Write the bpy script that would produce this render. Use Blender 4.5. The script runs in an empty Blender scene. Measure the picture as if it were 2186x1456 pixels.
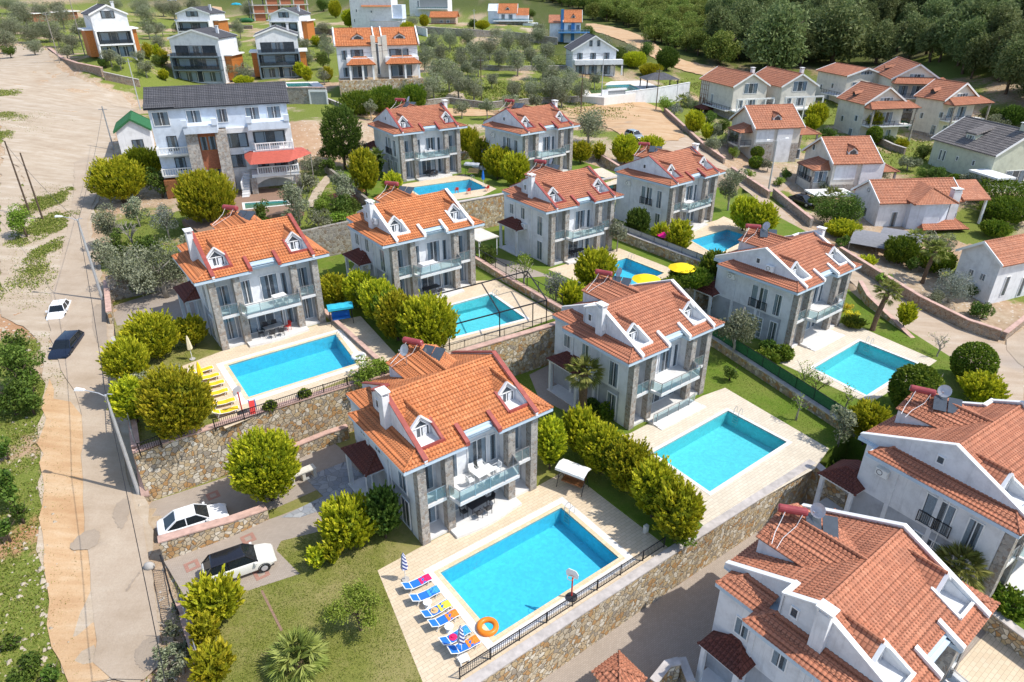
import bpy, math, random
import numpy as np
from mathutils import Vector, Matrix, geometry

random.seed(7); RNG = np.random.default_rng(7)
sc = bpy.context.scene
C = sc.collection
R = math.radians

# ------------------------------------------------------------------ camera
PW, PH, FPX = 2186.0, 1456.0, 1433.8
PITCH, ROLL, CAMZ = R(27.996), R(-0.175), 38.0
_fw = Vector((0, math.cos(PITCH), -math.sin(PITCH)))
_up0 = Vector((0, math.sin(PITCH), math.cos(PITCH)))
_r0 = Vector((1, 0, 0))
_rt = _r0 * math.cos(ROLL) + _up0 * math.sin(ROLL)
_up = _up0 * math.cos(ROLL) - _r0 * math.sin(ROLL)
CAM = Vector((0, 0, CAMZ))
cd = bpy.data.cameras.new('camera'); cam = bpy.data.objects.new('camera', cd); C.objects.link(cam)
cam.matrix_world = Matrix(((_rt.x, _up.x, -_fw.x, 0), (_rt.y, _up.y, -_fw.y, 0), (_rt.z, _up.z, -_fw.z, CAMZ), (0, 0, 0, 1)))
cd.sensor_width = 36; cd.lens = FPX / PW * 36; cd.clip_start = .5; cd.clip_end = 3000
sc.camera = cam

# ------------------------------------------------------------------ world, sun
SUN_EL, SUN_AZ = R(55), R(-11)            # azimuth measured from +x
w = bpy.data.worlds.new("World"); sc.world = w; w.use_nodes = True
nt = w.node_tree; bg = nt.nodes['Background']
sky = nt.nodes.new('ShaderNodeTexSky'); sky.sky_type = 'NISHITA'; sky.sun_disc = False
sky.sun_elevation = SUN_EL; sky.sun_rotation = math.pi / 2 - SUN_AZ
nt.links.new(sky.outputs[0], bg.inputs[0]); bg.inputs[1].default_value = 0.15
sl = bpy.data.lights.new('sun', 'SUN'); sl.energy = 3.15; sl.angle = R(.5); sl.color = (1, .95, .87)
so = bpy.data.objects.new('sun', sl); C.objects.link(so)
_sd = Vector((math.cos(SUN_AZ) * math.cos(SUN_EL), math.sin(SUN_AZ) * math.cos(SUN_EL), math.sin(SUN_EL)))
so.rotation_euler = _sd.to_track_quat('Z', 'Y').to_euler(); so.location = (0, 0, 120)
vs = sc.view_settings
vs.view_transform = 'Standard'; vs.look = 'None'; vs.gamma = 1; vs.exposure = 0.64
sc.cycles.max_bounces = 6; sc.cycles.transparent_max_bounces = 12

# ------------------------------------------------------------------ placing: a pixel of the photograph onto a known height
def ray(px, py):
    return _fw + _rt * ((px - PW / 2) / FPX) - _up * ((py - PH / 2) / FPX)
def at(px, py, z):
    d = ray(px, py); return CAM + d * ((z - CAMZ) / d.z)
YAW = R(37)
_cu, _su = math.cos(YAW), math.sin(YAW)
def UV(u, v): return (u * _cu - v * _su, u * _su + v * _cu)
def toUV(x, y): return (x * _cu + y * _su, -x * _su + y * _cu)

# ------------------------------------------------------------------ objects
def tag(o, label=None, cat=None, group=None, kind=None):
    if label: o['label'] = label
    if cat: o['category'] = cat
    if group: o['group'] = group
    if kind: o['kind'] = kind
    return o
def thing(name, label, cat, loc=(0, 0, 0), rz=0, group=None):
    o = bpy.data.objects.new(name, None); C.objects.link(o); o.empty_display_size = .3
    o.location = loc; o.rotation_euler = (0, 0, rz)
    return tag(o, label, cat, group)
def kids(o): return [c for c in bpy.data.objects if c.parent == o]
_KC = {}
def dup(root, loc, rz, label=None, group=None, scale=None):
    """copy of a thing with copies of its parts and sub-parts"""
    if root.name not in _KC:
        _KC[root.name] = [(ch, kids(ch)) for ch in kids(root)]
    r = root.copy(); C.objects.link(r); r.location = loc; r.rotation_euler = (0, 0, rz)
    if scale is not None: r.scale = scale if hasattr(scale, '__len__') else (scale,) * 3
    if label: r['label'] = label
    if group: r['group'] = group
    for ch, gs in _KC[root.name]:
        c = ch.copy(); C.objects.link(c); c.parent = r
        for g in gs:
            d = g.copy(); C.objects.link(d); d.parent = c
    return r

class MB:
    """collects shapes, links them as ONE mesh object"""
    def __init__(s): s.v = []; s.f = []; s.m = []; s.mi = 0; s.M = None; s.pc = []
    def add(s, vs, fs):
        b = len(s.v); s.pc.append((b, b + len(vs), len(s.f), len(s.f) + len(fs)))
        if s.M is not None: vs = [tuple(s.M @ Vector(p)) for p in vs]
        s.v += [tuple(p) for p in vs]; s.f += [tuple(b + i for i in f) for f in fs]; s.m += [s.mi] * len(fs)
        return s
    def box(s, x0, x1, y0, y1, z0, z1):
        return s.add([(x0, y0, z0), (x1, y0, z0), (x1, y1, z0), (x0, y1, z0), (x0, y0, z1), (x1, y0, z1), (x1, y1, z1), (x0, y1, z1)],
                     [(0, 3, 2, 1), (4, 5, 6, 7), (0, 1, 5, 4), (1, 2, 6, 5), (2, 3, 7, 6), (3, 0, 4, 7)])
    def hexa(s, b, t):
        return s.add(list(b) + list(t), [(3, 2, 1, 0), (4, 5, 6, 7), (0, 1, 5, 4), (1, 2, 6, 5), (2, 3, 7, 6), (3, 0, 4, 7)])
    def prism(s, poly, z0, z1):
        n = len(poly)
        zz0 = z0 if hasattr(z0, '__len__') else [z0] * n; zz1 = z1 if hasattr(z1, '__len__') else [z1] * n
        v = [(p[0], p[1], zz0[i]) for i, p in enumerate(poly)] + [(p[0], p[1], zz1[i]) for i, p in enumerate(poly)]
        f = [tuple(range(n, 2 * n)), tuple(range(n - 1, -1, -1))] + [(i, (i + 1) % n, n + (i + 1) % n, n + i) for i in range(n)]
        return s.add(v, f)
    def sheet(s, pts): return s.add(pts, [tuple(range(len(pts)))])
    def extr(s, pts, d):
        """planar outline pushed along d"""
        n = len(pts); d = Vector(d)
        v = [Vector(p) for p in pts]; v2 = [p + d for p in v]
        return s.add(v + v2, [tuple(range(n - 1, -1, -1)), tuple(range(n, 2 * n))] + [(i, (i + 1) % n, n + (i + 1) % n, n + i) for i in range(n)])
    def bar(s, a, b, w=.05, h=None, n=4):
        a = Vector(a); b = Vector(b); d = b - a
        if d.length < 1e-5: return s
        h = w if h is None else h
        q = d.to_track_quat('Z', 'Y'); r = []
        for i in range(n):
            t = math.pi * 2 * (i + .5) / n; k = 1 / math.cos(math.pi / n) if n == 4 else 1
            r.append(q @ Vector((math.cos(t) * w / 2 * k, math.sin(t) * h / 2 * k, 0)))
        return s.add([a + p for p in r] + [b + p for p in r],
                     [tuple(range(n - 1, -1, -1)), tuple(range(n, 2 * n))] + [(i, (i + 1) % n, n + (i + 1) % n, n + i) for i in range(n)])
    def path(s, pts, w=.05, n=6, rad=None):
        """tube through points, radius may vary"""
        P = [Vector(p) for p in pts]; m = len(P); vs = []
        for i, p in enumerate(P):
            d = (P[min(i + 1, m - 1)] - P[max(i - 1, 0)]).normalized(); q = d.to_track_quat('Z', 'Y')
            r = (rad[i] if rad else w / 2)
            vs += [p + q @ Vector((math.cos(6.2832 * k / n) * r, math.sin(6.2832 * k / n) * r, 0)) for k in range(n)]
        fs = [(i * n + k, i * n + (k + 1) % n, (i + 1) * n + (k + 1) % n, (i + 1) * n + k) for i in range(m - 1) for k in range(n)]
        fs += [tuple(range(n - 1, -1, -1)), tuple(range((m - 1) * n, m * n))]
        return s.add(vs, fs)
    def lathe(s, prof, n=16, c=(0, 0, 0)):
        m = len(prof); vs = [(c[0] + r * math.cos(6.2832 * k / n), c[1] + r * math.sin(6.2832 * k / n), c[2] + z) for r, z in prof for k in range(n)]
        fs = [(i * n + k, i * n + (k + 1) % n, (i + 1) * n + (k + 1) % n, (i + 1) * n + k) for i in range(m - 1) for k in range(n)]
        fs += [tuple(range(n - 1, -1, -1)), tuple(range((m - 1) * n, m * n))]
        return s.add(vs, fs)
    def torus(s, c, R_, r, n=24, m=10, tilt=None):
        vs = []
        for i in range(n):
            a = 6.2832 * i / n
            for j in range(m):
                b = 6.2832 * j / m; p = Vector(((R_ + r * math.cos(b)) * math.cos(a), (R_ + r * math.cos(b)) * math.sin(a), r * math.sin(b)))
                if tilt: p = tilt @ p
                vs.append(p + Vector(c))
        return s.add(vs, [(i * m + j, ((i + 1) % n) * m + j, ((i + 1) % n) * m + (j + 1) % m, i * m + (j + 1) % m) for i in range(n) for j in range(m)])
    def split(s, name, mats, parent=None, eps=.05, smooth=False):
        """one object for every connected piece"""
        B = [(np.min([tuple(p) for p in s.v[a:b]], 0) - eps, np.max([tuple(p) for p in s.v[a:b]], 0) + eps) for a, b, _, _ in s.pc]; n = len(B); g = list(range(n))
        def root(i):
            while g[i] != i: i = g[i]
            return i
        for i in range(n):
            for j in range(i):
                if (B[i][0] <= B[j][1]).all() and (B[j][0] <= B[i][1]).all(): g[root(i)] = root(j)
        out = []
        for r in sorted({root(i) for i in range(n)}):
            m = MB()
            for i in range(n):
                if root(i) == r: a, b, c, d = s.pc[i]; m.add(s.v[a:b], [tuple(k - a for k in f) for f in s.f[c:d]])
            out.append(m.build(name, mats, parent, smooth))
        return out
    def build(s, name, mats, parent=None, smooth=False, label=None):
        me = bpy.data.meshes.new(name); me.from_pydata([tuple(p) for p in s.v], [], s.f)
        if not isinstance(mats, (list, tuple)): mats = [mats]
        for m in mats: me.materials.append(m)
        if len(mats) > 1: me.polygons.foreach_set('material_index', s.m)
        if smooth: me.polygons.foreach_set('use_smooth', [True] * len(me.polygons))
        o = bpy.data.objects.new(name, me); C.objects.link(o)
        if parent is not None: o.parent = parent
        if label: o['label'] = label
        return o

# ------------------------------------------------------------------ materials
class NT:
    def __init__(s, name, rough=.8, spec=.3):
        s.mat = bpy.data.materials.new(name); s.mat.use_nodes = True; s.t = s.mat.node_tree
        s.b = s.t.nodes['Principled BSDF']; s.b.inputs['Roughness'].default_value = rough
        s.b.inputs['Specular IOR Level'].default_value = spec
        s._co = None
    def n(s, typ, **kw):
        nd = s.t.nodes.new('ShaderNode' + typ)
        for k, v in kw.items(): setattr(nd, k, v)
        return nd
    def l(s, a, b): s.t.links.new(a, b)
    def co(s, which='Object'):
        if s._co is None: s._co = s.n('TexCoord')
        return s._co.outputs[which]
    def noise(s, scale, detail=3, rough=.55, vec=None, dist=0):
        nd = s.n('TexNoise'); nd.inputs['Scale'].default_value = scale; nd.inputs['Detail'].default_value = detail
        nd.inputs['Roughness'].default_value = rough; nd.inputs['Distortion'].default_value = dist
        s.l(vec if vec is not None else s.co(), nd.inputs['Vector']); return nd.outputs['Fac']
    def ramp(s, fac, stops, interp='LINEAR'):
        nd = s.n('ValToRGB'); nd.color_ramp.interpolation = interp; el = nd.color_ramp.elements
        while len(el) < len(stops): el.new(.5)
        for e, (p, c) in zip(el, stops): e.position = p; e.color = (c[0], c[1], c[2], 1) if hasattr(c, '__len__') else (c, c, c, 1)
        s.l(fac, nd.inputs[0]); return nd.outputs[0]
    def math(s, op, a, b=None, c=None):
        nd = s.n('Math', operation=op)
        for i, x in enumerate((a, b, c)):
            if x is None: continue
            if isinstance(x, (int, float)): nd.inputs[i].default_value = x
            else: s.l(x, nd.inputs[i])
        return nd.outputs[0]
    def mix(s, fac, a, b, mode='MIX'):
        nd = s.n('Mix', data_type='RGBA', blend_type=mode)
        for i, x in ((0, fac), (6, a), (7, b)):
            if isinstance(x, (int, float)): nd.inputs[i].default_value = x
            elif isinstance(x, (tuple, list)): nd.inputs[i].default_value = (x[0], x[1], x[2], 1)
            else: s.l(x, nd.inputs[i])
        return nd.outputs[2]
    def sep(s, vec):
        nd = s.n('SeparateXYZ'); s.l(vec, nd.inputs[0]); return nd.outputs
    def color(s, c):
        if isinstance(c, (tuple, list)): s.b.inputs['Base Color'].default_value = (c[0], c[1], c[2], 1)
        else: s.l(c, s.b.inputs['Base Color'])
        return s
    def bump(s, h, strength=.4, dist=.02):
        nd = s.n('Bump'); nd.inputs['Strength'].default_value = strength; nd.inputs['Distance'].default_value = dist
        s.l(h, nd.inputs['Height']); s.l(nd.outputs[0], s.b.inputs['Normal']); return s
M = {}
def plain(name, col, rough=.7, metal=0, var=.12, vs=3.0, spec=.3, bump=0):
    t = NT(name, rough, spec); t.b.inputs['Metallic'].default_value = metal
    n = t.noise(vs, 4)
    a = tuple(min(1, c * (1 - var)) for c in col); b = tuple(min(1, c * (1 + var)) for c in col)
    t.color(t.ramp(n, [(.3, a), (.7, b)]))
    if bump: t.bump(t.noise(vs * 8, 3), bump, .01)
    M[name] = t.mat; return t.mat
def stucco(name, col, stain=.22):
    t = NT(name, .85, .2); n = t.noise(.9, 5, .65); n2 = t.noise(14, 3)
    c = t.ramp(n, [(.3, tuple(x * (1 - stain) for x in col)), (.55, col), (1, col)])
    mp = t.n('Mapping'); mp.inputs['Scale'].default_value = (3.2, 3.2, .22); t.l(t.co(), mp.inputs[0]); st_ = t.noise(1.0, 4, .7, vec=mp.outputs[0])
    c = t.mix(t.ramp(st_, [(.56, 0.), (.78, stain * 2.2)]), c, tuple(x * .55 for x in col))
    t.color(c); t.bump(n2, .25, .01); M[name] = t.mat; return t.mat
def tiles(name, col, col2, cw=.25, rh=.36, pitch=.45, joint=.7):
    """clay tile colours: columns across the slope, rows up it; one tone per tile, weathered patches"""
    t = NT(name, .75, .25); x, y, z = t.sep(t.co())
    nx, ny, nz = t.sep(t.co('Normal'))
    k = t.math('GREATER_THAN', t.math('ABSOLUTE', nx), t.math('ABSOLUTE', ny))
    along = t.math('ADD', t.math('MULTIPLY', y, k), t.math('MULTIPLY', x, t.math('SUBTRACT', 1, k)))
    ca = t.math('DIVIDE', along, cw); ra = t.math('DIVIDE', z, rh * pitch)
    cmb = t.n('CombineXYZ'); t.l(t.math('FLOOR', ca), cmb.inputs[0]); t.l(t.math('FLOOR', ra), cmb.inputs[1]); t.l(k, cmb.inputs[2])
    wn = t.n('TexWhiteNoise', noise_dimensions='3D'); t.l(cmb.outputs[0], wn.inputs['Vector'])
    base = t.ramp(wn.outputs['Value'], [(0, tuple(c * .84 for c in col)), (.5, col), (1, tuple(a * .5 + b * .5 for a, b in zip(col, col2)))])
    big = t.noise(.8, 5, .7)
    base = t.mix(t.ramp(big, [(.42, 0.), (.7, .75)]), base, tuple(c * .62 + .02 for c in col))
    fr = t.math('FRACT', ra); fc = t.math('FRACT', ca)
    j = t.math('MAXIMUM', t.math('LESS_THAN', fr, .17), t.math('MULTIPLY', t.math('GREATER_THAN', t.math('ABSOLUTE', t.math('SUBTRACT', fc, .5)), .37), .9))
    base = t.mix(t.math('MULTIPLY', j, joint), base, tuple(c * .3 for c in col))  # tile joints darkened: grime plus gap shadow painted into the colour
    t.color(base)
    h = t.math('ADD', t.math('ABSOLUTE', t.math('SINE', t.math('MULTIPLY', ca, 3.1416))), t.math('MULTIPLY', t.math('SUBTRACT', 1, fr), 1.2))
    t.bump(h, .6, .03)
    M[name] = t.mat; return t.mat
def stonework(name, cols, mortar, scale=2.6, edge=.035, bump=.6):
    t = NT(name, .9, .2); co = t.co()
    nz = t.n('TexNoise'); nz.inputs['Scale'].default_value = 1.3; t.l(co, nz.inputs['Vector'])
    mx = t.n('Mix', data_type='RGBA', blend_type='ADD'); mx.inputs[0].default_value = .25; t.l(co, mx.inputs[6]); t.l(nz.outputs['Color'], mx.inputs[7])
    v = t.n('TexVoronoi', feature='F1'); v.inputs['Scale'].default_value = scale; t.l(mx.outputs[2], v.inputs['Vector'])
    e = t.n('TexVoronoi', feature='DISTANCE_TO_EDGE'); e.inputs['Scale'].default_value = scale; t.l(mx.outputs[2], e.inputs['Vector'])
    sx, sy, sz = t.sep(v.outputs['Color'])
    n = len(cols)
    c = t.ramp(sx, [(i / n, cc) for i, cc in enumerate(cols)], 'CONSTANT')
    c = t.mix(t.ramp(t.noise(6, 4, .7), [(.3, .0), (.8, .45)]), c, tuple(x * .55 for x in cols[1]))
    c = t.mix(t.math('LESS_THAN', e.outputs['Distance'], edge), c, mortar)
    c = t.mix(t.ramp(t.noise(.35, 3), [(.45, 0.), (.8, .35)]), c, (.16, .13, .10))
    t.color(c); t.bump(t.ramp(e.outputs['Distance'], [(0, 0.), (edge * 2.5, 1.)]), bump, .06)
    M[name] = t.mat; return t.mat
def leafmat(name, a, b, c=None, trans=.25):
    """per-leaf tone from a mesh attribute: every leaf keeps its own colour"""
    t = NT(name, .65, .25); at_ = t.n('Attribute', attribute_name='tone')
    st = [(0, a), (1, b)] if c is None else [(0, a), (.5, b), (1, c)]
    col = t.ramp(at_.outputs['Fac'], st); oi = t.n('ObjectInfo'); hs = t.n('HueSaturation')
    t.l(t.math('MULTIPLY_ADD', oi.outputs['Random'], .03, .487), hs.inputs['Hue']); t.l(t.math('MULTIPLY_ADD', oi.outputs['Random'], .4, .84), hs.inputs['Value']); t.l(col, hs.inputs['Color']); col = hs.outputs[0]
    t.color(col)
    tr = t.n('BsdfTranslucent'); t.l(col, tr.inputs['Color'])
    mx = t.n('MixShader'); mx.inputs[0].default_value = trans
    out = t.t.nodes['Material Output']; t.l(t.b.outputs[0], mx.inputs[1]); t.l(tr.outputs[0], mx.inputs[2]); t.l(mx.outputs[0], out.inputs['Surface'])
    M[name] = t.mat; return t.mat
def glassy(name, tint, clear=.6, rough=.03):
    """a pane: partly clear, mirror-like at grazing angles"""
    t = NT(name); out = t.t.nodes['Material Output']
    tr = t.n('BsdfTransparent'); tr.inputs[0].default_value = (*tint, 1)
    gl = t.n('BsdfGlossy'); gl.inputs['Roughness'].default_value = rough; gl.inputs[0].default_value = (.9, .95, 1, 1)
    df = t.n('BsdfDiffuse'); df.inputs[0].default_value = (*[x * .35 for x in tint], 1)
    fr = t.n('Fresnel'); fr.inputs[0].default_value = 1.5
    m1 = t.n('MixShader'); m1.inputs[0].default_value = 1 - clear; t.l(tr.outputs[0], m1.inputs[1]); t.l(df.outputs[0], m1.inputs[2])
    m2 = t.n('MixShader'); t.l(fr.outputs[0], m2.inputs[0]); t.l(m1.outputs[0], m2.inputs[1]); t.l(gl.outputs[0], m2.inputs[2])
    t.l(m2.outputs[0], out.inputs['Surface']); M[name] = t.mat; return t.mat

stucco('white_stucco', (.72, .73, .74)); stucco('blue_stucco', (.62, .68, .76)); stucco('grey_stucco', (.42, .44, .47), .3)
stucco('cream_stucco', (.66, .62, .54)); stucco('pale_green_stucco', (.55, .57, .45)); stucco('tan_stucco', (.48, .38, .29))
stucco('fascia_paint', (.50, .60, .68), .1); stucco('trim_white', (.78, .78, .76), .12)
plain('maroon_paint', (.30, .07, .055), .5, var=.2); plain('white_paint', (.78, .78, .77), .45, var=.05)
plain('dark_metal', (.03, .03, .034), .45, .4); plain('steel', (.55, .56, .58), .3, .8); plain('grey_metal', (.33, .34, .35), .5, .3)
plain('white_plastic', (.8, .8, .78), .4, var=.04); plain('dark_plastic', (.035, .035, .04), .5); plain('rubber', (.02, .02, .02), .8)
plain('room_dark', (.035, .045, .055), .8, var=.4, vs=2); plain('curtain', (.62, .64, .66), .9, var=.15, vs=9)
plain('wood', (.22, .09, .035), .6, var=.3, vs=5); plain('orange_wood', (.42, .15, .035), .6, var=.25, vs=4)
plain('concrete', (.42, .40, .37), .9, var=.15, vs=1.5, bump=.3); plain('marble', (.66, .65, .63), .35, var=.06, spec=.5)
plain('coping', (.50, .33, .27), .8, var=.2, vs=2, bump=.2); plain('grey_coping', (.45, .41, .38), .85, var=.2, vs=2)
plain('tank_red', (.30, .055, .06), .4, var=.2); plain('panel_blue', (.07, .085, .10), .15, .2, spec=.8)
plain('green_screen', (.03, .13, .05), .8, var=.25, vs=6); plain('bark', (.10, .07, .05), .95, var=.35, vs=8, bump=.5)
plain('palm_bark', (.14, .09, .055), .95, var=.4, vs=10, bump=.8); plain('pale_bark', (.30, .27, .23), .95, var=.3, vs=8)
plain('brick_red', (.34, .13, .07), .85, var=.25, vs=6); plain('red_canopy', (.42, .095, .065), .7, var=.15)
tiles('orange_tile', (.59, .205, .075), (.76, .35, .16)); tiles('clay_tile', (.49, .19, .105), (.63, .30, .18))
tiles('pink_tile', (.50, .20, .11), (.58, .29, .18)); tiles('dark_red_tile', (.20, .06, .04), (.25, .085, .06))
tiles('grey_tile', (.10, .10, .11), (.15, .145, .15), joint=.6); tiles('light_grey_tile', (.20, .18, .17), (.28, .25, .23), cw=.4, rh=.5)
stonework('retaining_stone', [(.58, .48, .33), (.48, .28, .12), (.62, .54, .40), (.36, .32, .26), (.55, .42, .24), (.74, .68, .56), (.54, .43, .28)], (.33, .28, .21), 3.1, .032, 1.0)
stonework('grey_stone', [(.36, .33, .29), (.27, .25, .23), (.46, .42, .37), (.32, .26, .21), (.40, .38, .35)], (.46, .43, .39), 4.2, .03)
stonework('rubble_stone', [(.30, .27, .23), (.24, .19, .14), (.38, .35, .30), (.28, .26, .24)], (.40, .37, .32), 3.0, .04)
stonework('crazy_paving', [(.34, .36, .38), (.28, .30, .33), (.40, .41, .42), (.31, .32, .33)], (.16, .16, .17), 2.0, .025, .2)
glassy('window_glass', (.75, .85, .92), .75); glassy('rail_glass', (.62, .82, .86), .62); glassy('car_glass', (.06, .08, .10), .35); glassy('smoked_glass', (.20, .26, .32), .75, .1)

def water(name, tint):
    t = NT(name); out = t.t.nodes['Material Output']
    tr = t.n('BsdfTransparent'); tr.inputs[0].default_value = (*tint, 1)
    gl = t.n('BsdfGlossy'); gl.inputs['Roughness'].default_value = .04
    fr = t.n('Fresnel'); fr.inputs[0].default_value = 1.33
    bp = t.n('Bump'); bp.inputs['Strength'].default_value = .7; bp.inputs['Distance'].default_value = .05
    h = t.math('ADD', t.noise(4.5, 3, .6, dist=.6), t.math('MULTIPLY', t.noise(14, 2), .4)); t.l(h, bp.inputs['Height'])
    t.l(bp.outputs[0], gl.inputs['Normal']); t.l(bp.outputs[0], fr.inputs['Normal'])
    m2 = t.n('MixShader'); t.l(fr.outputs[0], m2.inputs[0]); t.l(tr.outputs[0], m2.inputs[1]); t.l(gl.outputs[0], m2.inputs[2])
    t.l(m2.outputs[0], out.inputs['Surface']); M[name] = t.mat
water('pool_water', (.70, .95, 1.0)); water('green_water', (.45, .75, .70))
def basin(name, col):
    """pool lining: small mosaic with one tone per tile and broad darker patches"""
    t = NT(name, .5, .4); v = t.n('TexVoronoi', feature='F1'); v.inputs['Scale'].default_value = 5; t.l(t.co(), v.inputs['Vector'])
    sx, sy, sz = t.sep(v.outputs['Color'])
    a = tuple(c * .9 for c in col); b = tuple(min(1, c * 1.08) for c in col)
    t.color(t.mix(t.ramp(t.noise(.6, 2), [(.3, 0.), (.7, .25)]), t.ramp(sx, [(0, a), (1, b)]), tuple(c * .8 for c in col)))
    M[name] = t.mat
basin('basin_blue', (.11, .56, .70)); basin('basin_cyan', (.17, .60, .63))

def paving(name, col, col2, bw=.5, bh=.25, mortar=.6, rot=YAW, stain=.25):
    t = NT(name, .85, .25); mp = t.n('Mapping'); mp.inputs['Rotation'].default_value = (0, 0, -rot); t.l(t.co(), mp.inputs[0])
    br = t.n('TexBrick'); br.inputs['Scale'].default_value = 1; br.inputs['Brick Width'].default_value = bw; br.inputs['Row Height'].default_value = bh
    br.inputs['Mortar Size'].default_value = .012; br.inputs['Bias'].default_value = 0
    br.inputs['Color1'].default_value = (*col, 1); br.inputs['Color2'].default_value = (*col2, 1); br.inputs['Mortar'].default_value = (*[c * mortar for c in col], 1)
    t.l(mp.outputs[0], br.inputs['Vector'])
    c = t.mix(t.ramp(t.noise(.5, 5, .65), [(.4, 0.), (.8, stain * 1.6)]), br.outputs[0], tuple(x * .62 for x in col))
    t.color(c); M[name] = t.mat; return t.mat
paving('deck_paving', (.66, .54, .39), (.60, .48, .33)); paving('pale_deck', (.66, .58, .46), (.60, .52, .40))
paving('drive_paving', (.39, .33, .275), (.34, .285, .235), .22, .11, .7); paving('red_paving', (.40, .22, .17), (.35, .19, .15), .22, .11, .7)
paving('coping_stone', (.70, .60, .42), (.66, .50, .30), .4, .4); paving('white_coping', (.76, .73, .68), (.72, .69, .64), .5, .5)
paving('brown_paving', (.30, .19, .13), (.26, .17, .12), .4, .2)
paving('road_brick', (.36, .30, .24), (.31, .26, .205), .45, .16, .75)

def lawn(name, g1, g2, dry, dryness=.35):
    t = NT(name, .95, .1)
    n1 = t.noise(.25, 5, .65); n2 = t.noise(9, 4, .7); n3 = t.noise(.8, 4, .6)
    c = t.ramp(n2, [(.25, g1), (.75, g2)])
    c = t.mix(t.ramp(n1, [(.45, 0.), (.72, dryness)]), c, dry)
    c = t.mix(t.ramp(n3, [(.5, 0.), (.8, dryness * .8)]), c, dry)
    t.color(c); t.bump(t.noise(30, 3), .8, .05); M[name] = t.mat
lawn('lawn_green', (.07, .13, .014), (.16, .23, .03), (.28, .24, .08), .4)
lawn('lawn_dry', (.13, .15, .03), (.24, .24, .06), (.36, .29, .14), .7)
# ------------------------------------------------------------------ terrain
CTRL = [(200,1456,3.0),(60,1400,3.2),(330,1330,3.7),(330,1180,4.4),(50,1190,5.0),(230,1060,5.2),(200,1000,5.8),(50,1000,6.3),(200,850,7.2),(50,850,7.8),
 (200,700,8.7),(40,700,9.0),(180,560,9.9),(40,560,10.5),(180,450,11.3),(60,450,12.0),(180,330,13.5),(50,330,14.5),(180,240,16.3),(30,240,17.5),
 (120,170,19.0),(10,170,20.0),(60,110,22.2),(110,118,22.3),(0,50,27),(290,230,14.6),(280,330,13.2),(250,480,11.0),(330,470,11.4),(420,470,11.8),(560,440,12.0),(650,400,12.2),(480,400,12.0),
 (700,330,13.0),(740,240,15.5),(650,260,16.8),(330,160,18.6),(380,187,16.3),(470,187,16.3),(560,172,16.6),(640,175,16.6),(700,185,17.0),(250,127,22.6),(215,127,22.6),(300,124,22.6),(400,60,23),(600,90,21.5),
 (800,200,17.0),(900,235,14.2),(1050,240,13.4),(1250,235,13.0),(1400,270,12.8),(1450,300,12.2),(1200,290,12.4),
 (820,190,17.2),(1000,200,15.5),(1000,110,19.8),(1150,180,15.8),(1150,100,19.3),(1250,180,15.6),(880,60,24),(1040,75,22.4),(1190,85,20.6),
 (1350,60,21.5),(1420,110,18.0),(1500,145,14.5),(1600,150,14.2),(1480,200,12.2),(1540,370,9.4),(1590,400,8.5),(1640,450,7.8),(1740,520,6.2),
 (1870,640,4.4),(1960,700,3.6),(2080,780,2.4),(2180,840,1.6),(2160,950,1.4),
 (1560,350,9.2),(1700,400,7.6),(1500,245,10.4),(1600,262,10.0),(1760,275,9.8),(1800,400,6.8),(1820,480,5.4),(1950,500,4.8),(1900,360,8.2),(2000,370,8.2),(1960,290,8.9),(2120,285,9.2),
 (2150,400,6.5),(2060,640,3.6),(2180,620,3.6),(1750,220,12.0),
 (1600,60,22),(1900,60,23.5),(2180,60,27),(1900,135,16.2),(2180,200,15),(2080,160,17),(1750,120,16.5),(1450,30,25),(1500,80,19.5),
 (100,25,29),(300,25,27.5),(600,20,26),(760,40,24),(900,20,26),(1200,20,26.5)]
_cx = []
for px, py, z in CTRL:
    p = at(px, py, z); _cx.append((p.x, p.y, z))
_cx += [(-200, 10, 10), (-90, 0, 6), (-200, 120, 20), (-230, 260, 32), (-60, -10, 2.5), (0, -15, .3), (40, -15, .2), (20, 12, .6), (120, 0, -2), (200, 60, 2), (260, 160, 16), (330, 260, 36),
        (-300, 520, 42), (0, 560, 34), (250, 560, 52), (480, 420, 60), (150, 420, 32), (-120, 430, 34), (0, 900, 60), (500, 900, 90), (-500, 900, 80), (700, 500, 90), (-500, 300, 60), (900, 100, 30), (-500, 0, 20)]
_uvp = [(14, 0, .7), (30, 0, .8), (55, 0, 1.6), (66, 8, 1.6), (-12, 20, 3.2), (-15, 40, 5.2)]
for px, py, z, b_ in [(415,180,16.4,12),(590,172,16.7,12),(250,127,22.7,12),(230,127,22.7,6)]:
    p = at(px, py, z); _cx.append((p.x, p.y + b_, z + .1))
for u_, v_, z in _uvp: _cx.append((*UV(u_, v_), z))
_cx = np.array(_cx); _S = 100.0
def _phi(r2): return np.sqrt(r2 + .0004)
_P = _cx[:, :2] / _S
_A = _phi(((_P[:, None] - _P[None]) ** 2).sum(-1)) + np.eye(len(_P)) * -0.004
_n = len(_P); _B = np.zeros((_n + 3, _n + 3)); _B[:_n, :_n] = _A; _B[:_n, _n] = 1; _B[:_n, _n + 1:] = _P; _B[_n, :_n] = 1; _B[_n + 1:, :_n] = _P.T
_w = np.linalg.solve(_B, np.concatenate([_cx[:, 2], [0, 0, 0]]))
def terr_np(X, Y):
    q = np.stack([np.ravel(X), np.ravel(Y)], 1) / _S; out = np.empty(len(q))
    for i in range(0, len(q), 20000):
        s = q[i:i + 20000]; out[i:i + 20000] = _phi(((s[:, None] - _P[None]) ** 2).sum(-1)) @ _w[:_n] + _w[_n] + s @ _w[_n + 1:]
    return out.reshape(np.shape(X))
def terr(x, y): return float(terr_np(np.array([x]), np.array([y]))[0])

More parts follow.
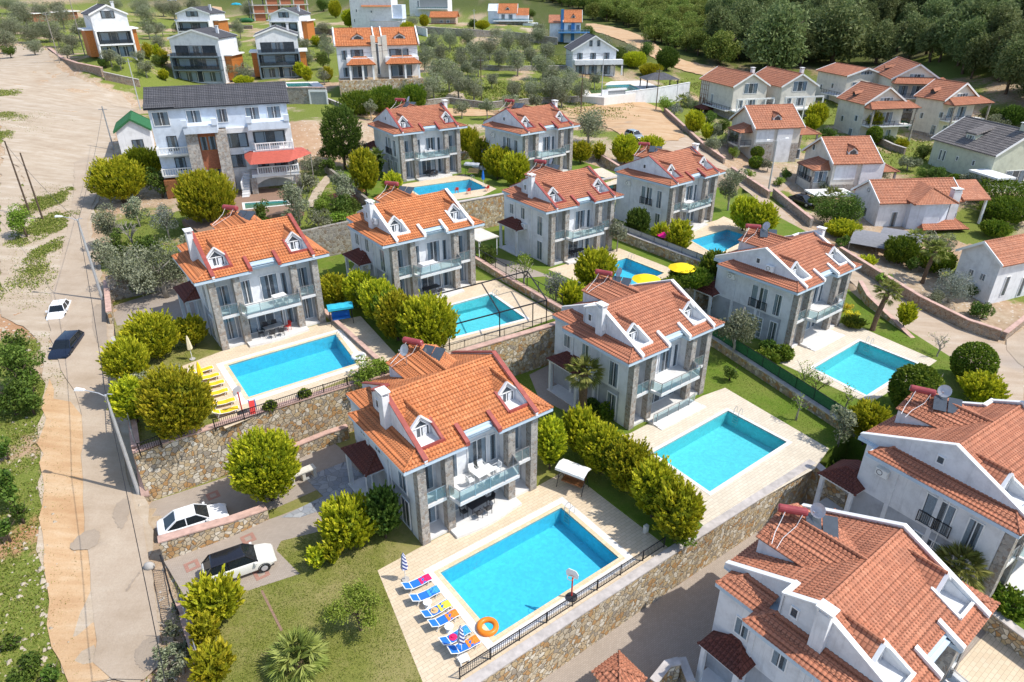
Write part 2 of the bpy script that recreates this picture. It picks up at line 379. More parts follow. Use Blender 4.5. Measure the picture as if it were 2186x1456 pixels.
PLOTS = {  # outlines in the (u, v) frame of the estate, with the level of each terrace
 'A': (4.4, [(.9, 20.3), (28.5, 20.0), (28.5, 45.2), (1.6, 46.9)]),
 'E': (4.5, [(28.5, 20.0), (44.6, 19.6), (50.3, 19.6), (54, 36.4), (55, 43.3), (28.5, 45.2)]),
 'H': (4.4, [(50.3, 19.6), (50.5, 15.5), (69, 15.5), (70.5, 18.8), (77, 32), (84, 43), (55, 43.3), (54, 36.4)]),
 'C': (8.8, [(1.6, 46.9), (21.5, 45.6), (21.5, 76), (5.1, 76.8)]),
 'D': (8.6, [(21.5, 45.6), (40.5, 44.2), (42, 75), (21.5, 76)]),
 'F': (8.0, [(40.5, 44.2), (55, 43.3), (62, 43.2), (62.7, 73.6), (42, 75)]),
 'G': (7.9, [(62, 43.2), (84, 43), (89, 54), (94, 63), (95, 70), (62.7, 73.6)]),
 'I': (12.2, [(37, 75.3), (57, 73.9), (59.5, 98), (40, 101)]),
 'J': (11.6, [(57, 73.9), (77, 72.2), (79, 93), (59.5, 98)]),
 'K': (0.9, [(4, -16), (40, -16), (42.5, 5), (44.6, 19.6), (28.5, 20.0), (4, 20.2)]),
 'L': (2.0, [(40, -16), (66, -16), (69, 15.5), (50.5, 15.5), (50.3, 19.6), (44.6, 19.6), (42.5, 5)]),
}
PW_ = {k: (z, [UV(*q) for q in pl]) for k, (z, pl) in PLOTS.items()}
def inpoly(X, Y, poly):
    X = np.asarray(X, float); Y = np.asarray(Y, float); r = np.zeros(X.shape, bool); n = len(poly)
    for i in range(n):
        x1, y1 = poly[i]; x2, y2 = poly[(i + 1) % n]
        c = ((y1 > Y) != (y2 > Y)); xi = x1 + (Y - y1) * (x2 - x1) / ((y2 - y1) if y2 != y1 else 1e-9)
        r ^= c & (X < xi)
    return r
def grow(poly, d):
    cx = sum(p[0] for p in poly) / len(poly); cy = sum(p[1] for p in poly) / len(poly); o = []
    for x, y in poly:
        l = math.hypot(x - cx, y - cy); o.append((x + (x - cx) / l * d, y + (y - cy) / l * d))
    return o
def ground(x, y):
    for z, pl in PW_.values():
        if inpoly([x], [y], pl)[0]: return z
    return terr(x, y)
def G(px, py, z=None, off=0):
    """where the sight line of a photograph pixel meets the ground"""
    if z is not None: return at(px, py, z)
    d = ray(px, py)
    T = np.concatenate([np.arange(12, 60, .2), np.arange(60, 200, .5), np.arange(200, 900, 2.)]); 
    X = CAM.x + d.x * T; Y = CAM.y + d.y * T; Z = CAM.z + d.z * T; H = terr_np(X, Y)
    for zz, pl in PW_.values(): H = np.where(inpoly(X, Y, pl), zz, H)
    k = np.where(Z <= H)[0]
    if not len(k): k = [len(T) - 1]
    k = k[0]; z1 = H[k]
    if k > 0:
        a = Z[k - 1] - H[k - 1]; b = H[k] - Z[k]; f = a / (a + b + 1e-9); t = T[k - 1] + (T[k] - T[k - 1]) * f
        return Vector((CAM.x + d.x * t, CAM.y + d.y * t, H[k - 1] * (1 - f) + H[k] * f if abs(H[k] - H[k - 1]) < 1.5 else CAM.z + d.z * t))
    return Vector((X[k], Y[k], z1))

# the ground: one sheet out to the horizon
def _axis(segs):
    r = []
    for a, b, s in segs: r += list(np.arange(a, b, s))
    return np.array(r + [segs[-1][1]])
GX = _axis([(-900, -300, 60), (-300, -130, 10), (-130, -70, 3), (-70, 80, .75), (80, 140, 3), (140, 400, 10), (400, 1000, 60)])
GY = _axis([(-60, 15, 5), (15, 125, .75), (125, 200, 2), (200, 320, 6), (320, 1300, 35)])
XX, YY = np.meshgrid(GX, GY); ZZ = terr_np(XX, YY)
_rough = RNG.normal(0, .03, XX.shape)
ZZ = ZZ + _rough
for z, pl in PW_.values():
    ZZ = np.where(inpoly(XX, YY, grow(pl, .45)), np.minimum(ZZ, z - .04), ZZ); ZZ = np.where(inpoly(XX, YY, grow(pl, -1.6)), np.minimum(ZZ, z - 1.75), ZZ)
nx_, ny_ = len(GX), len(GY)
def fnoise(X, Y, s, seed=0):
    r = np.random.default_rng(seed); o = 0
    for k in range(9):
        a = r.uniform(0, 6.28); f = s * (1.6 ** (k * .55)); ph = r.uniform(0, 6.28)
        o = o + np.sin((X * math.cos(a) + Y * math.sin(a)) * f + ph + 1.7 * np.sin((X * math.sin(a) - Y * math.cos(a)) * f * .7 + ph)) / (1 + k * .35)
    return o / 3.2
# cover: R grass, G red earth, B scrub floor.  Patches are where grass grows on this hillside
GRASS = [(60,470,9,8),(90,410,7,6),(85,620,7,6),(20,760,4,7),(30,900,4,7),(30,1050,4,6),(40,1250,3.5,5),(90,1440,4,4),(20,1420,4,4),(10,200,10,7),(15,290,9,5),(10,245,8,3),(330,480,9,9),(300,560,7,6),
 (700,390,12,12),(690,450,6,8),(1050,185,26,16),(1180,190,24,15),(950,190,14,14),(1050,120,40,22),(1180,125,30,18),(900,110,20,20),(1270,200,12,10),(1250,285,8,5),(1100,130,40,20),
 (1440,100,14,12),(1500,190,16,12),(1600,170,20,10),(480,110,16,10),(640,120,14,12),(880,70,14,10),(940,30,20,16),(2130,600,7,7),(2080,480,10,10),(1650,420,6,8),(1860,300,16,10),(2000,350,20,16),(1780,240,20,14),
 (150,95,14,6),(300,90,16,8),(700,60,30,20)]
GR = np.zeros(XX.shape)
for px, py, rx, ry in GRASS:
    p = G(px, py); GR = np.maximum(GR, 1.25 - np.sqrt(((XX - p.x) / rx) ** 2 + ((YY - p.y) / ry) ** 2))
_far = np.clip((YY - 118) / 14, 0, 1); _yard = inpoly(XX, YY, [tuple(G(*q).xy) for q in ((-300, 330), (-300, 60), (30, 92), (110, 96), (190, 165), (300, 215), (300, 330), (200, 420), (30, 420))])
GR = np.maximum(GR, _far * (~_yard) * (.62 + .5 * fnoise(XX, YY, .09, 21)))
GR = np.clip(GR + fnoise(XX, YY, .35, 3) * .45, 0, 1)
EA = np.clip(.35 + fnoise(XX, YY, .12, 5) * .5, 0, 1)
for px, py, rx, ry in [(60,690,8,5),(60,1130,4,7),(240,260,8,10),(1300,250,14,8),(1560,200,16,10),(1440,110,10,10),(780,30,20,12)]:
    p = G(px, py); EA = np.maximum(EA, 1.3 - np.sqrt(((XX - p.x) / rx) ** 2 + ((YY - p.y) / ry) ** 2))
SC = np.clip((XX * .45 + YY - 210) / 60 + fnoise(XX, YY, .05, 9) * .6, 0, 1) * (XX > 10)
SC = np.maximum(SC, np.clip((YY - 330) / 80, 0, 1))
me = bpy.data.meshes.new('ground')
vv = np.stack([XX.ravel(), YY.ravel(), ZZ.ravel()], 1)
ii = (np.arange(ny_ - 1)[:, None] * nx_ + np.arange(nx_ - 1)[None]).ravel()
ff = np.stack([ii, ii + 1, ii + nx_ + 1, ii + nx_], 1)
me.from_pydata(vv.tolist(), [], ff.tolist()); me.polygons.foreach_set('use_smooth', [True] * len(ff))
ca = me.color_attributes.new('cover', 'FLOAT_COLOR', 'POINT')
ca.data.foreach_set('color', np.stack([GR.ravel(), EA.ravel(), SC.ravel(), np.ones(GR.size)], 1).ravel().astype(np.float32))
t = NT('soil', .95, .1); at_ = t.n('Attribute', attribute_name='cover'); cs = t.n('SeparateColor'); t.l(at_.outputs['Color'], cs.inputs[0])
n1 = t.noise(1.1, 5, .7); n2 = t.noise(7, 4, .75); n3 = t.noise(.22, 4, .6)
soil = t.ramp(n1, [(.3, (.33, .25, .165)), (.5, (.46, .37, .26)), (.72, (.56, .48, .37))])
red = t.ramp(n2, [(.3, (.38, .18, .08)), (.7, (.50, .28, .15))])
c = t.mix(t.math('MULTIPLY', cs.outputs[1], .75), soil, red)
vo = t.n('TexVoronoi', feature='F1'); vo.inputs['Scale'].default_value = 1.6; t.l(t.co(), vo.inputs['Vector'])
c = t.mix(t.math('MULTIPLY', t.math('LESS_THAN', vo.outputs['Distance'], .2), .75), c, (.60, .56, .50))
gr = t.ramp(n2, [(.25, (.08, .12, .02)), (.5, (.17, .21, .04)), (.8, (.31, .28, .09))])
gf = t.math('MULTIPLY', t.ramp(t.math('ADD', cs.outputs[0], t.math('MULTIPLY', t.math('SUBTRACT', n1, .5), 1.1)), [(.36, 0.), (.62, 1.)]), 1.0)
c = t.mix(gf, c, gr)
c = t.mix(t.math('MULTIPLY', cs.outputs[2], .85), c, t.ramp(n2, [(.3, (.03, .05, .012)), (.7, (.09, .10, .03))]))
t.color(c); t.bump(t.math('ADD', n2, t.math('MULTIPLY', t.noise(24, 3), .5)), .9, .12)
me.materials.append(t.mat)
o = bpy.data.objects.new('ground', me); C.objects.link(o); tag(o, kind='structure')

# ------------------------------------------------------------------ sheets draped on the ground (roads, paths)
def resample(pts, step, jit, seed=1, closed=True):
    r = random.Random(seed); o = []; n = len(pts)
    for i in range(n if closed else n - 1):
        a = Vector(pts[i]); b = Vector(pts[(i + 1) % n]); L = (b - a).length; k = max(1, int(L / step))
        for j in range(k):
            p = a.lerp(b, j / k); o.append((p.x + r.uniform(-jit, jit), p.y + r.uniform(-jit, jit)))
    return o
def chaikin(p, k=1):
    for _ in range(k): p = [q for a, b in zip(p, p[1:] + p[:1]) for q in ((a[0] * .75 + b[0] * .25, a[1] * .75 + b[1] * .25), (a[0] * .25 + b[0] * .75, a[1] * .25 + b[1] * .75))]
    return p
def drape(name, pix, mat, off=.05, step=1.2, jit=0.1, seed=1, world=None, ch=1):
    pts = world if world else [tuple(G(*q).xy) for q in pix]
    if ch: pts = chaikin(pts, ch)
    b = resample([(*p, 0) for p in pts], step, jit, seed)
    xs = [p[0] for p in b]; ys = [p[1] for p in b]
    big = max(max(xs) - min(xs), max(ys) - min(ys)); st = 1.5 if big < 150 else 3.5
    gx, gy = np.meshgrid(np.arange(min(xs), max(xs), st), np.arange(min(ys), max(ys), st))
    gx = gx + .01; k = inpoly(gx, gy, b); inner = list(zip(gx[k], gy[k]))
    V = [Vector(p) for p in b] + [Vector(p) for p in inner]
    nb = len(b)
    v2, e2, f2, _, _, _ = geometry.delaunay_2d_cdt(V, [(i, (i + 1) % nb) for i in range(nb)], [list(range(nb))], 1, .01)
    A = np.array([(p.x, p.y) for p in v2]); Z = terr_np(A[:, 0], A[:, 1]) + off
    m = MB(); m.add([(a[0], a[1], z) for a, z in zip(A, Z)], [tuple(f) for f in f2])
    o = m.build(name, mat, smooth=True); tag(o, kind='structure'); return o

def roadmat(name, cols, streak=.6, patch=(.2, .18, .16), ps=.09, rot=2.1):
    t = NT(name, .9, .2); mp = t.n('Mapping'); mp.inputs['Rotation'].default_value = (0, 0, -rot); mp.inputs['Scale'].default_value = (.12, 1.1, 1)
    t.l(t.co(), mp.inputs[0]); n0 = t.noise(1.0, 5, .65, vec=mp.outputs[0]); n1 = t.noise(.35, 5, .7); n2 = t.noise(9, 4, .7)
    m_ = t.math('ADD', t.math('MULTIPLY', n0, streak), t.math('MULTIPLY', n1, 1 - streak))
    c = t.ramp(m_, [(.35, cols[0]), (.5, cols[1]), (.65, cols[2])])
    c = t.mix(t.ramp(n2, [(.3, .35), (.7, 0.)]), c, tuple(x * .7 for x in cols[0]))
    c = t.mix(t.ramp(t.noise(ps, 3, .5, dist=.4), [(.62, 0.), (.74, .6)]), c, patch)
    t.color(c); t.bump(n2, .5, .03); M[name] = t.mat
roadmat('dirt_road', [(.42, .25, .13), (.52, .35, .20), (.58, .44, .29)])
roadmat('pale_dirt', [(.36, .28, .20), (.45, .365, .27), (.54, .47, .38)], .6, (.36, .26, .17))
roadmat('concrete_road', [(.36, .28, .20), (.43, .345, .26), (.48, .40, .31)], .35, (.31, .26, .20))
roadmat('asphalt_patch', [(.31, .25, .19), (.35, .285, .22), (.39, .32, .25)], .2)
roadmat('brick_road', [(.36, .27, .19), (.44, .345, .255), (.50, .42, .33)], .7, (.30, .26, .23), rot=-.75)
drape('dirt_road', [(150,1456),(125,1350),(98,1250),(82,1100),(84,950),(86,860),(92,790),(95,740),(60,700),(30,690),(0,670),(0,610),(20,560),(40,470),(55,400),(40,350),(0,345),(0,120),(20,96),(98,96),(112,140),(165,168),(225,192),(270,202),(290,240),(252,262),(240,335),(222,400),(205,440),(195,490),(235,650),(330,1200),(350,1456)], M['pale_dirt'], .06, jit=.3, seed=4)
drape('dirt_road', [(120,1456),(105,1300),(86,1100),(90,900),(100,800),(110,850),(165,860),(205,950),(220,1150),(245,1300),(265,1456)], M['dirt_road'], .10, jit=.3, seed=6)
drape('concrete_road', [(205,1456),(346,1456),(336,1330),(330,1250),(312,1130),(285,1075),(262,960),(243,860),(232,760),(226,655),(214,600),(198,540),(186,480),(200,430),(216,400),(224,340),(160,335),(158,400),(148,480),(122,590),(106,640),(102,700),(130,800),(168,850),(180,900),(176,1000),(186,1150),(198,1300)], M['concrete_road'], .14, jit=.12, seed=8)
for pl in [[(250,1075),(285,1062),(270,1130),(255,1135),(240,1105)],[(150,1165),(190,1130),(222,1140),(205,1175),(152,1180)],[(195,655),(225,650),(232,720),(225,760),(200,720)],[(268,1265),(305,1215),(295,1235),(272,1268)],[(288,1390),(335,1350),(340,1420),(310,1440),(290,1420)]]:
    drape('road_patch', pl, M['asphalt_patch'], .17, step=.35, jit=.07, ch=3)
drape('track', [(0,640),(30,560),(45,470),(52,390),(35,345),(0,345),(0,420)], M['pale_dirt'], .1, jit=.25, seed=11)
drape('brick_road', [(1370,300),(1420,322),(1490,338),(1535,368),(1588,402),(1640,450),(1700,500),(1770,560),(1840,622),(1860,655),(1960,722),(2050,792),(2120,850),(2186,905),(2186,742),(2135,736),(2060,705),(1960,662),(1880,612),(1820,572),(1745,512),(1682,455),(1600,398),(1545,350),(1480,308),(1432,262),(1395,224),(1360,224),(1390,262),(1395,285)], M['brick_road'], .06, jit=.05, seed=12)
drape('dirt_road', [(730,232),(900,228),(1100,236),(1250,232),(1290,218),(1400,218),(1440,262),(1470,305),(1380,305),(1335,292),(1300,276),(1262,258),(1180,248),(1000,246),(880,250),(735,252)], M['dirt_road'], .12, jit=.3, seed=13)
drape('dirt_track', [(1250,48),(1330,62),(1385,84),(1415,110),(1450,128),(1500,138),(1560,150),(1600,165),(1520,166),(1440,146),(1400,128),(1365,106),(1320,84),(1250,62)], M['dirt_road'], .2, jit=.4, seed=14)
drape('dirt_path', [(452,0),(470,0),(476,30),(490,62),(478,90),(462,60),(455,30)], M['dirt_road'], .2, jit=.3, seed=15)

# ------------------------------------------------------------------ garden terraces, pools, walls
OUTL = {}
def slab(name, poly, z, mat, depth=3.5, holes=(), pts3=None):
    rings = [[Vector((x, y, z)) for x, y in poly]] + [[Vector((x, y, z)) for x, y in h] for h in holes]
    tri = geometry.tessellate_polygon(rings); vs = [p for r in rings for p in r]
    m = MB(); m.add(vs, [t_ if (vs[t_[1]] - vs[t_[0]]).cross(vs[t_[2]] - vs[t_[0]]).z > 0 else tuple(reversed(t_)) for t_ in tri])
    n = len(poly); m.add([(x, y, z) for x, y in poly] + [(x, y, z - depth) for x, y in poly], [(i, n + i, n + (i + 1) % n, (i + 1) % n) for i in range(n)])
    o = m.build(name, mat); tag(o, kind='structure'); OUTL[o.name] = list(poly); return o
def shrink(q, d):
    """offset an outline inwards by d (negative: outwards)"""
    n = len(q); o = []
    area = sum(q[i][0] * q[(i + 1) % n][1] - q[(i + 1) % n][0] * q[i][1] for i in range(n)); sg = 1 if area > 0 else -1
    for i in range(n):
        p0, p1, p2 = Vector(q[i - 1]), Vector(q[i]), Vector(q[(i + 1) % n])
        a = (p1 - p0).normalized(); b = (p2 - p1).normalized(); na = Vector((-a.y, a.x)) * sg; nb = Vector((-b.y, b.x)) * sg
        bis = (na + nb).normalized(); k = d / max(.3, bis.dot(na)); o.append(tuple(p1 + bis * k))
    return o
POOLS = {}
def pool(key, pix, z, label, lining='basin_blue', cop='coping_stone', water_='pool_water', depth=1.35, copw=.32, world=None, ladder=None):
    q = world or [tuple(at(px, py, z).xy) for px, py in pix]
    if sum(q[i - 1][0] * q[i][1] - q[i][0] * q[i - 1][1] for i in range(len(q))) < 0: q = q[::-1]; ladder = (2 - ladder[0] if ladder[0] < 3 else 3, 1 - ladder[1]) if ladder else None
    POOLS[key] = shrink(q, -.012)
    c = Vector((sum(p[0] for p in q) / len(q), sum(p[1] for p in q) / len(q), 0))
    root = thing('swimming_pool', label, 'swimming pool', (c.x, c.y, z))
    L = [(x - c.x, y - c.y) for x, y in q]; n = len(L)
    m = MB(); fl = [(x, y, -depth) for x, y in L]; m.add(fl + [(x, y, 0.02) for x, y in L], [tuple(range(n))] + [(i, n + i, n + (i + 1) % n, (i + 1) % n) for i in range(n)])
    m.build('basin', M[lining], root)
    m = MB(); m.add([(x, y, -.14) for x, y in L], [tuple(range(n))]); m.build('water', M[water_], root)
    o_ = shrink(L, -copw); m = MB()
    for i in range(n):
        j = (i + 1) % n; m.hexa([(*L[i], -.1), (*o_[i], -.1), (*o_[j], -.1), (*L[j], -.1)], [(*L[i], .035), (*o_[i], .035), (*o_[j], .035), (*L[j], .035)])
    m.build('coping', M[cop], root)
    if key in 'AC':   # pale band of flat stone outside the warm rim
        r1 = shrink(L, -copw - .5); r0 = shrink(L, -copw); m = MB()
        for i in range(n):
            j = (i + 1) % n; m.hexa([(*r0[i], -.05), (*r1[i], -.05), (*r1[j], -.05), (*r0[j], -.05)], [(*r0[i], .028), (*r1[i], .028), (*r1[j], .028), (*r0[j], .028)])
        m.build('outer_band', M['white_coping'], root)
    if ladder:   # (edge index, fraction)
        i, f = ladder; a = Vector((*L[i], 0)); b = Vector((*L[(i + 1) % n], 0)); p = a.lerp(b, f); d = (b - a).normalized(); inn = Vector((-d.y, d.x, 0))
        if inn.dot(-p) < 0: inn = -inn
        m = MB()
        for s in (-.25, .25):
            q0 = p + d * s; m.path([q0 - inn * .45, q0 - inn * .45 + Vector((0, 0, .55)), q0 - inn * .25 + Vector((0, 0, .75)), q0 + inn * .06 + Vector((0, 0, .55)), q0 + inn * .08 - Vector((0, 0, .9))], .045, 6)
        for k in range(3): m.bar(p - d * .25 + inn * .08 - Vector((0, 0, .3 + .25 * k)), p + d * .25 + inn * .08 - Vector((0, 0, .3 + .25 * k)), .05)
        m.build('ladder', M['steel'], root)
    return root
pool('A', [(940,1223),(1198,1084),(1321,1191),(1056,1359)], 4.4, 'large bright blue pool with a worn orange stone edge beside the blue loungers', ladder=(1, .12))
pool('C', [(487,780),(716,714),(762,776),(531,848)], 8.8, 'blue pool beside the row of yellow loungers', ladder=(1, .15))
pool('E', [(1394,966),(1554,877),(1680,944),(1515,1050)], 4.5, 'turquoise pool with a raised pale edge below the white-trimmed villa and palm', 'basin_cyan', 'white_coping', ladder=(1, .15))
pool('H', [(1737,786),(1836,728),(1957,776),(1850,844)], 4.4, 'squarish turquoise pool beside the bare-branched tree and the brick road', 'basin_cyan', 'white_coping', ladder=(1, .15))
pool('D', [(905,668),(1048,628),(1122,680),(960,722)], 8.6, 'turquoise pool under the dark metal pergola frame', 'basin_cyan', 'white_coping', ladder=(1, .1))
pool('F', [(1252,578),(1337,551),(1418,583),(1330,622)], 8.0, 'blue pool beside the two yellow parasols', ladder=(1, .1))
pool('G', [(1474,513),(1552,490),(1604,506),(1530,545)], 7.9, 'blue pool in front of the villa with the pink canopy', ladder=(1, .1))
pool('I', [(872,401),(1002,383),(1042,402),(905,424)], 12.2, 'blue pool behind the stone retaining wall with red chairs on its rim', ladder=(1, .1))
pool('J', [(1256,383),(1276,376),(1310,384),(1290,391)], 11.6, 'small corner of blue pool showing behind the orange villa roof')

for k, (z, pl) in PW_.items():
    holes = [POOLS[k]] if k in POOLS else []
    mat = {'A': 'lawn_dry', 'C': 'lawn_dry', 'K': 'drive_paving', 'D': 'lawn_green', 'E': 'lawn_green'}.get(k, 'lawn_green')
    slab('garden_terrace', pl, z, M[mat], 5 if k not in 'KL' else 2, holes)
def flat(name, pix, z, mat, off=.012, holes=(), world=None, kerb=None):
    q = world or [tuple(at(px, py, z).xy) for px, py in pix]
    return slab(name, q, z + off, M[mat], .02 + off, holes)
def villa_pts(key, pts):
    x0, y0, z0, a = VILLA[key][:4]; ca, sa = math.cos(a), math.sin(a)
    return [(x0 + x * ca - y * sa, y0 + x * sa + y * ca) for x, y in pts]
# villa positions (local origin = front left corner of the eaves, on the terrace level), yaw
VILLA = {
 'A': (-6.71, 32.74, 4.4, R(36.7)), 'C': (-26.77, 52.26, 8.8, R(36.1)), 'E': (9.21, 45.86, 4.5, R(37.1)), 'H': (27.79, 59.76, 4.4, R(37.2)),
 'D': (-12.51, 61.75, 8.6, R(36.5)), 'F': (3.95, 74.5, 8.0, R(34.7)), 'I': (-16.72, 97.75, 12.2, R(32.6)), 'J': (1.41, 100.7, 11.6, R(39.0)),
 'K': (17.18, 18.36, .9, R(37.8)), 'G': (20.53, 85.86, 7.9, R(39.5)), 'L': (29.8, 29.4, 2.3, R(33.3))}
# paved decks round the pools
flat('pool_deck', [(806,1218),(903,1165),(1135,1045),(1215,1000),(1470,1160),(1000,1446),(920,1500)], 4.4, 'deck_paving', holes=[POOLS['A']])
flat('pool_deck', [(388,782),(478,748),(690,690),(770,675),(850,762),(480,915)], 8.8, 'deck_paving', holes=[POOLS['C']])
flat('pool_deck', [(1300,935),(1345,925),(1500,845),(1548,828),(1770,958),(1740,1000),(1510,1130)], 4.5, 'pale_deck', holes=[POOLS['E']])
flat('pool_deck', [(1650,768),(1690,740),(1795,690),(1840,700),(2000,770),(1960,800),(1855,862)], 4.4, 'pale_deck', holes=[POOLS['H']])
flat('pool_deck', [(850,670),(900,640),(1010,600),(1060,598),(1195,675),(960,760)], 8.6, 'deck_paving', holes=[POOLS['D']])
flat('pool_deck', [(1170,575),(1300,537),(1322,530),(1450,580),(1320,640)], 8.0, 'deck_paving', holes=[POOLS['F']])
flat('pool_deck', [(1400,505),(1530,470),(1545,462),(1640,505),(1530,560)], 7.9, 'deck_paving', holes=[POOLS['G']])
flat('pool_deck', [(850,395),(990,372),(1060,403),(1030,418),(880,440)], 12.2, 'deck_paving', holes=[POOLS['I']])
flat('pool_deck', [(1215,372),(1285,358),(1345,388),(1280,400)], 11.6, 'pale_deck', holes=[POOLS['J']])
flat('pool_deck', [(2000,1470),(2120,1335),(2230,1400),(2230,1560),(2000,1560)], .9, 'deck_paving', .03)
# drives and paths
flat('driveway', [(345,1190),(600,1100),(770,1032),(860,1110),(800,1110),(700,1130),(600,1155),(590,1175),(640,1225),(410,1300)], 4.4, 'drive_paving')
flat('driveway', [(312,1075),(480,1020),(560,975),(700,935),(780,1000),(600,1080),(345,1170)], 4.4, 'drive_paving', .02)
flat('path', [(600,1105),(690,1060),(650,1020),(740,985),(800,1035),(700,1085),(640,1105)], 4.4, 'crazy_paving', .034)
for px, py in [(410,1208),(558,1225),(530,1150),(455,1058)]:
    p = at(px, py, 4.4); s = .62; r = [(p.x + math.cos(YAW + .785 * (2 * k + 1)) * s, p.y + math.sin(YAW + .785 * (2 * k + 1)) * s) for k in range(4)]
    slab('paving_diamond', r, 4.4 + .03, M['red_paving'], .02, [[(p.x + math.cos(YAW + .785 * (2 * k + 1)) * .3, p.y + math.sin(YAW + .785 * (2 * k + 1)) * .3) for k in range(4)]])
flat('driveway', [(236,655),(380,610),(420,640),(430,680),(250,695)], 8.8, 'drive_paving')
flat('path', [(556,1262),(561,1260),(604,1345),(599,1348)], 4.4, 'brown_paving', .02)
flat('path', [(740,590),(760,560),(800,560),(840,600),(800,640)], 8.6, 'drive_paving')
flat('path', [(1040,600),(1160,590),(1200,600),(1100,560),(1040,545)], 8.0, 'drive_paving')
flat('path', [(1130,800),(1180,775),(1260,850),(1210,880),(1150,850)], 4.5, 'drive_paving')
flat('path', [(1160,745),(1200,730),(1250,780),(1200,800)], 4.5, 'drive_paving', .02)

def wall(pts, z0, z1, mat, label, thick=.5, cap='coping', caph=.1, over=.06, name='retaining_wall', cat='wall', capoff=0):
    """wall along world points; z0, z1 per point or constant"""
    n = len(pts); Z0 = z0 if hasattr(z0, '__len__') else [z0] * n; Z1 = z1 if hasattr(z1, '__len__') else [z1] * n
    P = [Vector((p[0], p[1])) for p in pts]; nr = []
    for i in range(n):
        d = (P[min(i + 1, n - 1)] - P[max(i - 1, 0)]).normalized(); nr.append(Vector((-d.y, d.x)))
    root = thing(name, label, cat, (P[0].x, P[0].y, Z0[0]))
    m = MB(); k = MB()
    def q(i, s, z): p = P[i] + nr[i] * s; return (p.x - P[0].x, p.y - P[0].y, z - Z0[0])
    for i in range(n - 1):
        h = thick / 2
        m.hexa([q(i, -h, Z0[i]), q(i + 1, -h, Z0[i + 1]), q(i + 1, h, Z0[i + 1]), q(i, h, Z0[i])], [q(i, -h, Z1[i]), q(i + 1, -h, Z1[i + 1]), q(i + 1, h, Z1[i + 1]), q(i, h, Z1[i])])
        h += over
        k.hexa([q(i, -h, Z1[i]), q(i + 1, -h, Z1[i + 1]), q(i + 1, h, Z1[i + 1]), q(i, h, Z1[i])], [q(i, -h, Z1[i] + caph), q(i + 1, -h, Z1[i + 1] + caph), q(i + 1, h, Z1[i + 1] + caph), q(i, h, Z1[i] + caph)])
    m.build('masonry', M[mat], root)
    if cap: k.build('coping', M[cap], root)
    return root
def uvw(*l): return [UV(*q) for q in l]
wall(uvw((2, 20.3), (14, 20.15), (28.5, 20.0), (44.6, 19.6)), .3, 4.45, 'retaining_stone', 'long warm stone retaining wall under the railing of the big pool deck', cap='grey_coping')
wall(uvw((1.6, 46.8), (15.5, 46.0), (21.5, 45.6), (39.8, 44.2)), 3.6, [8.85, 8.85, 8.8, 8.7], 'retaining_stone', 'long mottled stone retaining wall under the yellow loungers and the pergola pool')
wall(uvw((39.9, 44.15), (55, 43.3), (62, 43.2), (70, 43.1)), 3.6, 8.05, 'retaining_stone', 'stone retaining wall behind the villa and tall leafy hedge', cap='grey_coping')
wall(uvw((44.7, 19.6), (43.2, 10), (42.3, 4), (40.5, -8)), [.2, .2, .2, 0], [4.4, 2.9, 2.3, 2.1], 'retaining_stone', 'stone wall dropping away from the deck corner towards the nearest roofs', cap='grey_coping')
wall(uvw((50.2, 19.7), (51.6, 26), (53.9, 36.3), (54.4, 42)), 3.6, [5.3, 5.3, 5.4, 5.4], 'retaining_stone', 'low stone garden wall below the long green mesh fence', thick=.4, cap='grey_coping')
wall(uvw((21.4, 46.3), (21.6, 60)), 7, [9.0, 9.2], 'grey_stone', 'low stone wall hidden by the clipped hedge between two pools', thick=.3)
wall(uvw((24.0, 67), (21.9, 75)), 7.5, [9.6, 9.8], 'retaining_stone', 'short stone wall running back beside the red-tiled porch', thick=.4)
wall(uvw((40.7, 45.2), (41.2, 56), (42.0, 68)), 7, [9.3, 9.3, 9.5], 'retaining_stone', 'stone garden wall beside the lawn strip and pergola pool', thick=.4)
wall(uvw((62.2, 43.8), (62.5, 60), (62.7, 66)), 7, [9.2, 9.2, 9.3], 'retaining_stone', 'stone wall beside the yellow parasols', thick=.4, cap='grey_coping')
wall(uvw((5.2, 76.6), (21.5, 75.9), (36.5, 75.2)), 8, [11.4, 12.2, 12.6], 'rubble_stone', 'grey rubble retaining wall behind the two orange villas', cap=None)
wall(uvw((36.8, 75.1), (57, 73.8)), 7.2, 12.3, 'retaining_stone', 'tall warm stone retaining wall below the pool with red chairs', cap='grey_coping')
wall(uvw((57.1, 73.8), (77, 72.1)), 7.2, 11.8, 'retaining_stone', 'warm stone retaining wall below the far corner pool', cap='grey_coping')
wall(uvw((37.0, 75.4), (38.4, 88), (39.9, 100.8)), [9, 10, 11], [12.4, 13.0, 13.4], 'rubble_stone', 'rough stone wall beside the tall dark conifer', thick=.4, cap=None)
wall(uvw((59.5, 98.2), (79, 93.2), (82, 84), (77.2, 72.2)), 10.5, [12.6, 12.6, 12.4, 12.2], 'retaining_stone', 'curving low stone wall beside the parked silver car', thick=.4)
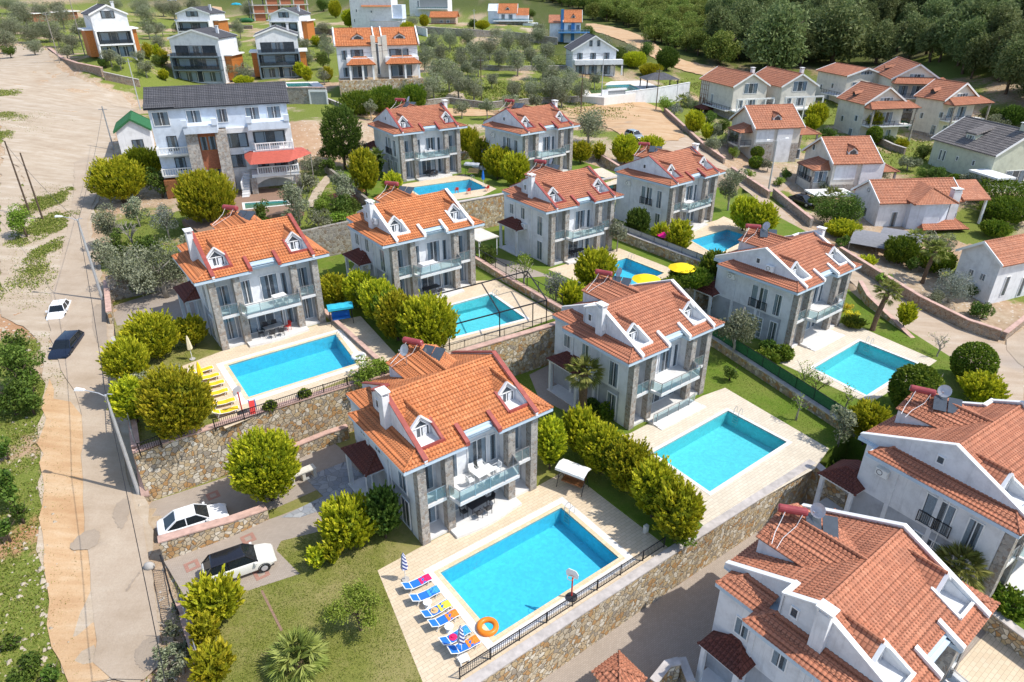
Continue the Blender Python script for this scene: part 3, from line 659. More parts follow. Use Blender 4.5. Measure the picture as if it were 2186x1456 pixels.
# street-side walls
wall([tuple(at(px, py, z).xy) for px, py, z in [(286,905,8.8),(292,960,8.8),(300,1000,7.0),(314,1070,4.6)]], [5, 4, 3.5, 3.5], [9.5, 9.0, 7.2, 5.0], 'retaining_stone', 'stepped stone end wall beside the leaning street lamp', thick=.45)
wall([tuple(at(px, py, z).xy) for px, py, z in [(234,625,8.8),(240,690,8.8)]], 7.5, [10.2, 10.0], 'retaining_stone', 'short stone gate wall at the shaded driveway', thick=.4)
wall([tuple(at(px, py, z).xy) for px, py, z in [(246,735,8.8),(266,830,8.8),(284,900,8.8)]], 6, [9.6, 9.5, 9.4], 'concrete', 'low concrete wall beneath the yellow conifers at the road edge', thick=.3, cap=None)
wall([tuple(at(px, py, 4.4).xy) for px, py in [(350,1192),(420,1168),(500,1137),(572,1104)]], 3.5, [6.0, 5.9, 5.6, 5.3], 'retaining_stone', 'low stone wall between the two parked white cars', thick=.55)
wall([tuple(at(px, py, z).xy) for px, py, z in [(390,1300,4.4),(412,1370,4.2),(440,1456,4.0)]], 3.0, [5.0, 5.0, 4.9], 'retaining_stone', 'low mottled stone wall along the roadside shrubs', thick=.45)
wall([tuple(at(px, py, 4.4).xy) for px, py in [(585,1010),(640,975),(700,950),(745,935)]], 4.0, [5.5, 5.6, 5.6, 5.6], 'retaining_stone', 'low stone wall behind the small stone bench', thick=.4)
# the brick road: stone walls on both sides
def gpts(*l): return [tuple(G(*q).xy) for q in l]
def gz(pts, d): return [terr(*p) + d for p in pts]
for pix, h, lab, mt in [
  ([(1832,618),(1850,650),(1905,690),(1990,750),(2040,790),(2110,842)], 1.1, 'low stone wall between the squarish pool garden and the brick road', 'retaining_stone'),
  ([(1790,548),(1880,605),(1960,655),(2060,705),(2130,728)], 1.3, 'brownish stone wall below the grey olive bush on the far side of the brick road', 'brick_stone'),
  ([(2140,726),(2186,690),(2230,660)], .9, 'stone wall turning off the brick road at the pale side street', 'brick_stone'),
  ([(1730,486),(1680,445),(1650,420)], 1.3, 'stone wall near the carport and the palms', 'grey_stone'),
  ([(1418,240),(1460,280),(1500,318),(1545,350)], 1.0, 'pinkish stone wall beside the paved slope', 'brick_stone'),
  ([(1560,372),(1600,398),(1640,425)], 1.2, 'stone wall in front of the first clay-roofed cream villa', 'brick_stone')]:
    if mt not in M: stonework('brick_stone', [(.33, .23, .16), (.28, .19, .13), (.40, .31, .23), (.30, .25, .21)], (.44, .38, .31), 3.4, .035)
    P_ = gpts(*pix); wall(P_, gz(P_, -1), gz(P_, h), mt, lab, thick=.4)
P_ = gpts((135,150),(180,160),(228,178),(262,186)); wall(gpts((104,102),(135,128),(170,150),(222,165)), [terr(*p) - 1 for p in gpts((104,102),(135,128),(170,150),(222,165))], [22.6, 22.4, 22.2, 21.6], 'brick_stone', 'pinkish brown stone wall climbing beside the dirt yard', thick=.6)
# ------------------------------------------------------------------ shared house pieces
def tile_surface(m, O, U, V, w_, h_, keep=None, cw=.25, rh=.36, amp=.055, step=.045, samp=4):
    """corrugated clay tiles on a slope: O lower corner, U along the eaves, V up the slope"""
    O, U, V = (np.array(q, float) for q in (O, U, V)); U /= np.linalg.norm(U); V /= np.linalg.norm(V); N = np.cross(U, V); N /= np.linalg.norm(N)
    nr = max(1, round(h_ / rh)); rh = h_ / nr
    if cw == .25: nc = max(1, math.ceil(w_ / cw - .2))
    else: nc = max(1, round(w_ / cw)); cw = w_ / nc
    us = np.arange(nc * samp + 1) * cw / samp; pr = amp * np.abs(np.sin(np.pi * (np.arange(nc * samp + 1) % samp) / samp))
    vs_, ls = [], []
    for j in range(nr): vs_ += [j * rh - .03, (j + 1) * rh - .03]; ls += [step, 0]
    vs_ = np.array(vs_); ls = np.array(ls)
    P = O + us[None, :, None] * U + vs_[:, None, None] * V + (pr[None, :, None] + ls[:, None, None]) * N
    a = len(us); r = len(vs_)
    j, i = np.meshgrid(np.arange(r - 1), np.arange(a - 1), indexing='ij')
    F = np.stack([j * a + i, j * a + i + 1, (j + 1) * a + i + 1, (j + 1) * a + i], -1).reshape(-1, 4)
    if keep is not None:
        cu = ((us[:-1] + us[1:]) / 2)[None].repeat(r - 1, 0).ravel(); cv = ((vs_[:-1] + vs_[1:]) / 2)[:, None].repeat(a - 1, 1).ravel()
        F = F[keep(cu, cv)]
    used = np.unique(F); mp_ = -np.ones(a * r, int); mp_[used] = np.arange(len(used))
    m.add(P.reshape(-1, 3)[used].tolist(), mp_[F].tolist())
def ridge(m, pts, r=.11):
    """half-round ridge tiles, lapped"""
    P = [Vector(p) for p in pts]
    for a, b in zip(P[:-1], P[1:]):
        L = (b - a).length; n = max(1, int(L / .38)); d = (b - a) / n
        for k in range(n): m.path([a + d * k, a + d * (k + 1.08)], n=6, rad=[r * 1.12, r * .92])
_WM = {}
def window(parent, x, y, z, w_, h_, rz=0, nv=2, nh=1, curtain=True, frame='white_paint', door=False, arch=False, name='window'):
    """frame with mullions, a pane and curtains; front faces -y before turning by rz"""
    key = (round(w_, 2), round(h_, 2), nv, nh, curtain, frame)
    if key not in _WM:
        f = .06; m = MB()
        m.box(-.02, w_ + .02, -.07, .0, -.02, f); m.box(-.02, w_ + .02, -.07, .0, h_ - f, h_ + .02); m.box(-.02, f, -.07, 0, f, h_ - f); m.box(w_ - f, w_ + .02, -.07, 0, f, h_ - f)
        for k in range(1, nv): m.box(w_ * k / nv - f / 2, w_ * k / nv + f / 2, -.06, -.003, f, h_ - f)
        for k in range(1, nh): m.box(f, w_ - f, -.055, -.004, h_ * k / nh - f / 2, h_ * k / nh + f / 2)
        a = m.build('window', M[frame])
        g = MB(); g.sheet([(f, -.045, f), (w_ - f, -.045, f), (w_ - f, -.045, h_ - f), (f, -.045, h_ - f)]); g = g.build('pane', M['window_glass'])
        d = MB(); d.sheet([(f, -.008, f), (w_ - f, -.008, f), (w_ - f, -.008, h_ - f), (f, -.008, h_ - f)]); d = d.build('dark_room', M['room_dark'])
        c = None
        if curtain:
            c = MB(); rr = random.Random(hash(key) % 999)
            for s0, s1 in ((.06, .30 + rr.random() * .1), (.66 + rr.random() * .1, .94)):
                n = 8; xs = [w_ * (s0 + (s1 - s0) * k / n) for k in range(n + 1)]; c.add([(xx, -.028 + .008 * (k % 2), zz) for zz in (f, h_ - f) for k, xx in enumerate(xs)], [(k, k + 1, n + 2 + k, n + 1 + k) for k in range(n)])
            c = c.build('curtain', M['curtain'])
        for q in (a, g, d, c):
            if q: C.objects.unlink(q)
        _WM[key] = (a, g, d, c)
    a, g, d, c = _WM[key]
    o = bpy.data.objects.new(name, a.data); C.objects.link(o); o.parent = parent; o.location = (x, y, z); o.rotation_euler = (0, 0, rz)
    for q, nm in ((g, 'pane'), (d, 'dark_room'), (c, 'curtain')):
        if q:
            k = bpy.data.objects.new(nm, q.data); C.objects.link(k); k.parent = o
    return o
def railing(parent, pts, h=1.0, glass=True, gm='rail_glass', post=1.1, mat='steel', bars=0, name='railing', top=.05):
    m = MB(); g = MB(); P = [Vector(p) for p in pts]
    for a, b in zip(P[:-1], P[1:]):
        L = (b - a).length; n = max(1, round(L / post))
        for k in range(n + 1): p = a.lerp(b, k / n); m.bar(p, p + Vector((0, 0, h)), top)
        m.bar(a + Vector((0, 0, h)), b + Vector((0, 0, h)), top)
        if bars:
            nb = max(2, int(L / bars)); m.bar(a + Vector((0, 0, .1)), b + Vector((0, 0, .1)), top * .7)
            for k in range(1, nb): p = a.lerp(b, k / nb); m.bar(p + Vector((0, 0, .1)), p + Vector((0, 0, h)), .022)
        if glass: g.add([a + Vector((0, 0, .1)), b + Vector((0, 0, .1)), b + Vector((0, 0, h - .08)), a + Vector((0, 0, h - .08))], [(0, 1, 2, 3)])
    o = m.build(name, M[mat], parent)
    if glass: g.build('glass_panel', M[gm], o)
    return o

VK = (9.53 - 7) / 5.11; VB = (9.53 - 7.0) / 5.8
def zf(y): return 7 + VK * y
def zb(y): return 9.53 - VB * (y - 5.11)
def villa(key, label, mir, trim, tile, lower='grey_stucco', railm='steel', porch_at=None, steps=False, rail_lower=False, wing=True):
    x0, y0, z0, yaw = VILLA[key]
    T = thing('villa', label, 'villa', (x0, y0, z0), yaw); W = 12.0
    X = (lambda x: W - x) if mir else (lambda x: x)
    def bx(m, a, b, *r): m.box(min(X(a), X(b)), max(X(a), X(b)), *r)
    # --- walls
    m = MB(); m.box(1.1, 10.95, 1.75, 10.2, 3.1, 6.85); m.build('upper_wall', M['white_stucco'], T)
    m = MB(); m.box(1.12, 10.93, 1.77, 10.18, -.3, 3.1); m.build('lower_wall', M[lower], T)
    m = MB(); m.box(1.1, 1.5, .95, 1.75, -.3, 6.85); m.box(10.5, 10.95, .95, 1.75, -.3, 6.85); m.box(3.2, 3.5, .9, 1.75, 0, 6.85); m.box(8.5, 8.8, .9, 1.75, 0, 6.85); m.split('side_wall', M['white_stucco'], T)
    m = MB(); m.box(1.02, 1.12, 4.6, 4.9, 0, 6.8); m.box(1.02, 1.12, 7.6, 7.9, 0, 6.8); m.split('pilaster', M['white_stucco'], T)
    # --- eaves slab with fascia and notch
    ol = [(0, 0), (4.75, 0), (4.75, .8), (7.3, .8), (7.3, 0), (12, 0)]
    back = [(12, 9.6), (10.7, 9.6), (10.7, 11.0), (X(2.5), 11.0), (X(2.5), 10.5), (X(1.0), 10.5), (X(1.0), 8.0), (X(0), 8.0)] if not mir else \
           [(X(0), 8.0), (X(1.0), 8.0), (X(1.0), 10.5), (X(2.5), 10.5), (X(2.5), 11.0), (1.3, 11.0), (1.3, 9.6), (0, 9.6)]
    m = MB(); m.prism(ol + back, 6.72, 6.98); m.build('eaves', M['fascia_paint'], T)
    m = MB(); m.box(4.78, 7.27, .78, 1.0, 6.9, 7.42); m.box(4.9, 7.1, .55, .78, 7.16, 7.26); m.box(4.9, 7.1, .60, .78, 7.0, 7.06); m.build('notch_beam', M['fascia_paint'], T)
    # --- main roof
    m = MB(); k1 = math.hypot(1, VK); k2 = math.hypot(1, VB)
    def keepf(u, v):
        x = u + 1.5; y = v / k1
        r = ~((x > 4.72) & (x < 7.33) & (y < .8))
        for a, b in ((1.6, 3.45), (8.7, 10.55)): r &= ~((x > a) & (x < b) & (y > .85) & (y < 2.5))
        return r
    tile_surface(m, (1.5, 0, 7.0), (1, 0, 0), (0, 1, VK), 9.0, 5.11 * k1, keepf)
    def keepb(u, v):
        x = 10.5 - u; y = 10.91 - v / k2
        return ~((np.abs(X(0) - x) < 2.6) & (y > 6.8))
    tile_surface(m, (10.5, 10.91, 7.03), (-1, 0, 0), (0, -1, VB), 9.0, 5.8 * k2, keepb)
    ridge(m, [(1.7, 5.11, 9.55), (10.5, 5.11, 9.55)])
    # skirts: front hip ends, then the side runs
    for s in (0, 1):
        xs = (lambda x: x) if s == 0 else (lambda x: W - x); sg = 1 if s == 0 else -1
        jog = (s == 0) != mir; yb = 8.0 if jog else 9.5; wd = 1.6 if s == 0 else 1.45; kk = math.hypot(1, .344)
        o_ = (xs(0) if s == 0 else xs(wd), 0, 7.0)
        tile_surface(m, o_, (1, 0, 0), (0, 1, VK), wd, 1.15 * k1, (lambda u, v: v / k1 < u * .69) if s == 0 else (lambda u, v: v / k1 < (wd - u) * .69))
        ks = lambda u, v: (v / kk * .69 < (yb - u if s == 0 else u)) & (v / kk * .69 < (u if s == 0 else yb - u)) & (v / kk < wd)
        if s == 0: tile_surface(m, (0, yb, 7), (0, -1, 0), (1, 0, .344), yb, wd * kk, ks)
        else: tile_surface(m, (W, 0, 7), (0, 1, 0), (-1, 0, .344), yb, wd * kk, ks)
        ridge(m, [(xs(0), 0, 7.05), (xs(wd), wd * .69, 7.6)], .08); ridge(m, [(xs(0), yb, 7.05), (xs(wd), yb - wd * .69, 7.6)], .08)
        m.add([(xs(0), yb, 7), (xs(wd), yb - wd * .69, 7.55), (xs(wd), yb, 7.0)], [(0, 1, 2)])
        if jog:
            if s == 0: tile_surface(m, (1.0, 10.5, 7), (0, -1, 0), (1, 0, .344), 2.9, 1.6 * kk, lambda u, v: v / kk * .69 < u)
            else: tile_surface(m, (11.0, 7.6, 7), (0, 1, 0), (-1, 0, .344), 2.9, 1.6 * kk, lambda u, v: v / kk * .69 < 2.9 - u)
            ridge(m, [(xs(1.0), 10.5, 7.05), (xs(2.6), 9.4, 7.6)], .08); m.add([(xs(1.0), 10.5, 7), (xs(2.6), 9.4, 7.55), (xs(2.6), 10.5, 7)], [(0, 1, 2)])
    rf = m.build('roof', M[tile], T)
    # --- gable walls with capped parapets
    m = MB(); cp = MB(); th = .22
    def gable(xa, pts, low=6.9):
        """pts: (y, z) along the top"""
        ol = [(p[0], p[1]) for p in pts] + [(pts[-1][0], low), (pts[0][0], low)]
        m.extr([(xa - th / 2, y, z) for y, z in ol], (th, 0, 0))
        for (ya, za), (yb_, zb_) in zip(pts[:-1], pts[1:]):
            cp.hexa([(xa - .17, ya, za), (xa + .17, ya, za), (xa + .17, yb_, zb_), (xa - .17, yb_, zb_)], [(xa - .17, ya, za + .09), (xa + .17, ya, za + .09), (xa + .17, yb_, zb_ + .09), (xa - .17, yb_, zb_ + .09)])
    jx, jx2 = X(1.6) if not mir else X(1.6) + .0, X(2.6)
    gable(jx, [(-.04, zf(0) + .22), (5.11, 9.53 + .24), (6.85, zb(6.85) + .22)])
    gable(jx2, [(6.85, zb(6.85) + .22), (10.95, zb(10.95) + .2)])
    a, b = sorted((jx, jx2)); m.box(a - .11, b + .11, 6.74, 6.96, 6.9, zb(6.85) + .2); cp.box(a - .17, b + .17, 6.70, 7.0, zb(6.85) + .2, zb(6.85) + .3)
    gable(X(10.5), [(-.04, zf(0) + .22), (5.11, 9.53 + .24), (10.95, zb(10.95) + .2)])
    m.split('gable_wall', M['white_stucco'], T); pc = M['maroon_paint'] if trim == 'maroon' else M['trim_white']
    # eave stubs either side of the notch
    for xx in (4.74, 7.32): cp.hexa([(xx - .15, -.06, zf(0) - .05), (xx + .15, -.06, zf(0) - .05), (xx + .15, 1.4, zf(1.4) - .05), (xx - .15, 1.4, zf(1.4) - .05)], [(xx - .15, -.06, zf(0) + .26), (xx + .15, -.06, zf(0) + .26), (xx + .15, 1.4, zf(1.4) + .26), (xx - .15, 1.4, zf(1.4) + .26)])
    # dormer recess trims
    for a, b, side in ((1.72, 3.42, 1), (8.72, 10.4, 0)):
        cp.box(a, b + (.12 if side else 0), .74, .9, 7.2, 7.62)
        xx = b if side else a
        cp.hexa([(xx - .1, .8, 7.3), (xx + .1, .8, 7.3), (xx + .1, 2.5, zf(2.5) - .1), (xx - .1, 2.5, zf(2.5) - .1)], [(xx - .1, .8, zf(.8) + .2), (xx + .1, .8, zf(.8) + .2), (xx + .1, 2.5, zf(2.5) + .16), (xx - .1, 2.5, zf(2.5) + .16)])
    cp.split('parapet', pc, T)
    # --- dormers
    for a, b in ((1.72, 3.42), (8.72, 10.38)):
        c_ = (a + b) / 2; yw = 2.32
        m = MB(); m.box(a, b, .88, yw, 7.15, 7.25)
        m.extr([(a - .02, .88, 7.2), (a - .02, yw, 7.2), (a - .02, yw, zf(yw)), (a - .02, .88, zf(.88))], (.06, 0, 0)); m.extr([(b - .04, .88, 7.2), (b - .04, yw, 7.2), (b - .04, yw, zf(yw)), (b - .04, .88, zf(.88))], (.06, 0, 0))
        m.extr([(a, yw, 7.2), (b, yw, 7.2), (b, yw, 8.05), (c_, yw, 8.92), (a, yw, 8.05)], (0, .12, 0))
        d = m.build('dormer', M['white_stucco'], T)
        m = MB(); o1 = [(a + .2, 7.27), (b - .2, 7.27), (b - .2, 8.0), (c_, 8.62), (a + .2, 8.0)]
        for p, q in zip(o1, o1[1:] + o1[:1]): m.bar((p[0], yw - .04, p[1]), (q[0], yw - .04, q[1]), .09, .06)
        m.bar((c_, yw - .04, 7.25), (c_, yw - .04, 8.1), .07, .06); m.bar((a + .2, yw - .04, 8.05), (b - .2, yw - .04, 8.05), .06, .06); m.bar((a - .14, yw - .12, 7.98), (c_, yw - .12, 9.0), .2, .1); m.bar((b + .14, yw - .12, 7.98), (c_, yw - .12, 9.0), .2, .1)
        m.build('window_frame', M['white_paint'], d)
        m = MB(); m.sheet([(x, yw - .012, z) for x, z in o1]); m.build('pane', M['panel_blue'], d)
        m = MB()
        for q in (a + .24, c_ + .16):
            n = 5; m.add([(q + (c_ - a - .52) * k / n, yw - .02 - .008 * (k % 2), z) for z in (7.27, 7.95) for k in range(n + 1)], [(k, k + 1, n + 2 + k, n + 1 + k) for k in range(n)])
        m.split('curtain', M['curtain'], d)
        m = MB()
        for e in (a - .18, b + .18):
            tri_ = [(e, yw - .06, 8.0), (c_, yw - .06, 9.06), (c_, 4.25, 9.14), (e, yw + .3, zf(yw + .3) + .06)]
            m.add([Vector(p) for p in tri_] + [Vector(p) - Vector((0, 0, .06)) for p in tri_], [(0, 1, 2, 3), (7, 6, 5, 4), (0, 4, 5, 1), (1, 5, 6, 2), (2, 6, 7, 3), (3, 7, 4, 0)])
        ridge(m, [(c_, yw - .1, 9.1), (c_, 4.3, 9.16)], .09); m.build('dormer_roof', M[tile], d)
    # --- rear stair gable
    m = MB(); m.extr([(4.5, 7.3, zb(7.3)), (4.5, 10.15, zb(10.15) - .3), (4.5, 10.15, 8.55), (4.5, 7.3, 8.55)], (.15, 0, 0)); m.extr([(8.6, 7.3, zb(7.3)), (8.6, 10.15, zb(10.15) - .3), (8.6, 10.15, 8.55), (8.6, 7.3, 8.55)], (-.15, 0, 0))
    m.extr([(4.5, 10.15, 6.9), (8.6, 10.15, 6.9), (8.6, 10.15, 8.55), (6.55, 10.15, 9.4), (4.5, 10.15, 8.55)], (0, .15, 0))
    rg = m.build('rear_gable', M['white_stucco'], T)
    m = MB(); kc = .41; kk = math.hypot(1, kc)
    tile_surface(m, (4.35, 10.45, 8.55), (0, -1, 0), (1, 0, kc), 5.1, 2.2 * kk, lambda u, v: (10.45 - u) > 5.4 + (2.2 - v / kk) * .88)
    tile_surface(m, (8.75, 5.35, 8.55), (0, 1, 0), (-1, 0, kc), 5.1, 2.2 * kk, lambda u, v: (5.35 + u) > 5.4 + (2.2 - v / kk) * .88)
    m.add([(4.35, 10.45, 8.5), (6.55, 10.45, 9.4), (6.55, 5.4, 9.4), (4.35, 7.3, 8.5)], [(0, 1, 2, 3)]); m.add([(8.75, 10.45, 8.5), (6.55, 10.45, 9.4), (6.55, 5.4, 9.4), (8.75, 7.3, 8.5)], [(0, 1, 2, 3)])
    ridge(m, [(6.55, 10.45, 9.5), (6.55, 5.2, 9.55)], .1); m.build('gable_tiles', M[tile], rg)
    # --- chimney
    m = MB(); bx(m, 1.0, 1.5, 4.25, 4.95, 7.3, 9.9); ch = m.build('chimney', M['white_stucco'], T)
    m = MB(); bx(m, .9, 1.6, 4.15, 5.05, 10.15, 10.25); bx(m, .98, 1.06, 4.23, 4.31, 9.9, 10.15); bx(m, 1.44, 1.52, 4.23, 4.31, 9.9, 10.15); bx(m, .98, 1.06, 4.89, 4.97, 9.9, 10.15); bx(m, 1.44, 1.52, 4.89, 4.97, 9.9, 10.15); m.build('chimney_cap', M['trim_white'], ch)
    # --- columns
    for a in (1.07, 3.13, 8.27, 10.28):
        m = MB(); m.box(a, a + .6, .32, .92, -.2, 6.72); m.build('column', M['grey_stone'], T)
    # --- terrace floor and steps
    n = 12; fr = [(3.25 + 5.6 * k / n, -.5 - .28 * math.sin(math.pi * min(1, k / n * 1.15)) if not steps else -.5) for k in range(n + 1)]
    m = MB(); m.prism([(1.5, .45), (3.25, .45)] + fr + [(8.9, .45), (10.6, .45), (10.6, 1.8), (1.5, 1.8)], -.05, .22)
    if steps: m.box(3.3, 9.0, -.95, -.5, -.05, .14); m.box(3.3, 9.2, -1.4, -.95, -.05, .07)
    m.build('terrace_floor', M['marble'], T)
    # --- balcony
    m = MB(); m.prism([(1.5, .35), (3.3, .35), (3.5, -.75), (8.45, -.75), (8.7, .35), (10.5, .35), (10.5, 1.76), (1.5, 1.76)], 2.95, 3.2); bal = m.build('balcony', M['marble'], T)
    railing(bal, [(3.35, .3, 3.2), (3.53, -.7, 3.2), (8.42, -.7, 3.2), (8.65, .3, 3.2)], 1.0, mat=railm)
    railing(bal, [(1.7, .42, 3.2), (3.1, .42, 3.2)], 1.0, mat=railm, post=.8); railing(bal, [(8.9, .42, 3.2), (10.2, .42, 3.2)], 1.0, mat=railm, post=.8)
    if rail_lower: railing(bal, [(3.3, -.4, .2)] + [(x, y + .06, .2) for x, y in fr[1:-1:3]] + [(8.8, -.3, .2)], .9, mat=railm)
    # --- windows
    for x, w_, h_, nv in ((1.75, 1.2, 2.35, 2), (4.0, .9, 2.35, 2), (5.75, 1.6, 2.4, 2), (7.6, .6, 2.3, 1), (9.05, 1.2, 2.35, 2)): window(T, x, 1.75, 3.24, w_, h_, 0, nv)
    for x, w_, h_, nv in ((1.75, 1.2, 2.3, 2), (4.0, 3.3, 2.3, 4), (7.5, .8, 2.2, 1), (9.05, 1.2, 2.3, 2)): window(T, x, 1.76, .24, w_, h_, 0, nv)
    if not mir:
        window(T, 1.1, 8.9, 4.5, .9, 1.3, -math.pi / 2, 2); window(T, 1.1, 6.5, 4.4, .9, 1.5, -math.pi / 2, 2); window(T, 1.1, 3.1, 3.3, 1.1, 2.4, -math.pi / 2, 2); window(T, 1.12, 3.1, .2, 1.1, 2.4, -math.pi / 2, 2)
        window(T, 1.49, 6.35, 7.95, .45, .7, -math.pi / 2, 1, curtain=False)
    else:
        window(T, 1.1, 5.6, 3.35, 1.9, 2.45, -math.pi / 2, 2); window(T, 1.12, 5.6, .2, 1.9, 2.3, -math.pi / 2, 3, 4); window(T, 1.1, 2.9, 3.3, .9, 2.4, -math.pi / 2, 2); window(T, 1.12, 2.9, .2, .9, 2.4, -math.pi / 2, 2)
        window(T, 1.39, 5.9, 8.0, .5, .6, -math.pi / 2, 1, curtain=False)
        m = MB(); m.box(.92, 1.1, 3.6, 5.7, 3.3, 3.36); 
        railing(T, [(1.0, 5.7, 3.3), (1.0, 3.6, 3.3)], .95, glass=False, mat='dark_metal', bars=.12, name='window_railing')
    # --- porch
    px, py, pw, pd = porch_at or ((-.35, 5.4, 1.5, 4.2) if not mir else (-.2, 9.4, 3.0, 3.0))
    m = MB(); kk = math.hypot(1, .5); hh = .5 * min(pw, 1.5)
    A_, B_, C_, D_ = (px, py, 3.35), (px + pw, py, 3.35), (px + pw, py + pd, 3.35), (px, py + pd, 3.35); e1 = (px + min(pw, 1.5), py + 1.2, 3.35 + hh); e2 = (px + min(pw, 1.5), py + pd - 1.2, 3.35 + hh)
    tile_surface(m, D_, (0, -1, 0), (1, 0, .5), pd, min(pw, 1.5) * kk, lambda u, v: (v / kk * .8 < u) & (v / kk * .8 < pd - u), cw=.25)
    m.add([A_, B_, (px + pw, py + 1.2, 3.35 + hh), e1], [(0, 1, 2, 3)]); m.add([C_, D_, e2, (px + pw, py + pd - 1.2, 3.35 + hh)], [(0, 1, 2, 3)]); m.add([e1, (px + pw, py + 1.2, 3.35 + hh), (px + pw, py + pd - 1.2, 3.35 + hh), e2], [(0, 1, 2, 3)])
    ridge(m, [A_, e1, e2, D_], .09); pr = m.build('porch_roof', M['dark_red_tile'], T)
    m = MB(); m.box(px + .05, px + pw, py + .05, py + pd - .05, 3.2, 3.33); m.build('porch_ceiling', M['white_stucco'], pr); m = MB()
    for a, b in ((px + .15, py + .25), (px + .15, py + pd - .45)): m.box(a, a + .28, b, b + .28, -.1, 3.2)
    m.split('porch_post', M['white_stucco'], pr)
    m = MB(); m.box(px + .05, px + pw + .3, py + .1, py + pd - .1, -.1, .12); m.build('porch_floor', M['marble'], pr)
    # --- gutter pipe
    m = MB(); m.bar((1.02, 4.2, 0), (1.02, 4.2, 6.7), .07, n=6); m.bar((10.99, 8, 0), (10.99, 8, 6.7), .07, n=6); m.split('downpipe', M['white_plastic'], T)
    return T
villa('A', 'large near villa with orange tiles, maroon parapets and white balcony furniture, above the biggest pool', False, 'maroon', 'orange_tile', porch_at=(-.35, 5.4, 1.5, 4.0))
villa('C', 'orange-tiled villa with maroon parapets above the yellow loungers', False, 'maroon', 'orange_tile')
villa('D', 'orange-tiled villa with white parapets behind the clipped hedge and pergola pool', False, 'white', 'orange_tile')
villa('E', 'clay-roofed villa with white parapets behind the palm, above the turquoise pool', False, 'white', 'clay_tile', rail_lower=True, steps=True)
villa('H', 'villa with pinkish roof and broad marble steps down to the squarish pool', True, 'white', 'clay_tile', steps=True)
villa('F', 'maroon-trimmed villa left of the two yellow parasols', False, 'maroon', 'clay_tile', lower='white_stucco')
villa('G', 'maroon-trimmed villa beside the brick road with the pink canopy in its garden', True, 'maroon', 'clay_tile', lower='white_stucco')
villa('I', 'maroon-trimmed villa behind the pool with the red chairs', True, 'maroon', 'clay_tile')
villa('J', 'maroon-trimmed villa nearest the parked silver car', True, 'maroon', 'clay_tile')
villa('K', 'nearest white-parapet villa, seen from above at the lower right corner', False, 'white', 'clay_tile', porch_at=(-.35, 7.2, 2.9, 2.9))
villa('L', 'white-parapet villa cut by the right edge, palm and shrubs at its side wall', True, 'white', 'clay_tile')
# ------------------------------------------------------------------ plants
leafmat('golden_leaf', (.13, .18, .01), (.42, .44, .02), (.70, .62, .04), .35); leafmat('hedge_leaf', (.05, .10, .008), (.14, .21, .015), (.30, .33, .04))
leafmat('olive_leaf', (.11, .13, .06), (.25, .27, .16), (.42, .43, .30)); leafmat('bush_leaf', (.035, .075, .012), (.10, .16, .02), (.20, .26, .05))
leafmat('pine_leaf', (.07, .11, .03), (.17, .21, .075), (.30, .33, .14), .4); leafmat('scrub_leaf', (.08, .13, .02), (.20, .25, .045), (.34, .36, .10), .35)
leafmat('palm_leaf', (.10, .13, .02), (.22, .25, .05), (.40, .40, .12)); leafmat('grey_leaf', (.14, .16, .12), (.27, .30, .24), (.42, .44, .37))
leafmat('spring_leaf', (.10, .16, .015), (.20, .30, .03), (.36, .44, .08)); leafmat('yellow_flower', (.55, .42, .02), (.75, .60, .03), (.85, .75, .10))
def leaves_mesh(name, P, D, L, Wd, tone, mat):
    """many small blades: centres P, directions D, lengths L, widths Wd"""
    n = len(P); r = np.random.default_rng(n); q = r.normal(size=(n, 3)); S = np.cross(D, q); S /= np.linalg.norm(S, axis=1)[:, None] + 1e-9
    a = P - D * L[:, None] / 2; b = P + D * L[:, None] / 2; w_ = S * Wd[:, None] / 2; mid = P + np.cross(D, S) * (Wd * .3)[:, None]
    V = np.stack([a, mid + w_, b, mid - w_], 1).reshape(-1, 3)
    me = bpy.data.meshes.new(name); me.vertices.add(n * 4); me.vertices.foreach_set('co', V.ravel().astype(np.float32))
    me.loops.add(n * 4); me.loops.foreach_set('vertex_index', np.arange(n * 4, dtype=np.int32)); me.polygons.add(n); me.polygons.foreach_set('loop_start', np.arange(0, n * 4, 4, dtype=np.int32))
    at_ = me.attributes.new('tone', 'FLOAT', 'POINT'); at_.data.foreach_set('value', np.repeat(tone, 4).astype(np.float32))
    me.materials.append(M[mat]); me.update(); me.validate(); return me
def sph(r, n): v = r.normal(size=(n, 3)); return v / np.linalg.norm(v, axis=1)[:, None]
_CM = {}
KIND = {  # leaf material, style, blade length, blade width, density per m2 of crown
 'golden': ('golden_leaf', 'tuft', .34, .13, 12), 'hedge': ('hedge_leaf', 'tuft', .2, .12, 16), 'green': ('bush_leaf', 'tuft', .3, .14, 12), 'spring': ('spring_leaf', 'blob', .2, .13, 60),
 'olive': ('olive_leaf', 'blob', .24, .12, 60), 'grey': ('grey_leaf', 'blob', .2, .1, 60), 'bush': ('bush_leaf', 'blob', .22, .14, 70), 'pine': ('pine_leaf', 'blob', .75, .3, 16), 'scrub': ('scrub_leaf', 'blob', .5, .32, 22),
 'flower': ('yellow_flower', 'blob', .16, .12, 60), 'sparse': ('spring_leaf', 'blob', .18, .1, 16), 'ball': ('hedge_leaf', 'tuft', .16, .12, 40), 'darkball': ('bush_leaf', 'tuft', .17, .12, 34)}
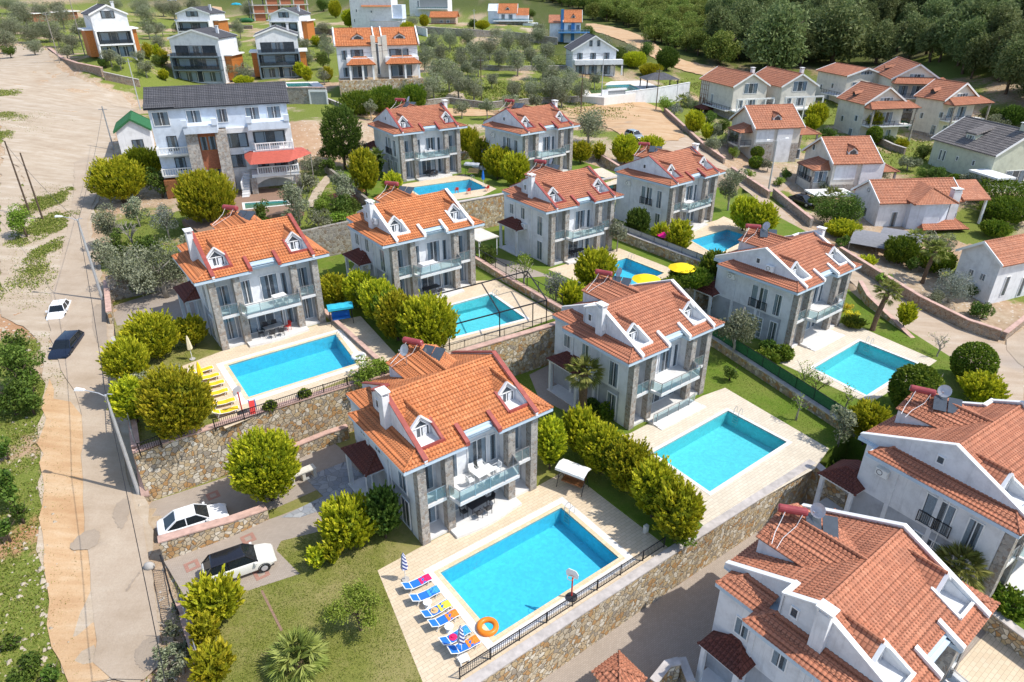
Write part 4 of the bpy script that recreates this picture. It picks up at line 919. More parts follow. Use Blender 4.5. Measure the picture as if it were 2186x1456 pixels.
def crown(kind, a, b, seed):
    """unit-scaled leaf crown for a tree of crown radius a and half height b (metres)"""
    ca_ = min((.5, .8, 1.2, 1.8, 2.6, 3.8, 5.5), key=lambda s: abs(math.log(s / a))); ratio = min((.6, .85, 1.15, 1.6, 2.3), key=lambda s: abs(math.log(s / (b / a))))
    key = (kind, ca_, ratio, seed)
    if key in _CM: return _CM[key]
    mat, style, bl, bw, dens = KIND[kind]; r = np.random.default_rng(hash(key) % 99991 if False else (seed * 131 + int(ca_ * 10) * 17 + int(ratio * 10) + sum(map(ord, kind))))
    A = ca_; Bz = ca_ * ratio; area = 4 * math.pi * ((A ** 1.6 * A ** 1.6 + 2 * A ** 1.6 * Bz ** 1.6) / 3) ** (1 / 1.6)
    if style == 'tuft':
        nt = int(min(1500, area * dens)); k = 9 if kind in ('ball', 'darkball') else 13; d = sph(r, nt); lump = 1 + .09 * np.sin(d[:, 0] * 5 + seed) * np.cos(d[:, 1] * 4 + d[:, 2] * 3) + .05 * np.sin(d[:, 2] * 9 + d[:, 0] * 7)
        ball = kind in ('ball', 'darkball')
        rad = r.uniform(.93 if ball else .72, 1.0, nt) * (1 if ball else lump); c = d * rad[:, None] * [A, A, Bz] * (1 if ball else max(.7, 1 - .3 * bl * 2.1 / A))
        up = np.array([0, 0, 1.]) * (.3 if ball else 1.15); ax = d * [1, 1, .5] + up + r.normal(0, .12, (nt, 3)); ax /= np.linalg.norm(ax, axis=1)[:, None]
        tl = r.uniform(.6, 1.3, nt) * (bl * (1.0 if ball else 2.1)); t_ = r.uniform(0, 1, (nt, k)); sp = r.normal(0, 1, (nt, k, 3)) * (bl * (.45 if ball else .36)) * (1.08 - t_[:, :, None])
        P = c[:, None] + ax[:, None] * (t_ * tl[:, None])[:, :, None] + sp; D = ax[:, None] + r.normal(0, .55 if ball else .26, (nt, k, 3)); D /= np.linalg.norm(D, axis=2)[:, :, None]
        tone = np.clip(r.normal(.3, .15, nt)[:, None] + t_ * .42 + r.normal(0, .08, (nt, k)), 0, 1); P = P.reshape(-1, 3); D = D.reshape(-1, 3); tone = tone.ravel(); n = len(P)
        L = r.uniform(.7, 1.3, n) * bl; Wd = r.uniform(.7, 1.3, n) * bw
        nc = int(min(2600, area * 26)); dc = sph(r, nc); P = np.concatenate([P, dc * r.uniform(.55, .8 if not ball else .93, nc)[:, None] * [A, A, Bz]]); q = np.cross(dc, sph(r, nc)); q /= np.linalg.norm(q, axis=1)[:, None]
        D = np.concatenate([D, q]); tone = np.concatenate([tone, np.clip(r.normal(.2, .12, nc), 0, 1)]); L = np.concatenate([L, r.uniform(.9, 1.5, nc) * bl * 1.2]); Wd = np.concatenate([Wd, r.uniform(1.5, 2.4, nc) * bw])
    else:
        nb = int(6 + 5 * A ** 1.1) if kind != 'sparse' else 9; d = sph(r, nb); c = d * r.uniform(.35, .82, nb)[:, None] * [A, A, Bz]; c[:, 2] = np.where(c[:, 2] < -.5 * Bz, c[:, 2] * .5, c[:, 2]); c[0] = 0
        if kind == 'pine': c[:, :2] *= (1.15 - .75 * (c[:, 2] / Bz * .5 + .5))[:, None]
        br = r.uniform(.3, .52, nb) * min(A, Bz * 1.2); n_tot = int(min(14000, area * dens * .9)); wgt = br ** 2 / (br ** 2).sum(); which = r.choice(nb, n_tot, p=wgt)
        dd = sph(r, n_tot); rr = np.cbrt(r.uniform(.25, 1.0, n_tot)) * (1 + r.normal(0, .07, n_tot)); P = c[which] + dd * (rr * br[which])[:, None]
        D = dd * .5 + r.normal(0, .8, (n_tot, 3)); D /= np.linalg.norm(D, axis=1)[:, None]; bt = r.normal(.45, .13, nb)
        tone = np.clip(bt[which] + r.normal(0, .17, n_tot), 0, 1); L = r.uniform(.6, 1.4, n_tot) * bl; Wd = r.uniform(.6, 1.4, n_tot) * bw
    me = leaves_mesh('crown', P, D, L, Wd, tone, mat); _CM[key] = (me, A, Bz); return _CM[key]
_TM = {}
def trunk_mesh(kind, seed):
    key = (kind, seed)
    if key in _TM: return _TM[key]
    r = random.Random(seed); m = MB(); lean = (r.uniform(-.1, .1), r.uniform(-.1, .1))
    m.path([(0, 0, -.15), (lean[0] * .3, lean[1] * .3, .5), (lean[0], lean[1], 1.0)], n=7, rad=[.085, .06, .045])
    for k in range(6):
        a = k * 1.05 + r.uniform(-.3, .3); h0 = r.uniform(.5, .95); l = r.uniform(.35, .6); p = Vector((lean[0] * h0, lean[1] * h0, h0)); q = p + Vector((math.cos(a) * l * .6, math.sin(a) * l * .6, l * .8)); s = q + Vector((math.cos(a + .4) * l * .5, math.sin(a + .4) * l * .5, l * .5))
        m.path([p, q, s], n=5, rad=[.035, .022, .008])
    me = m.build('trunk', M['pale_bark' if kind in ('olive', 'sparse', 'grey') else 'bark'], smooth=True); C.objects.unlink(me); _TM[key] = me.data; return me.data
NAMES = {'golden': 'golden_conifer', 'green': 'green_conifer', 'hedge': 'hedge_shrub', 'olive': 'olive_tree', 'grey': 'silver_bush', 'bush': 'leafy_tree', 'pine': 'pine_tree', 'scrub': 'scrub_tree', 'spring': 'leafy_shrub', 'flower': 'flowering_shrub', 'sparse': 'young_tree', 'ball': 'clipped_bush', 'darkball': 'clipped_bush'}
CATS = {'golden': 'conifer', 'green': 'conifer', 'hedge': 'shrub', 'olive': 'olive tree', 'grey': 'bush', 'bush': 'tree', 'pine': 'pine tree', 'scrub': 'tree', 'spring': 'shrub', 'flower': 'shrub', 'sparse': 'tree', 'ball': 'bush', 'darkball': 'bush'}
_tn = [0]
def plant_world(kind, x, y, z, a, b, stem, label, group=None, simple=False):
    _tn[0] += 1; sd = _tn[0]
    me, A, Bz = crown(kind, a, b, sd % 2 + 1)
    root = thing(NAMES[kind], label, CATS[kind], (x, y, z), random.uniform(0, 6.28), group)
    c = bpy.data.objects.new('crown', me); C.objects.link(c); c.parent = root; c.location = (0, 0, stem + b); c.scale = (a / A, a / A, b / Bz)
    if stem > .15 or not simple:
        t_ = bpy.data.objects.new('trunk', trunk_mesh(kind, sd % 3)); C.objects.link(t_); t_.parent = root; h = stem + b * .9; t_.scale = (max(1.2, a) * 1.0, max(1.2, a) * 1.0, h)
    return root
def plant(kind, cx, cy, w_, h_, label, stem=.3, group=None, z=None):
    """from the crown's outline in the photograph: its centre, width and height in pixels"""
    d = ray(cx, cy); el = math.asin(-d.z / d.length); T = np.concatenate([np.arange(14, 90, .3), np.arange(90, 700, 1.5)])
    X = CAM.x + d.x * T; Y = CAM.y + d.y * T; Z = CAM.z + d.z * T; H = terr_np(X, Y)
    for zz, pl in PW_.values(): H = np.where(inpoly(X, Y, pl), zz, H)
    if z is not None: H = H * 0 + z
    a = w_ / 2 * T / FPX; hh = h_ / 2 * T / FPX; b = np.sqrt(np.maximum((hh ** 2 - (a * math.sin(el)) ** 2), (.35 * hh) ** 2)) / math.cos(el)
    b = np.clip(b, .45 * a, 3 * a); k = np.where(Z - H - b - stem <= 0)[0]; k = k[0] if len(k) else len(T) - 1
    return plant_world(kind, X[k], Y[k], H[k], a[k], b[k], stem, label, group)

# golden conifers and clipped shrubs, nearest first
PL = [
('golden',565,998,140,150,.5,'round golden conifer standing behind the two parked white cars'),
('golden',382,884,138,152,.1,'big bushy golden conifer at the corner of the yellow lounger garden'),
('golden',323,722,112,98,.1,'broad golden green conifer on the lawn beside the shaded driveway'),
('golden',410,712,56,62,.1,'small golden green conifer left of the orange villa columns'),
('golden',270,775,86,100,.1,'golden conifer at the road edge above the concrete wall, left of the lawn'),
('olive',285,820,70,60,.2,'brownish green shrub between two golden conifers at the road edge'),
('golden',282,860,74,96,.1,'golden conifer right beside the head of the leaning street lamp'),
('grey',360,800,70,42,.1,'blue-grey bush at the head of the yellow loungers'),
('golden',460,1286,104,96,.1,'golden shrub behind the white car with black roof'),
('golden',437,1352,50,70,.1,'narrow golden shrub second from the bottom beside the roadside wall'),
('golden',455,1428,74,80,.1,'lowest golden shrub at the bottom edge beside the roadside wall'),
('golden',745,1125,112,110,.1,'bright golden shrub at the left corner of the near villa'),
('green',818,1098,72,108,.2,'darker green shrub touching the near villa wall'),
('golden',676,1200,28,42,.05,'tiny golden shrub, left one of a pair on the dry lawn'),
('golden',708,1182,30,46,.05,'tiny golden shrub, right one of a pair on the dry lawn'),
('golden',1175,945,60,112,.2,'golden green conifer just behind the right columns of the near villa'),
('golden',1238,925,78,96,.1,'golden conifer at the upper end of the hedge row, below the palm'),
('golden',1288,962,84,110,.1,'golden conifer, second from the palm in the hedge row'),
('golden',1343,1000,88,118,.1,'golden conifer in the middle of the hedge row between two big pools'),
('golden',1398,1050,88,120,.1,'golden conifer left of the topmost lobe at the hedge row lower half'),
('golden',1448,1098,92,126,.1,'golden conifer at the lower end of the hedge row'),
('golden',1264,948,66,88,.1,'golden conifer wedged between the first and second of the hedge row'),
('hedge',1316,985,70,94,.1,'greener conifer wedged above the middle of the hedge row'),
('golden',1372,1028,74,98,.1,'golden conifer wedged just below the middle of the hedge row'),
('hedge',1424,1078,76,100,.1,'greener conifer wedged near the lower end of the hedge row'),
('hedge',789,636,60,72,.1,'greener conifer between the second and third of the pergola pool hedge'),
('hedge',828,664,64,82,.1,'greener conifer between the third and fourth of the pergola pool hedge'),
('hedge',878,694,70,90,.1,'greener conifer just left of the big round golden tree at the pergola pool'),
('spring',1458,1168,72,48,.05,'bright green low shrub on the railing corner below the hedge row'),
('golden',712,622,62,66,.1,'golden shrub behind the white ring pool villa corner, left end of the clipped hedge'),
('golden',768,620,66,78,.1,'golden hedge conifer second from the left end beside the pergola pool'),
('golden',808,646,76,92,.1,'golden hedge conifer third from the left end beside the pergola pool'),
('golden',846,678,82,104,.1,'golden hedge conifer fourth from the left end beside the pergola pool'),
('golden',916,694,118,116,.2,'big round golden tree leaning over the pergola pool'),
('spring',780,800,90,50,.1,'bright leafy shrub spilling over the retaining wall behind the near villa roof'),
('spring',820,785,60,40,.1,'leafy shrub next to the roof of the near villa, right of its twin'),
('golden',1272,578,88,84,.2,'round golden conifer beside the pool with yellow parasols'),
('golden',1222,634,52,50,.1,'orange-yellow shrub under the grey young tree'),
('grey',1188,606,52,66,.4,'silvery young tree by the pergola posts'),
('sparse',1118,566,72,80,.8,'small loose tree on the lawn strip left of the garden wall'),
('bush',1045,545,44,50,.2,'round dark green bush at the top of the lawn strip'),
('green',1362,478,48,62,.2,'green conifer against the grey wall of the villa beside the brick road'),
('golden',1410,503,36,46,.1,'small golden conifer left of the pink canopy'),
('golden',1450,508,50,70,.1,'golden conifer right of the pink canopy'),
('golden',1590,462,58,70,.1,'tall golden hedge clump, left half, at the pool near the brick road'),
('golden',1630,470,54,72,.1,'tall golden hedge clump, right half, at the pool near the brick road'),
('hedge',1470,615,90,44,.1,'leafy green hedge section left of the tall hedge behind the maroon water tank'),
('hedge',1530,590,76,56,.1,'tall leafy green hedge section next to the white-gabled villa'),
('hedge',1425,626,60,36,.1,'leafy green hedge section just behind the white-parapet roof'),
('ball',1671,755,40,32,.0,'small dome-clipped bush beside the marble steps'),
('darkball',1640,742,32,28,.0,'dark round bush in shade beside the dome-clipped bush'),
('hedge',1632,768,60,26,.0,'low bright ground shrub beside the dome-clipped bush'),
('olive',1575,705,88,110,.8,'grey green olive tree in front of the villa with marble steps'),
('ball',1955,833,98,104,.1,'big egg-shaped clipped bush at the lower corner of the squarish pool'),
('golden',1855,905,78,88,.2,'round green and gold conifer at the lower end of the green mesh fence'),
('ball',2080,775,82,86,.1,'ball-shaped bush beside the brick road at the right'),
('golden',2095,838,84,58,.1,'low golden bush just above the maroon tank at the right edge'),
('olive',1795,925,66,74,.5,'grey olive sapling at the deck corner beside the round conifer'),
('grey',1815,955,50,50,.2,'pale grey shrub at the foot of the round green and gold conifer'),
('bush',1790,985,50,36,.1,'low dark shrub on top of the wall corner'),
('sparse',1998,820,50,60,.5,'pale flowering sapling between the egg-shaped and ball-shaped bushes'),
('olive',1562,395,58,92,.8,'tall grey green olive right of the villa beside the brick road'),
('olive',1320,492,42,66,.8,'olive tree between two villas above the yellow parasol wall'),
('flower',1820,673,40,26,.05,'yellow flowering shrub beside the leaning palm'),
('hedge',1822,690,46,22,.0,'low green cushion shrub below the yellow flowering shrub'),
('golden',1935,675,32,50,.2,'small golden conifer beside the leaning palm and road wall'),
('bush',1560,795,34,36,.2,'small yellowish bush on the wall under the green fence'),
('sparse',1707,862,40,44,.9,'small leafy sapling on the grass strip below the green fence'),
('sparse',1720,800,70,60,.9,'loose-leaved tree inside the green fence beside the pool'),
('sparse',1810,850,60,50,.5,'leafy sapling behind the round conifer near the pool deck'),
('golden',440,424,118,112,.6,'round golden tree below the big blue and grey house'),
('golden',252,388,112,88,.3,'big golden conifer at the edge of the dirt yard'),
('golden',305,358,84,62,.3,'golden conifer merging behind the one beside the dirt yard'),
('bush',340,392,60,56,.4,'mid green tree squeezed between two golden trees'),
('olive',235,480,64,90,.3,'greenish shrub right beside the upper street lamp'),
('olive',340,572,150,110,.9,'large grey olive tree left of the orange-roofed villa'),
('olive',262,570,90,86,.7,'olive tree beside the lower part of the upper street lamp'),
('grey',352,470,54,66,.7,'dark grey green olive beside the small lamp post'),
('bush',320,520,80,46,.3,'bright green undergrowth below the bare grey tree'),
('green',388,575,34,50,.2,'dark shrub tucked under the orange villa eaves'),
('olive',632,428,64,82,.9,'olive tree beside the narrow pool of the big house'),
('bush',560,445,40,34,.3,'dark shrub behind the solar tank on the orange roof'),
('olive',735,398,58,66,.8,'grey green tree left of the golden column conifer'),
('green',728,285,88,122,1.0,'tall dark green conifer between the red canopy and the tiled villa'),
('golden',778,372,56,96,.2,'tall golden column conifer left of the pool with red chairs'),
('golden',838,396,38,46,.2,'small golden conifer beside the poolside maroon tank'),
('bush',720,440,70,50,.3,'bright green bush left of the red-tiled garden roof'),
('olive',665,350,50,38,.3,'low olive scrub beside the red canopy post'),
('hedge',765,222,78,52,.0,'golden green hedge, left section, below the twin orange house'),
('hedge',822,215,84,56,.0,'golden green hedge, middle section, below the twin orange house'),
('hedge',882,210,58,54,.0,'golden green hedge, right section, below the twin orange house'),
('golden',1000,308,42,56,.1,'golden hedge conifer at the upper end beside the swing seat'),
('golden',1030,332,52,60,.1,'golden hedge conifer second from the upper end beside the swing seat'),
('golden',1062,352,56,66,.1,'golden hedge conifer in the middle of the row above the tank roof'),
('golden',1100,366,60,70,.1,'golden hedge conifer at the lower end of the row beside the villa columns'),
('golden',1240,327,44,44,.1,'small golden conifer right of the villa near the silver car'),
('golden',1335,320,56,60,.1,'golden conifer directly below the parked silver car'),
('golden',1278,330,24,36,.1,'tiny golden conifer on the lawn left of the one below the silver car'),
('golden',1390,312,50,30,.1,'golden shrub behind the villa ridge near the silver car'),
('olive',1258,268,72,66,.6,'olive tree on the grass left of the parked silver car'),
('golden',1483,264,40,46,.3,'round golden tree left of the half-timbered house porch'),
('golden',1743,250,42,50,.3,'golden tree between the cream houses, left one'),
('golden',1856,262,50,56,.4,'golden tree in front of the arched window house'),
('ball',1866,290,30,34,.2,'dark ball bush below the golden tree in front of the arched window house'),
('ball',1616,330,26,22,.8,'upper ball of the clipped double-ball bush'),
('ball',1614,348,28,24,.1,'lower ball of the clipped double-ball bush'),
('olive',1640,352,28,28,.3,'small olive beside the double-ball bush'),
('spring',1665,392,34,20,.1,'bright low shrub beside the tall grey lamp'),
('bush',1785,450,110,70,.2,'dense shrubbery under the palm beside the white house gable'),
('golden',1800,490,70,26,.1,'golden low hedge in front of the white house gable'),
('hedge',1925,535,70,60,.1,'green hedge below the two palms by the carport'),
('hedge',2000,560,70,50,.1,'bright green hedge right of the leaning palm trunk'),
('olive',2005,520,90,44,.5,'grey green olive behind the two palms'),
('grey',2035,610,84,70,.4,'silver olive bush on top of the brown road wall'),
('bush',2100,665,60,40,.1,'leafy green bush in front of the right-hand white house'),
('hedge',2125,490,58,36,.0,'flat golden-topped hedge cube beside the green lawn'),
('hedge',2140,420,130,60,.0,'tall dark hedge with golden top, behind the white house'),
('hedge',2150,455,110,50,.0,'tall dark hedge front part, behind the white house lawn'),
('ball',2038,388,30,24,.3,'golden drum-shaped topiary beside the green hedge'),
('bush',1990,370,60,34,.3,'mixed green shrubbery below the grey-roofed house'),
('olive',2070,390,60,36,.3,'olive shrubbery below the grey-roofed house corner'),
('olive',1880,375,44,34,.3,'olive scrub right of the tiled bay roof'),
('olive',1530,282,30,40,.4,'grey olive right of the golden tree by the paved slope'),
('spring',1420,222,40,34,.2,'bright green bush at the foot of the tall white wall'),
('grey',1440,232,40,24,.2,'grey bush right of the bright green bush at the white wall'),
('green',1425,125,48,44,.3,'dark green tree right of the black gazebo'),
('olive',1520,310,40,34,.3,'grey shrub above the pinkish wall'),
('olive',2130,260,60,30,.4,'grey olive right of the farthest tiled bay roof'),
('olive',100,60,60,50,.6,'olive tree beside the far white shed'),
('spring',45,470,60,70,.2,'bright green weedy bush in the left verge'),
]
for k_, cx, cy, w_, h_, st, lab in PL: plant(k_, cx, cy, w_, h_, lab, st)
for i, (k_, cx, cy, w_, h_) in enumerate([('bush',700,320,50,50),('olive',655,390,44,40),('spring',690,430,50,40),('olive',760,330,50,60),('green',800,350,34,50),('bush',745,440,50,40),('olive',680,470,50,40),('bush',700,350,40,40),('olive',620,465,50,40),('spring',730,465,60,30),('bush',560,470,50,30),('olive',290,450,50,60),('bush',250,520,50,60),('olive',410,520,50,50),('bush',300,600,60,50),('olive',220,540,50,60)]):
    plant(k_, cx, cy, w_, h_, 'mixed shrub or small tree in the planting around the big four-storey house', .3, 'planting around the big four-storey house')
for i, (k_, cx, cy, w_, h_) in enumerate([('olive',1470,215,36,30),('bush',1515,255,30,30),('golden',1510,285,24,30),('bush',1545,270,34,30),('olive',1555,300,34,34),('spring',1600,372,30,18),('bush',1680,372,28,26),('golden',1735,262,30,34),('bush',1770,285,40,26),('olive',1790,300,40,26),('bush',1900,300,34,24),('golden',1925,310,24,18),('bush',1975,325,50,26),('olive',1940,350,50,30),('bush',1960,395,44,30),('golden',2010,398,40,24),('bush',2060,400,50,30),('olive',1965,230,34,24),('bush',1720,230,24,30),('golden',1880,240,22,24),('bush',2110,250,50,30),('green',2160,250,50,40),('bush',1700,290,24,24),('olive',1650,300,30,26),('spring',1565,330,26,24),('bush',1740,430,40,34),('olive',1760,400,34,34),('bush',1900,505,40,26),('bush',2120,470,40,24),('golden',2160,440,60,24),('bush',2080,620,34,30),('olive',1990,470,40,26),('bush',1950,560,40,34),('golden',1850,560,34,20),('bush',1800,520,40,24),('spring',1890,595,50,20),('olive',2000,640,60,40)]):
    plant(k_, cx, cy, w_, h_, 'garden shrub among the clay-roofed houses beyond the brick road', .2, 'garden shrubs beyond the brick road')
for i, (k_, cx, cy, w_, h_) in enumerate([('olive',300,130,30,26),('bush',345,135,30,24),('olive',330,60,34,34),('bush',225,138,30,18),('olive',310,30,40,34),('olive',460,110,24,34),('bush',500,130,34,30),('olive',515,165,50,24),('golden',350,125,16,26),('olive',655,120,34,34),('bush',690,130,34,30),('golden',655,160,20,30),('olive',690,60,30,26),('bush',640,60,30,20),('golden',780,20,20,24),('olive',880,45,30,24),('bush',850,70,30,16),('olive',905,100,26,26),('bush',1010,50,30,20),('golden',1030,55,30,16),('olive',1150,60,30,22),('bush',1130,30,34,20),('bush',1255,70,30,24),('olive',1290,90,34,30),('bush',1320,120,40,30),('olive',1340,110,44,34),('bush',1380,110,40,30),('olive',600,15,30,20),('bush',690,10,34,24),('olive',410,45,20,24),('olive',200,30,34,24),('olive',60,70,50,40),('olive',70,100,40,30),('bush',20,110,30,24),('olive',120,15,44,24)]):
    plant(k_, cx, cy, w_, h_, 'shrub or small tree in the far hillside gardens', .3, 'greenery of the far hillside gardens')
# olives of the grove in the middle distance, each a tree of its own
GRV = [(905,120,36,44),(940,115,34,40),(985,125,36,46),(925,88,30,36),(960,80,36,36),(1000,80,34,34),(1045,98,44,40),(1085,88,40,40),(1120,92,36,40),(1020,130,36,46),(1065,120,34,40),(1105,130,40,46),(1135,118,30,34),(1010,105,34,34),
 (1160,140,40,44),(1175,165,40,44),(930,145,40,46),(958,160,46,52),(925,180,46,46),(978,178,44,50),(1012,190,42,46),(1100,190,34,36),(1135,190,36,38),(1180,190,46,46),(1205,178,44,40),(1240,190,34,44),(1220,165,34,30),
 (1090,220,34,30),(1145,215,34,24),(985,232,30,28),(1040,228,28,34),(790,228,24,36),(860,190,30,30),(880,160,34,50),(900,200,40,40),(1165,110,34,34),(1200,205,40,30),(1270,168,24,30),(1060,70,24,20),(1150,75,30,26),(1235,120,20,20),
 (700,105,30,34),(735,165,24,24),(650,95,30,24),(1000,150,30,34),(1050,170,28,24)]
for i, (cx, cy, w_, h_) in enumerate(GRV): plant('olive', cx, cy, w_ * 1.22, h_ * 1.12, 'grey green olive tree of the grassy grove in the middle distance', .8, 'olive trees in the grassy grove')
for i, (cx, cy, w_, h_) in enumerate([(20,55,60,50),(50,30,60,44),(85,20,50,36),(130,35,44,40),(120,75,40,40),(150,90,40,36),(25,10,60,30),(10,85,50,44),(235,8,50,26),(300,10,50,26),(345,15,36,30),(315,60,34,34),(340,90,34,34),(370,20,40,34),(410,10,40,24),(510,60,30,34),(500,95,36,34),
 (530,20,36,30),(560,95,40,34),(490,150,36,34),(520,155,40,36),(310,150,34,30),(255,135,34,24),(695,85,34,24),(500,120,30,30),(380,60,26,24),(690,160,30,26),(165,60,44,44),(140,110,40,24),(235,125,34,30),(345,60,24,24)]):
    plant('olive', cx, cy, w_, h_, 'grey green olive tree among the houses at the top left', .8, 'olive trees around the far left houses')
for i, (cx, cy, w_, h_) in enumerate([(315,110,16,30),(335,112,16,24),(675,90,24,18),(350,165,20,20),(700,160,20,30),(745,40,30,34),(715,20,26,34),(660,55,24,20),(905,45,20,24),(870,60,30,20),(520,175,40,14),(1355,130,50,30),(1390,150,50,24),(640,150,22,30)]):
    plant('golden', cx, cy, w_, h_, 'golden shrub in a far hillside garden', .1, 'golden shrubs in the far gardens')
for i, (cx, cy, w_, h_) in enumerate([(40,790,96,110),(20,850,80,90),(60,850,60,80),(30,730,50,50),(15,1040,60,100),(40,1090,40,60),(10,960,40,50),(60,1425,90,60),(110,1440,60,50),(5,1120,40,80),(20,1380,60,40)]):
    plant('bush', cx, cy, w_, h_, 'low scrub bush on the left verge of the dirt road', .1, 'scrub bushes along the left verge')
for i, (cx, cy, w_, h_) in enumerate([(365,1345,34,60),(355,1400,50,60),(385,1420,50,60),(395,1375,40,50),(350,1440,40,40),(375,1300,20,30)]):
    plant('olive', cx, cy, w_, h_, 'dusty green shrub between the concrete road and the low wall', .1, 'dusty shrubs at the road edge')
# ------------------------------------------------------------------ the other houses
def roof_slopes(m, W, D, ze, rise, oh, ridge_dir, cw=.5, rh=.55):
    """two tiled slopes; returns ridge height"""
    if ridge_dir == 'x':
        k = rise / (D / 2); L = (D / 2 + oh) * math.hypot(1, k); z0 = ze - k * oh
        tile_surface(m, (-oh, -oh, z0), (1, 0, 0), (0, 1, k), W + 2 * oh, L, cw=cw, rh=rh, amp=.05, samp=3); tile_surface(m, (W + oh, D + oh, z0), (-1, 0, 0), (0, -1, k), W + 2 * oh, L, cw=cw, rh=rh, amp=.05, samp=3)
        m.hexa([(-oh, -oh, z0 - .12), (W + oh, -oh, z0 - .12), (W + oh, D / 2, ze + rise - .12), (-oh, D / 2, ze + rise - .12)], [(-oh, -oh, z0), (W + oh, -oh, z0), (W + oh, D / 2, ze + rise), (-oh, D / 2, ze + rise)])
        m.hexa([(W + oh, D + oh, z0 - .12), (-oh, D + oh, z0 - .12), (-oh, D / 2, ze + rise - .12), (W + oh, D / 2, ze + rise - .12)], [(W + oh, D + oh, z0), (-oh, D + oh, z0), (-oh, D / 2, ze + rise), (W + oh, D / 2, ze + rise)])
        ridge(m, [(-oh, D / 2, ze + rise + .03), (W + oh, D / 2, ze + rise + .03)], .13)
    else:
        k = rise / (W / 2); L = (W / 2 + oh) * math.hypot(1, k); z0 = ze - k * oh
        tile_surface(m, (-oh, D + oh, z0), (0, -1, 0), (1, 0, k), D + 2 * oh, L, cw=cw, rh=rh, amp=.05, samp=3); tile_surface(m, (W + oh, -oh, z0), (0, 1, 0), (-1, 0, k), D + 2 * oh, L, cw=cw, rh=rh, amp=.05, samp=3)
        m.hexa([(-oh, D + oh, z0 - .12), (-oh, -oh, z0 - .12), (W / 2, -oh, ze + rise - .12), (W / 2, D + oh, ze + rise - .12)], [(-oh, D + oh, z0), (-oh, -oh, z0), (W / 2, -oh, ze + rise), (W / 2, D + oh, ze + rise)])
        m.hexa([(W + oh, -oh, z0 - .12), (W + oh, D + oh, z0 - .12), (W / 2, D + oh, ze + rise - .12), (W / 2, -oh, ze + rise - .12)], [(W + oh, -oh, z0), (W + oh, D + oh, z0), (W / 2, D + oh, ze + rise), (W / 2, -oh, ze + rise)])
        ridge(m, [(W / 2, -oh, ze + rise + .03), (W / 2, D + oh, ze + rise + .03)], .13)
def verge(m, W, D, ze, rise, oh, rd, th=.16):
    if rd == 'x':
        k = rise / (D / 2)
        for x in (-oh - .02, W + oh - .1): 
            for a, b, za, zb_ in ((-oh, D / 2, ze - k * oh, ze + rise), (D + oh, D / 2, ze - k * oh, ze + rise)): m.hexa([(x, a, za - .2), (x + .12, a, za - .2), (x + .12, b, zb_ - .2), (x, b, zb_ - .2)], [(x, a, za + th), (x + .12, a, za + th), (x + .12, b, zb_ + th), (x, b, zb_ + th)])
    else:
        k = rise / (W / 2)
        for y in (-oh - .02, D + oh - .1):
            for a, b, za, zb_ in ((-oh, W / 2, ze - k * oh, ze + rise), (W + oh, W / 2, ze - k * oh, ze + rise)): m.hexa([(a, y, za - .2), (a, y + .12, za - .2), (b, y + .12, zb_ - .2), (b, y, zb_ - .2)], [(a, y, za + th), (a, y + .12, za + th), (b, y + .12, zb_ + th), (b, y, zb_ + th)])
def hse(name, label, pa, pb, ze, zb_, D, rise=2.2, rd='x', tile='pink_tile', wallm='cream_stucco', trim='trim_white', oh=.5, wins=(), base=None, cw=.5, rh=.55, world=None, cat='house', yaw=None):
    """house from the two ends of its visible eaves; local x along them, y away, z0 = its ground"""
    A = world[0] if world else at(pa[0], pa[1], ze); B = world[1] if world else at(pb[0], pb[1], ze); d = (B - A); d.z = 0; W = d.length - 2 * oh * .9
    a = math.atan2(d.y, d.x) if yaw is None else yaw; dn = Vector((math.cos(a), math.sin(a), 0)); nn = Vector((-dn.y, dn.x, 0)); o_ = A + dn * oh * .9 + nn * oh * .9
    T = thing(name, label, cat, (o_.x, o_.y, zb_), a); H = ze - zb_ + .15
    m = MB(); m.box(0, W, 0, D, -2.5, H)
    if rd == 'x': m.extr([(0, 0, H), (0, D, H), (0, D / 2, H + rise - .1)], (.2, 0, 0)); m.extr([(W - .2, 0, H), (W - .2, D, H), (W - .2, D / 2, H + rise - .1)], (.2, 0, 0))
    elif rd == 'y': m.extr([(0, 0, H), (W, 0, H), (W / 2, 0, H + rise - .1)], (0, .2, 0)); m.extr([(0, D - .2, H), (W, D - .2, H), (W / 2, D - .2, H + rise - .1)], (0, .2, 0))
    m.build('wall', M[wallm], T)
    if base: b = MB(); b.box(-.06, W + .06, -.06, D + .06, -2.5, base[1]); b.build('stone_base', M[base[0]], T)
    if rd in 'xy':
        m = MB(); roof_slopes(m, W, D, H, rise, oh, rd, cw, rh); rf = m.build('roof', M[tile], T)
        if trim: m = MB(); verge(m, W, D, H, rise, oh, rd); m.split('verge_board', M[trim], rf)
    for w_ in wins:
        s, x, z, ww, hh, nv = w_[:6]; fr = w_[6] if len(w_) > 6 else 'white_paint'
        if s == 'f': window(T, x, 0, z, ww, hh, 0, nv, frame=fr)
        elif s == 'l': window(T, 0, D - x, z, ww, hh, -math.pi / 2, nv, frame=fr)
        elif s == 'r': window(T, W, x, z, ww, hh, math.pi / 2, nv, frame=fr)
    return T, W, H
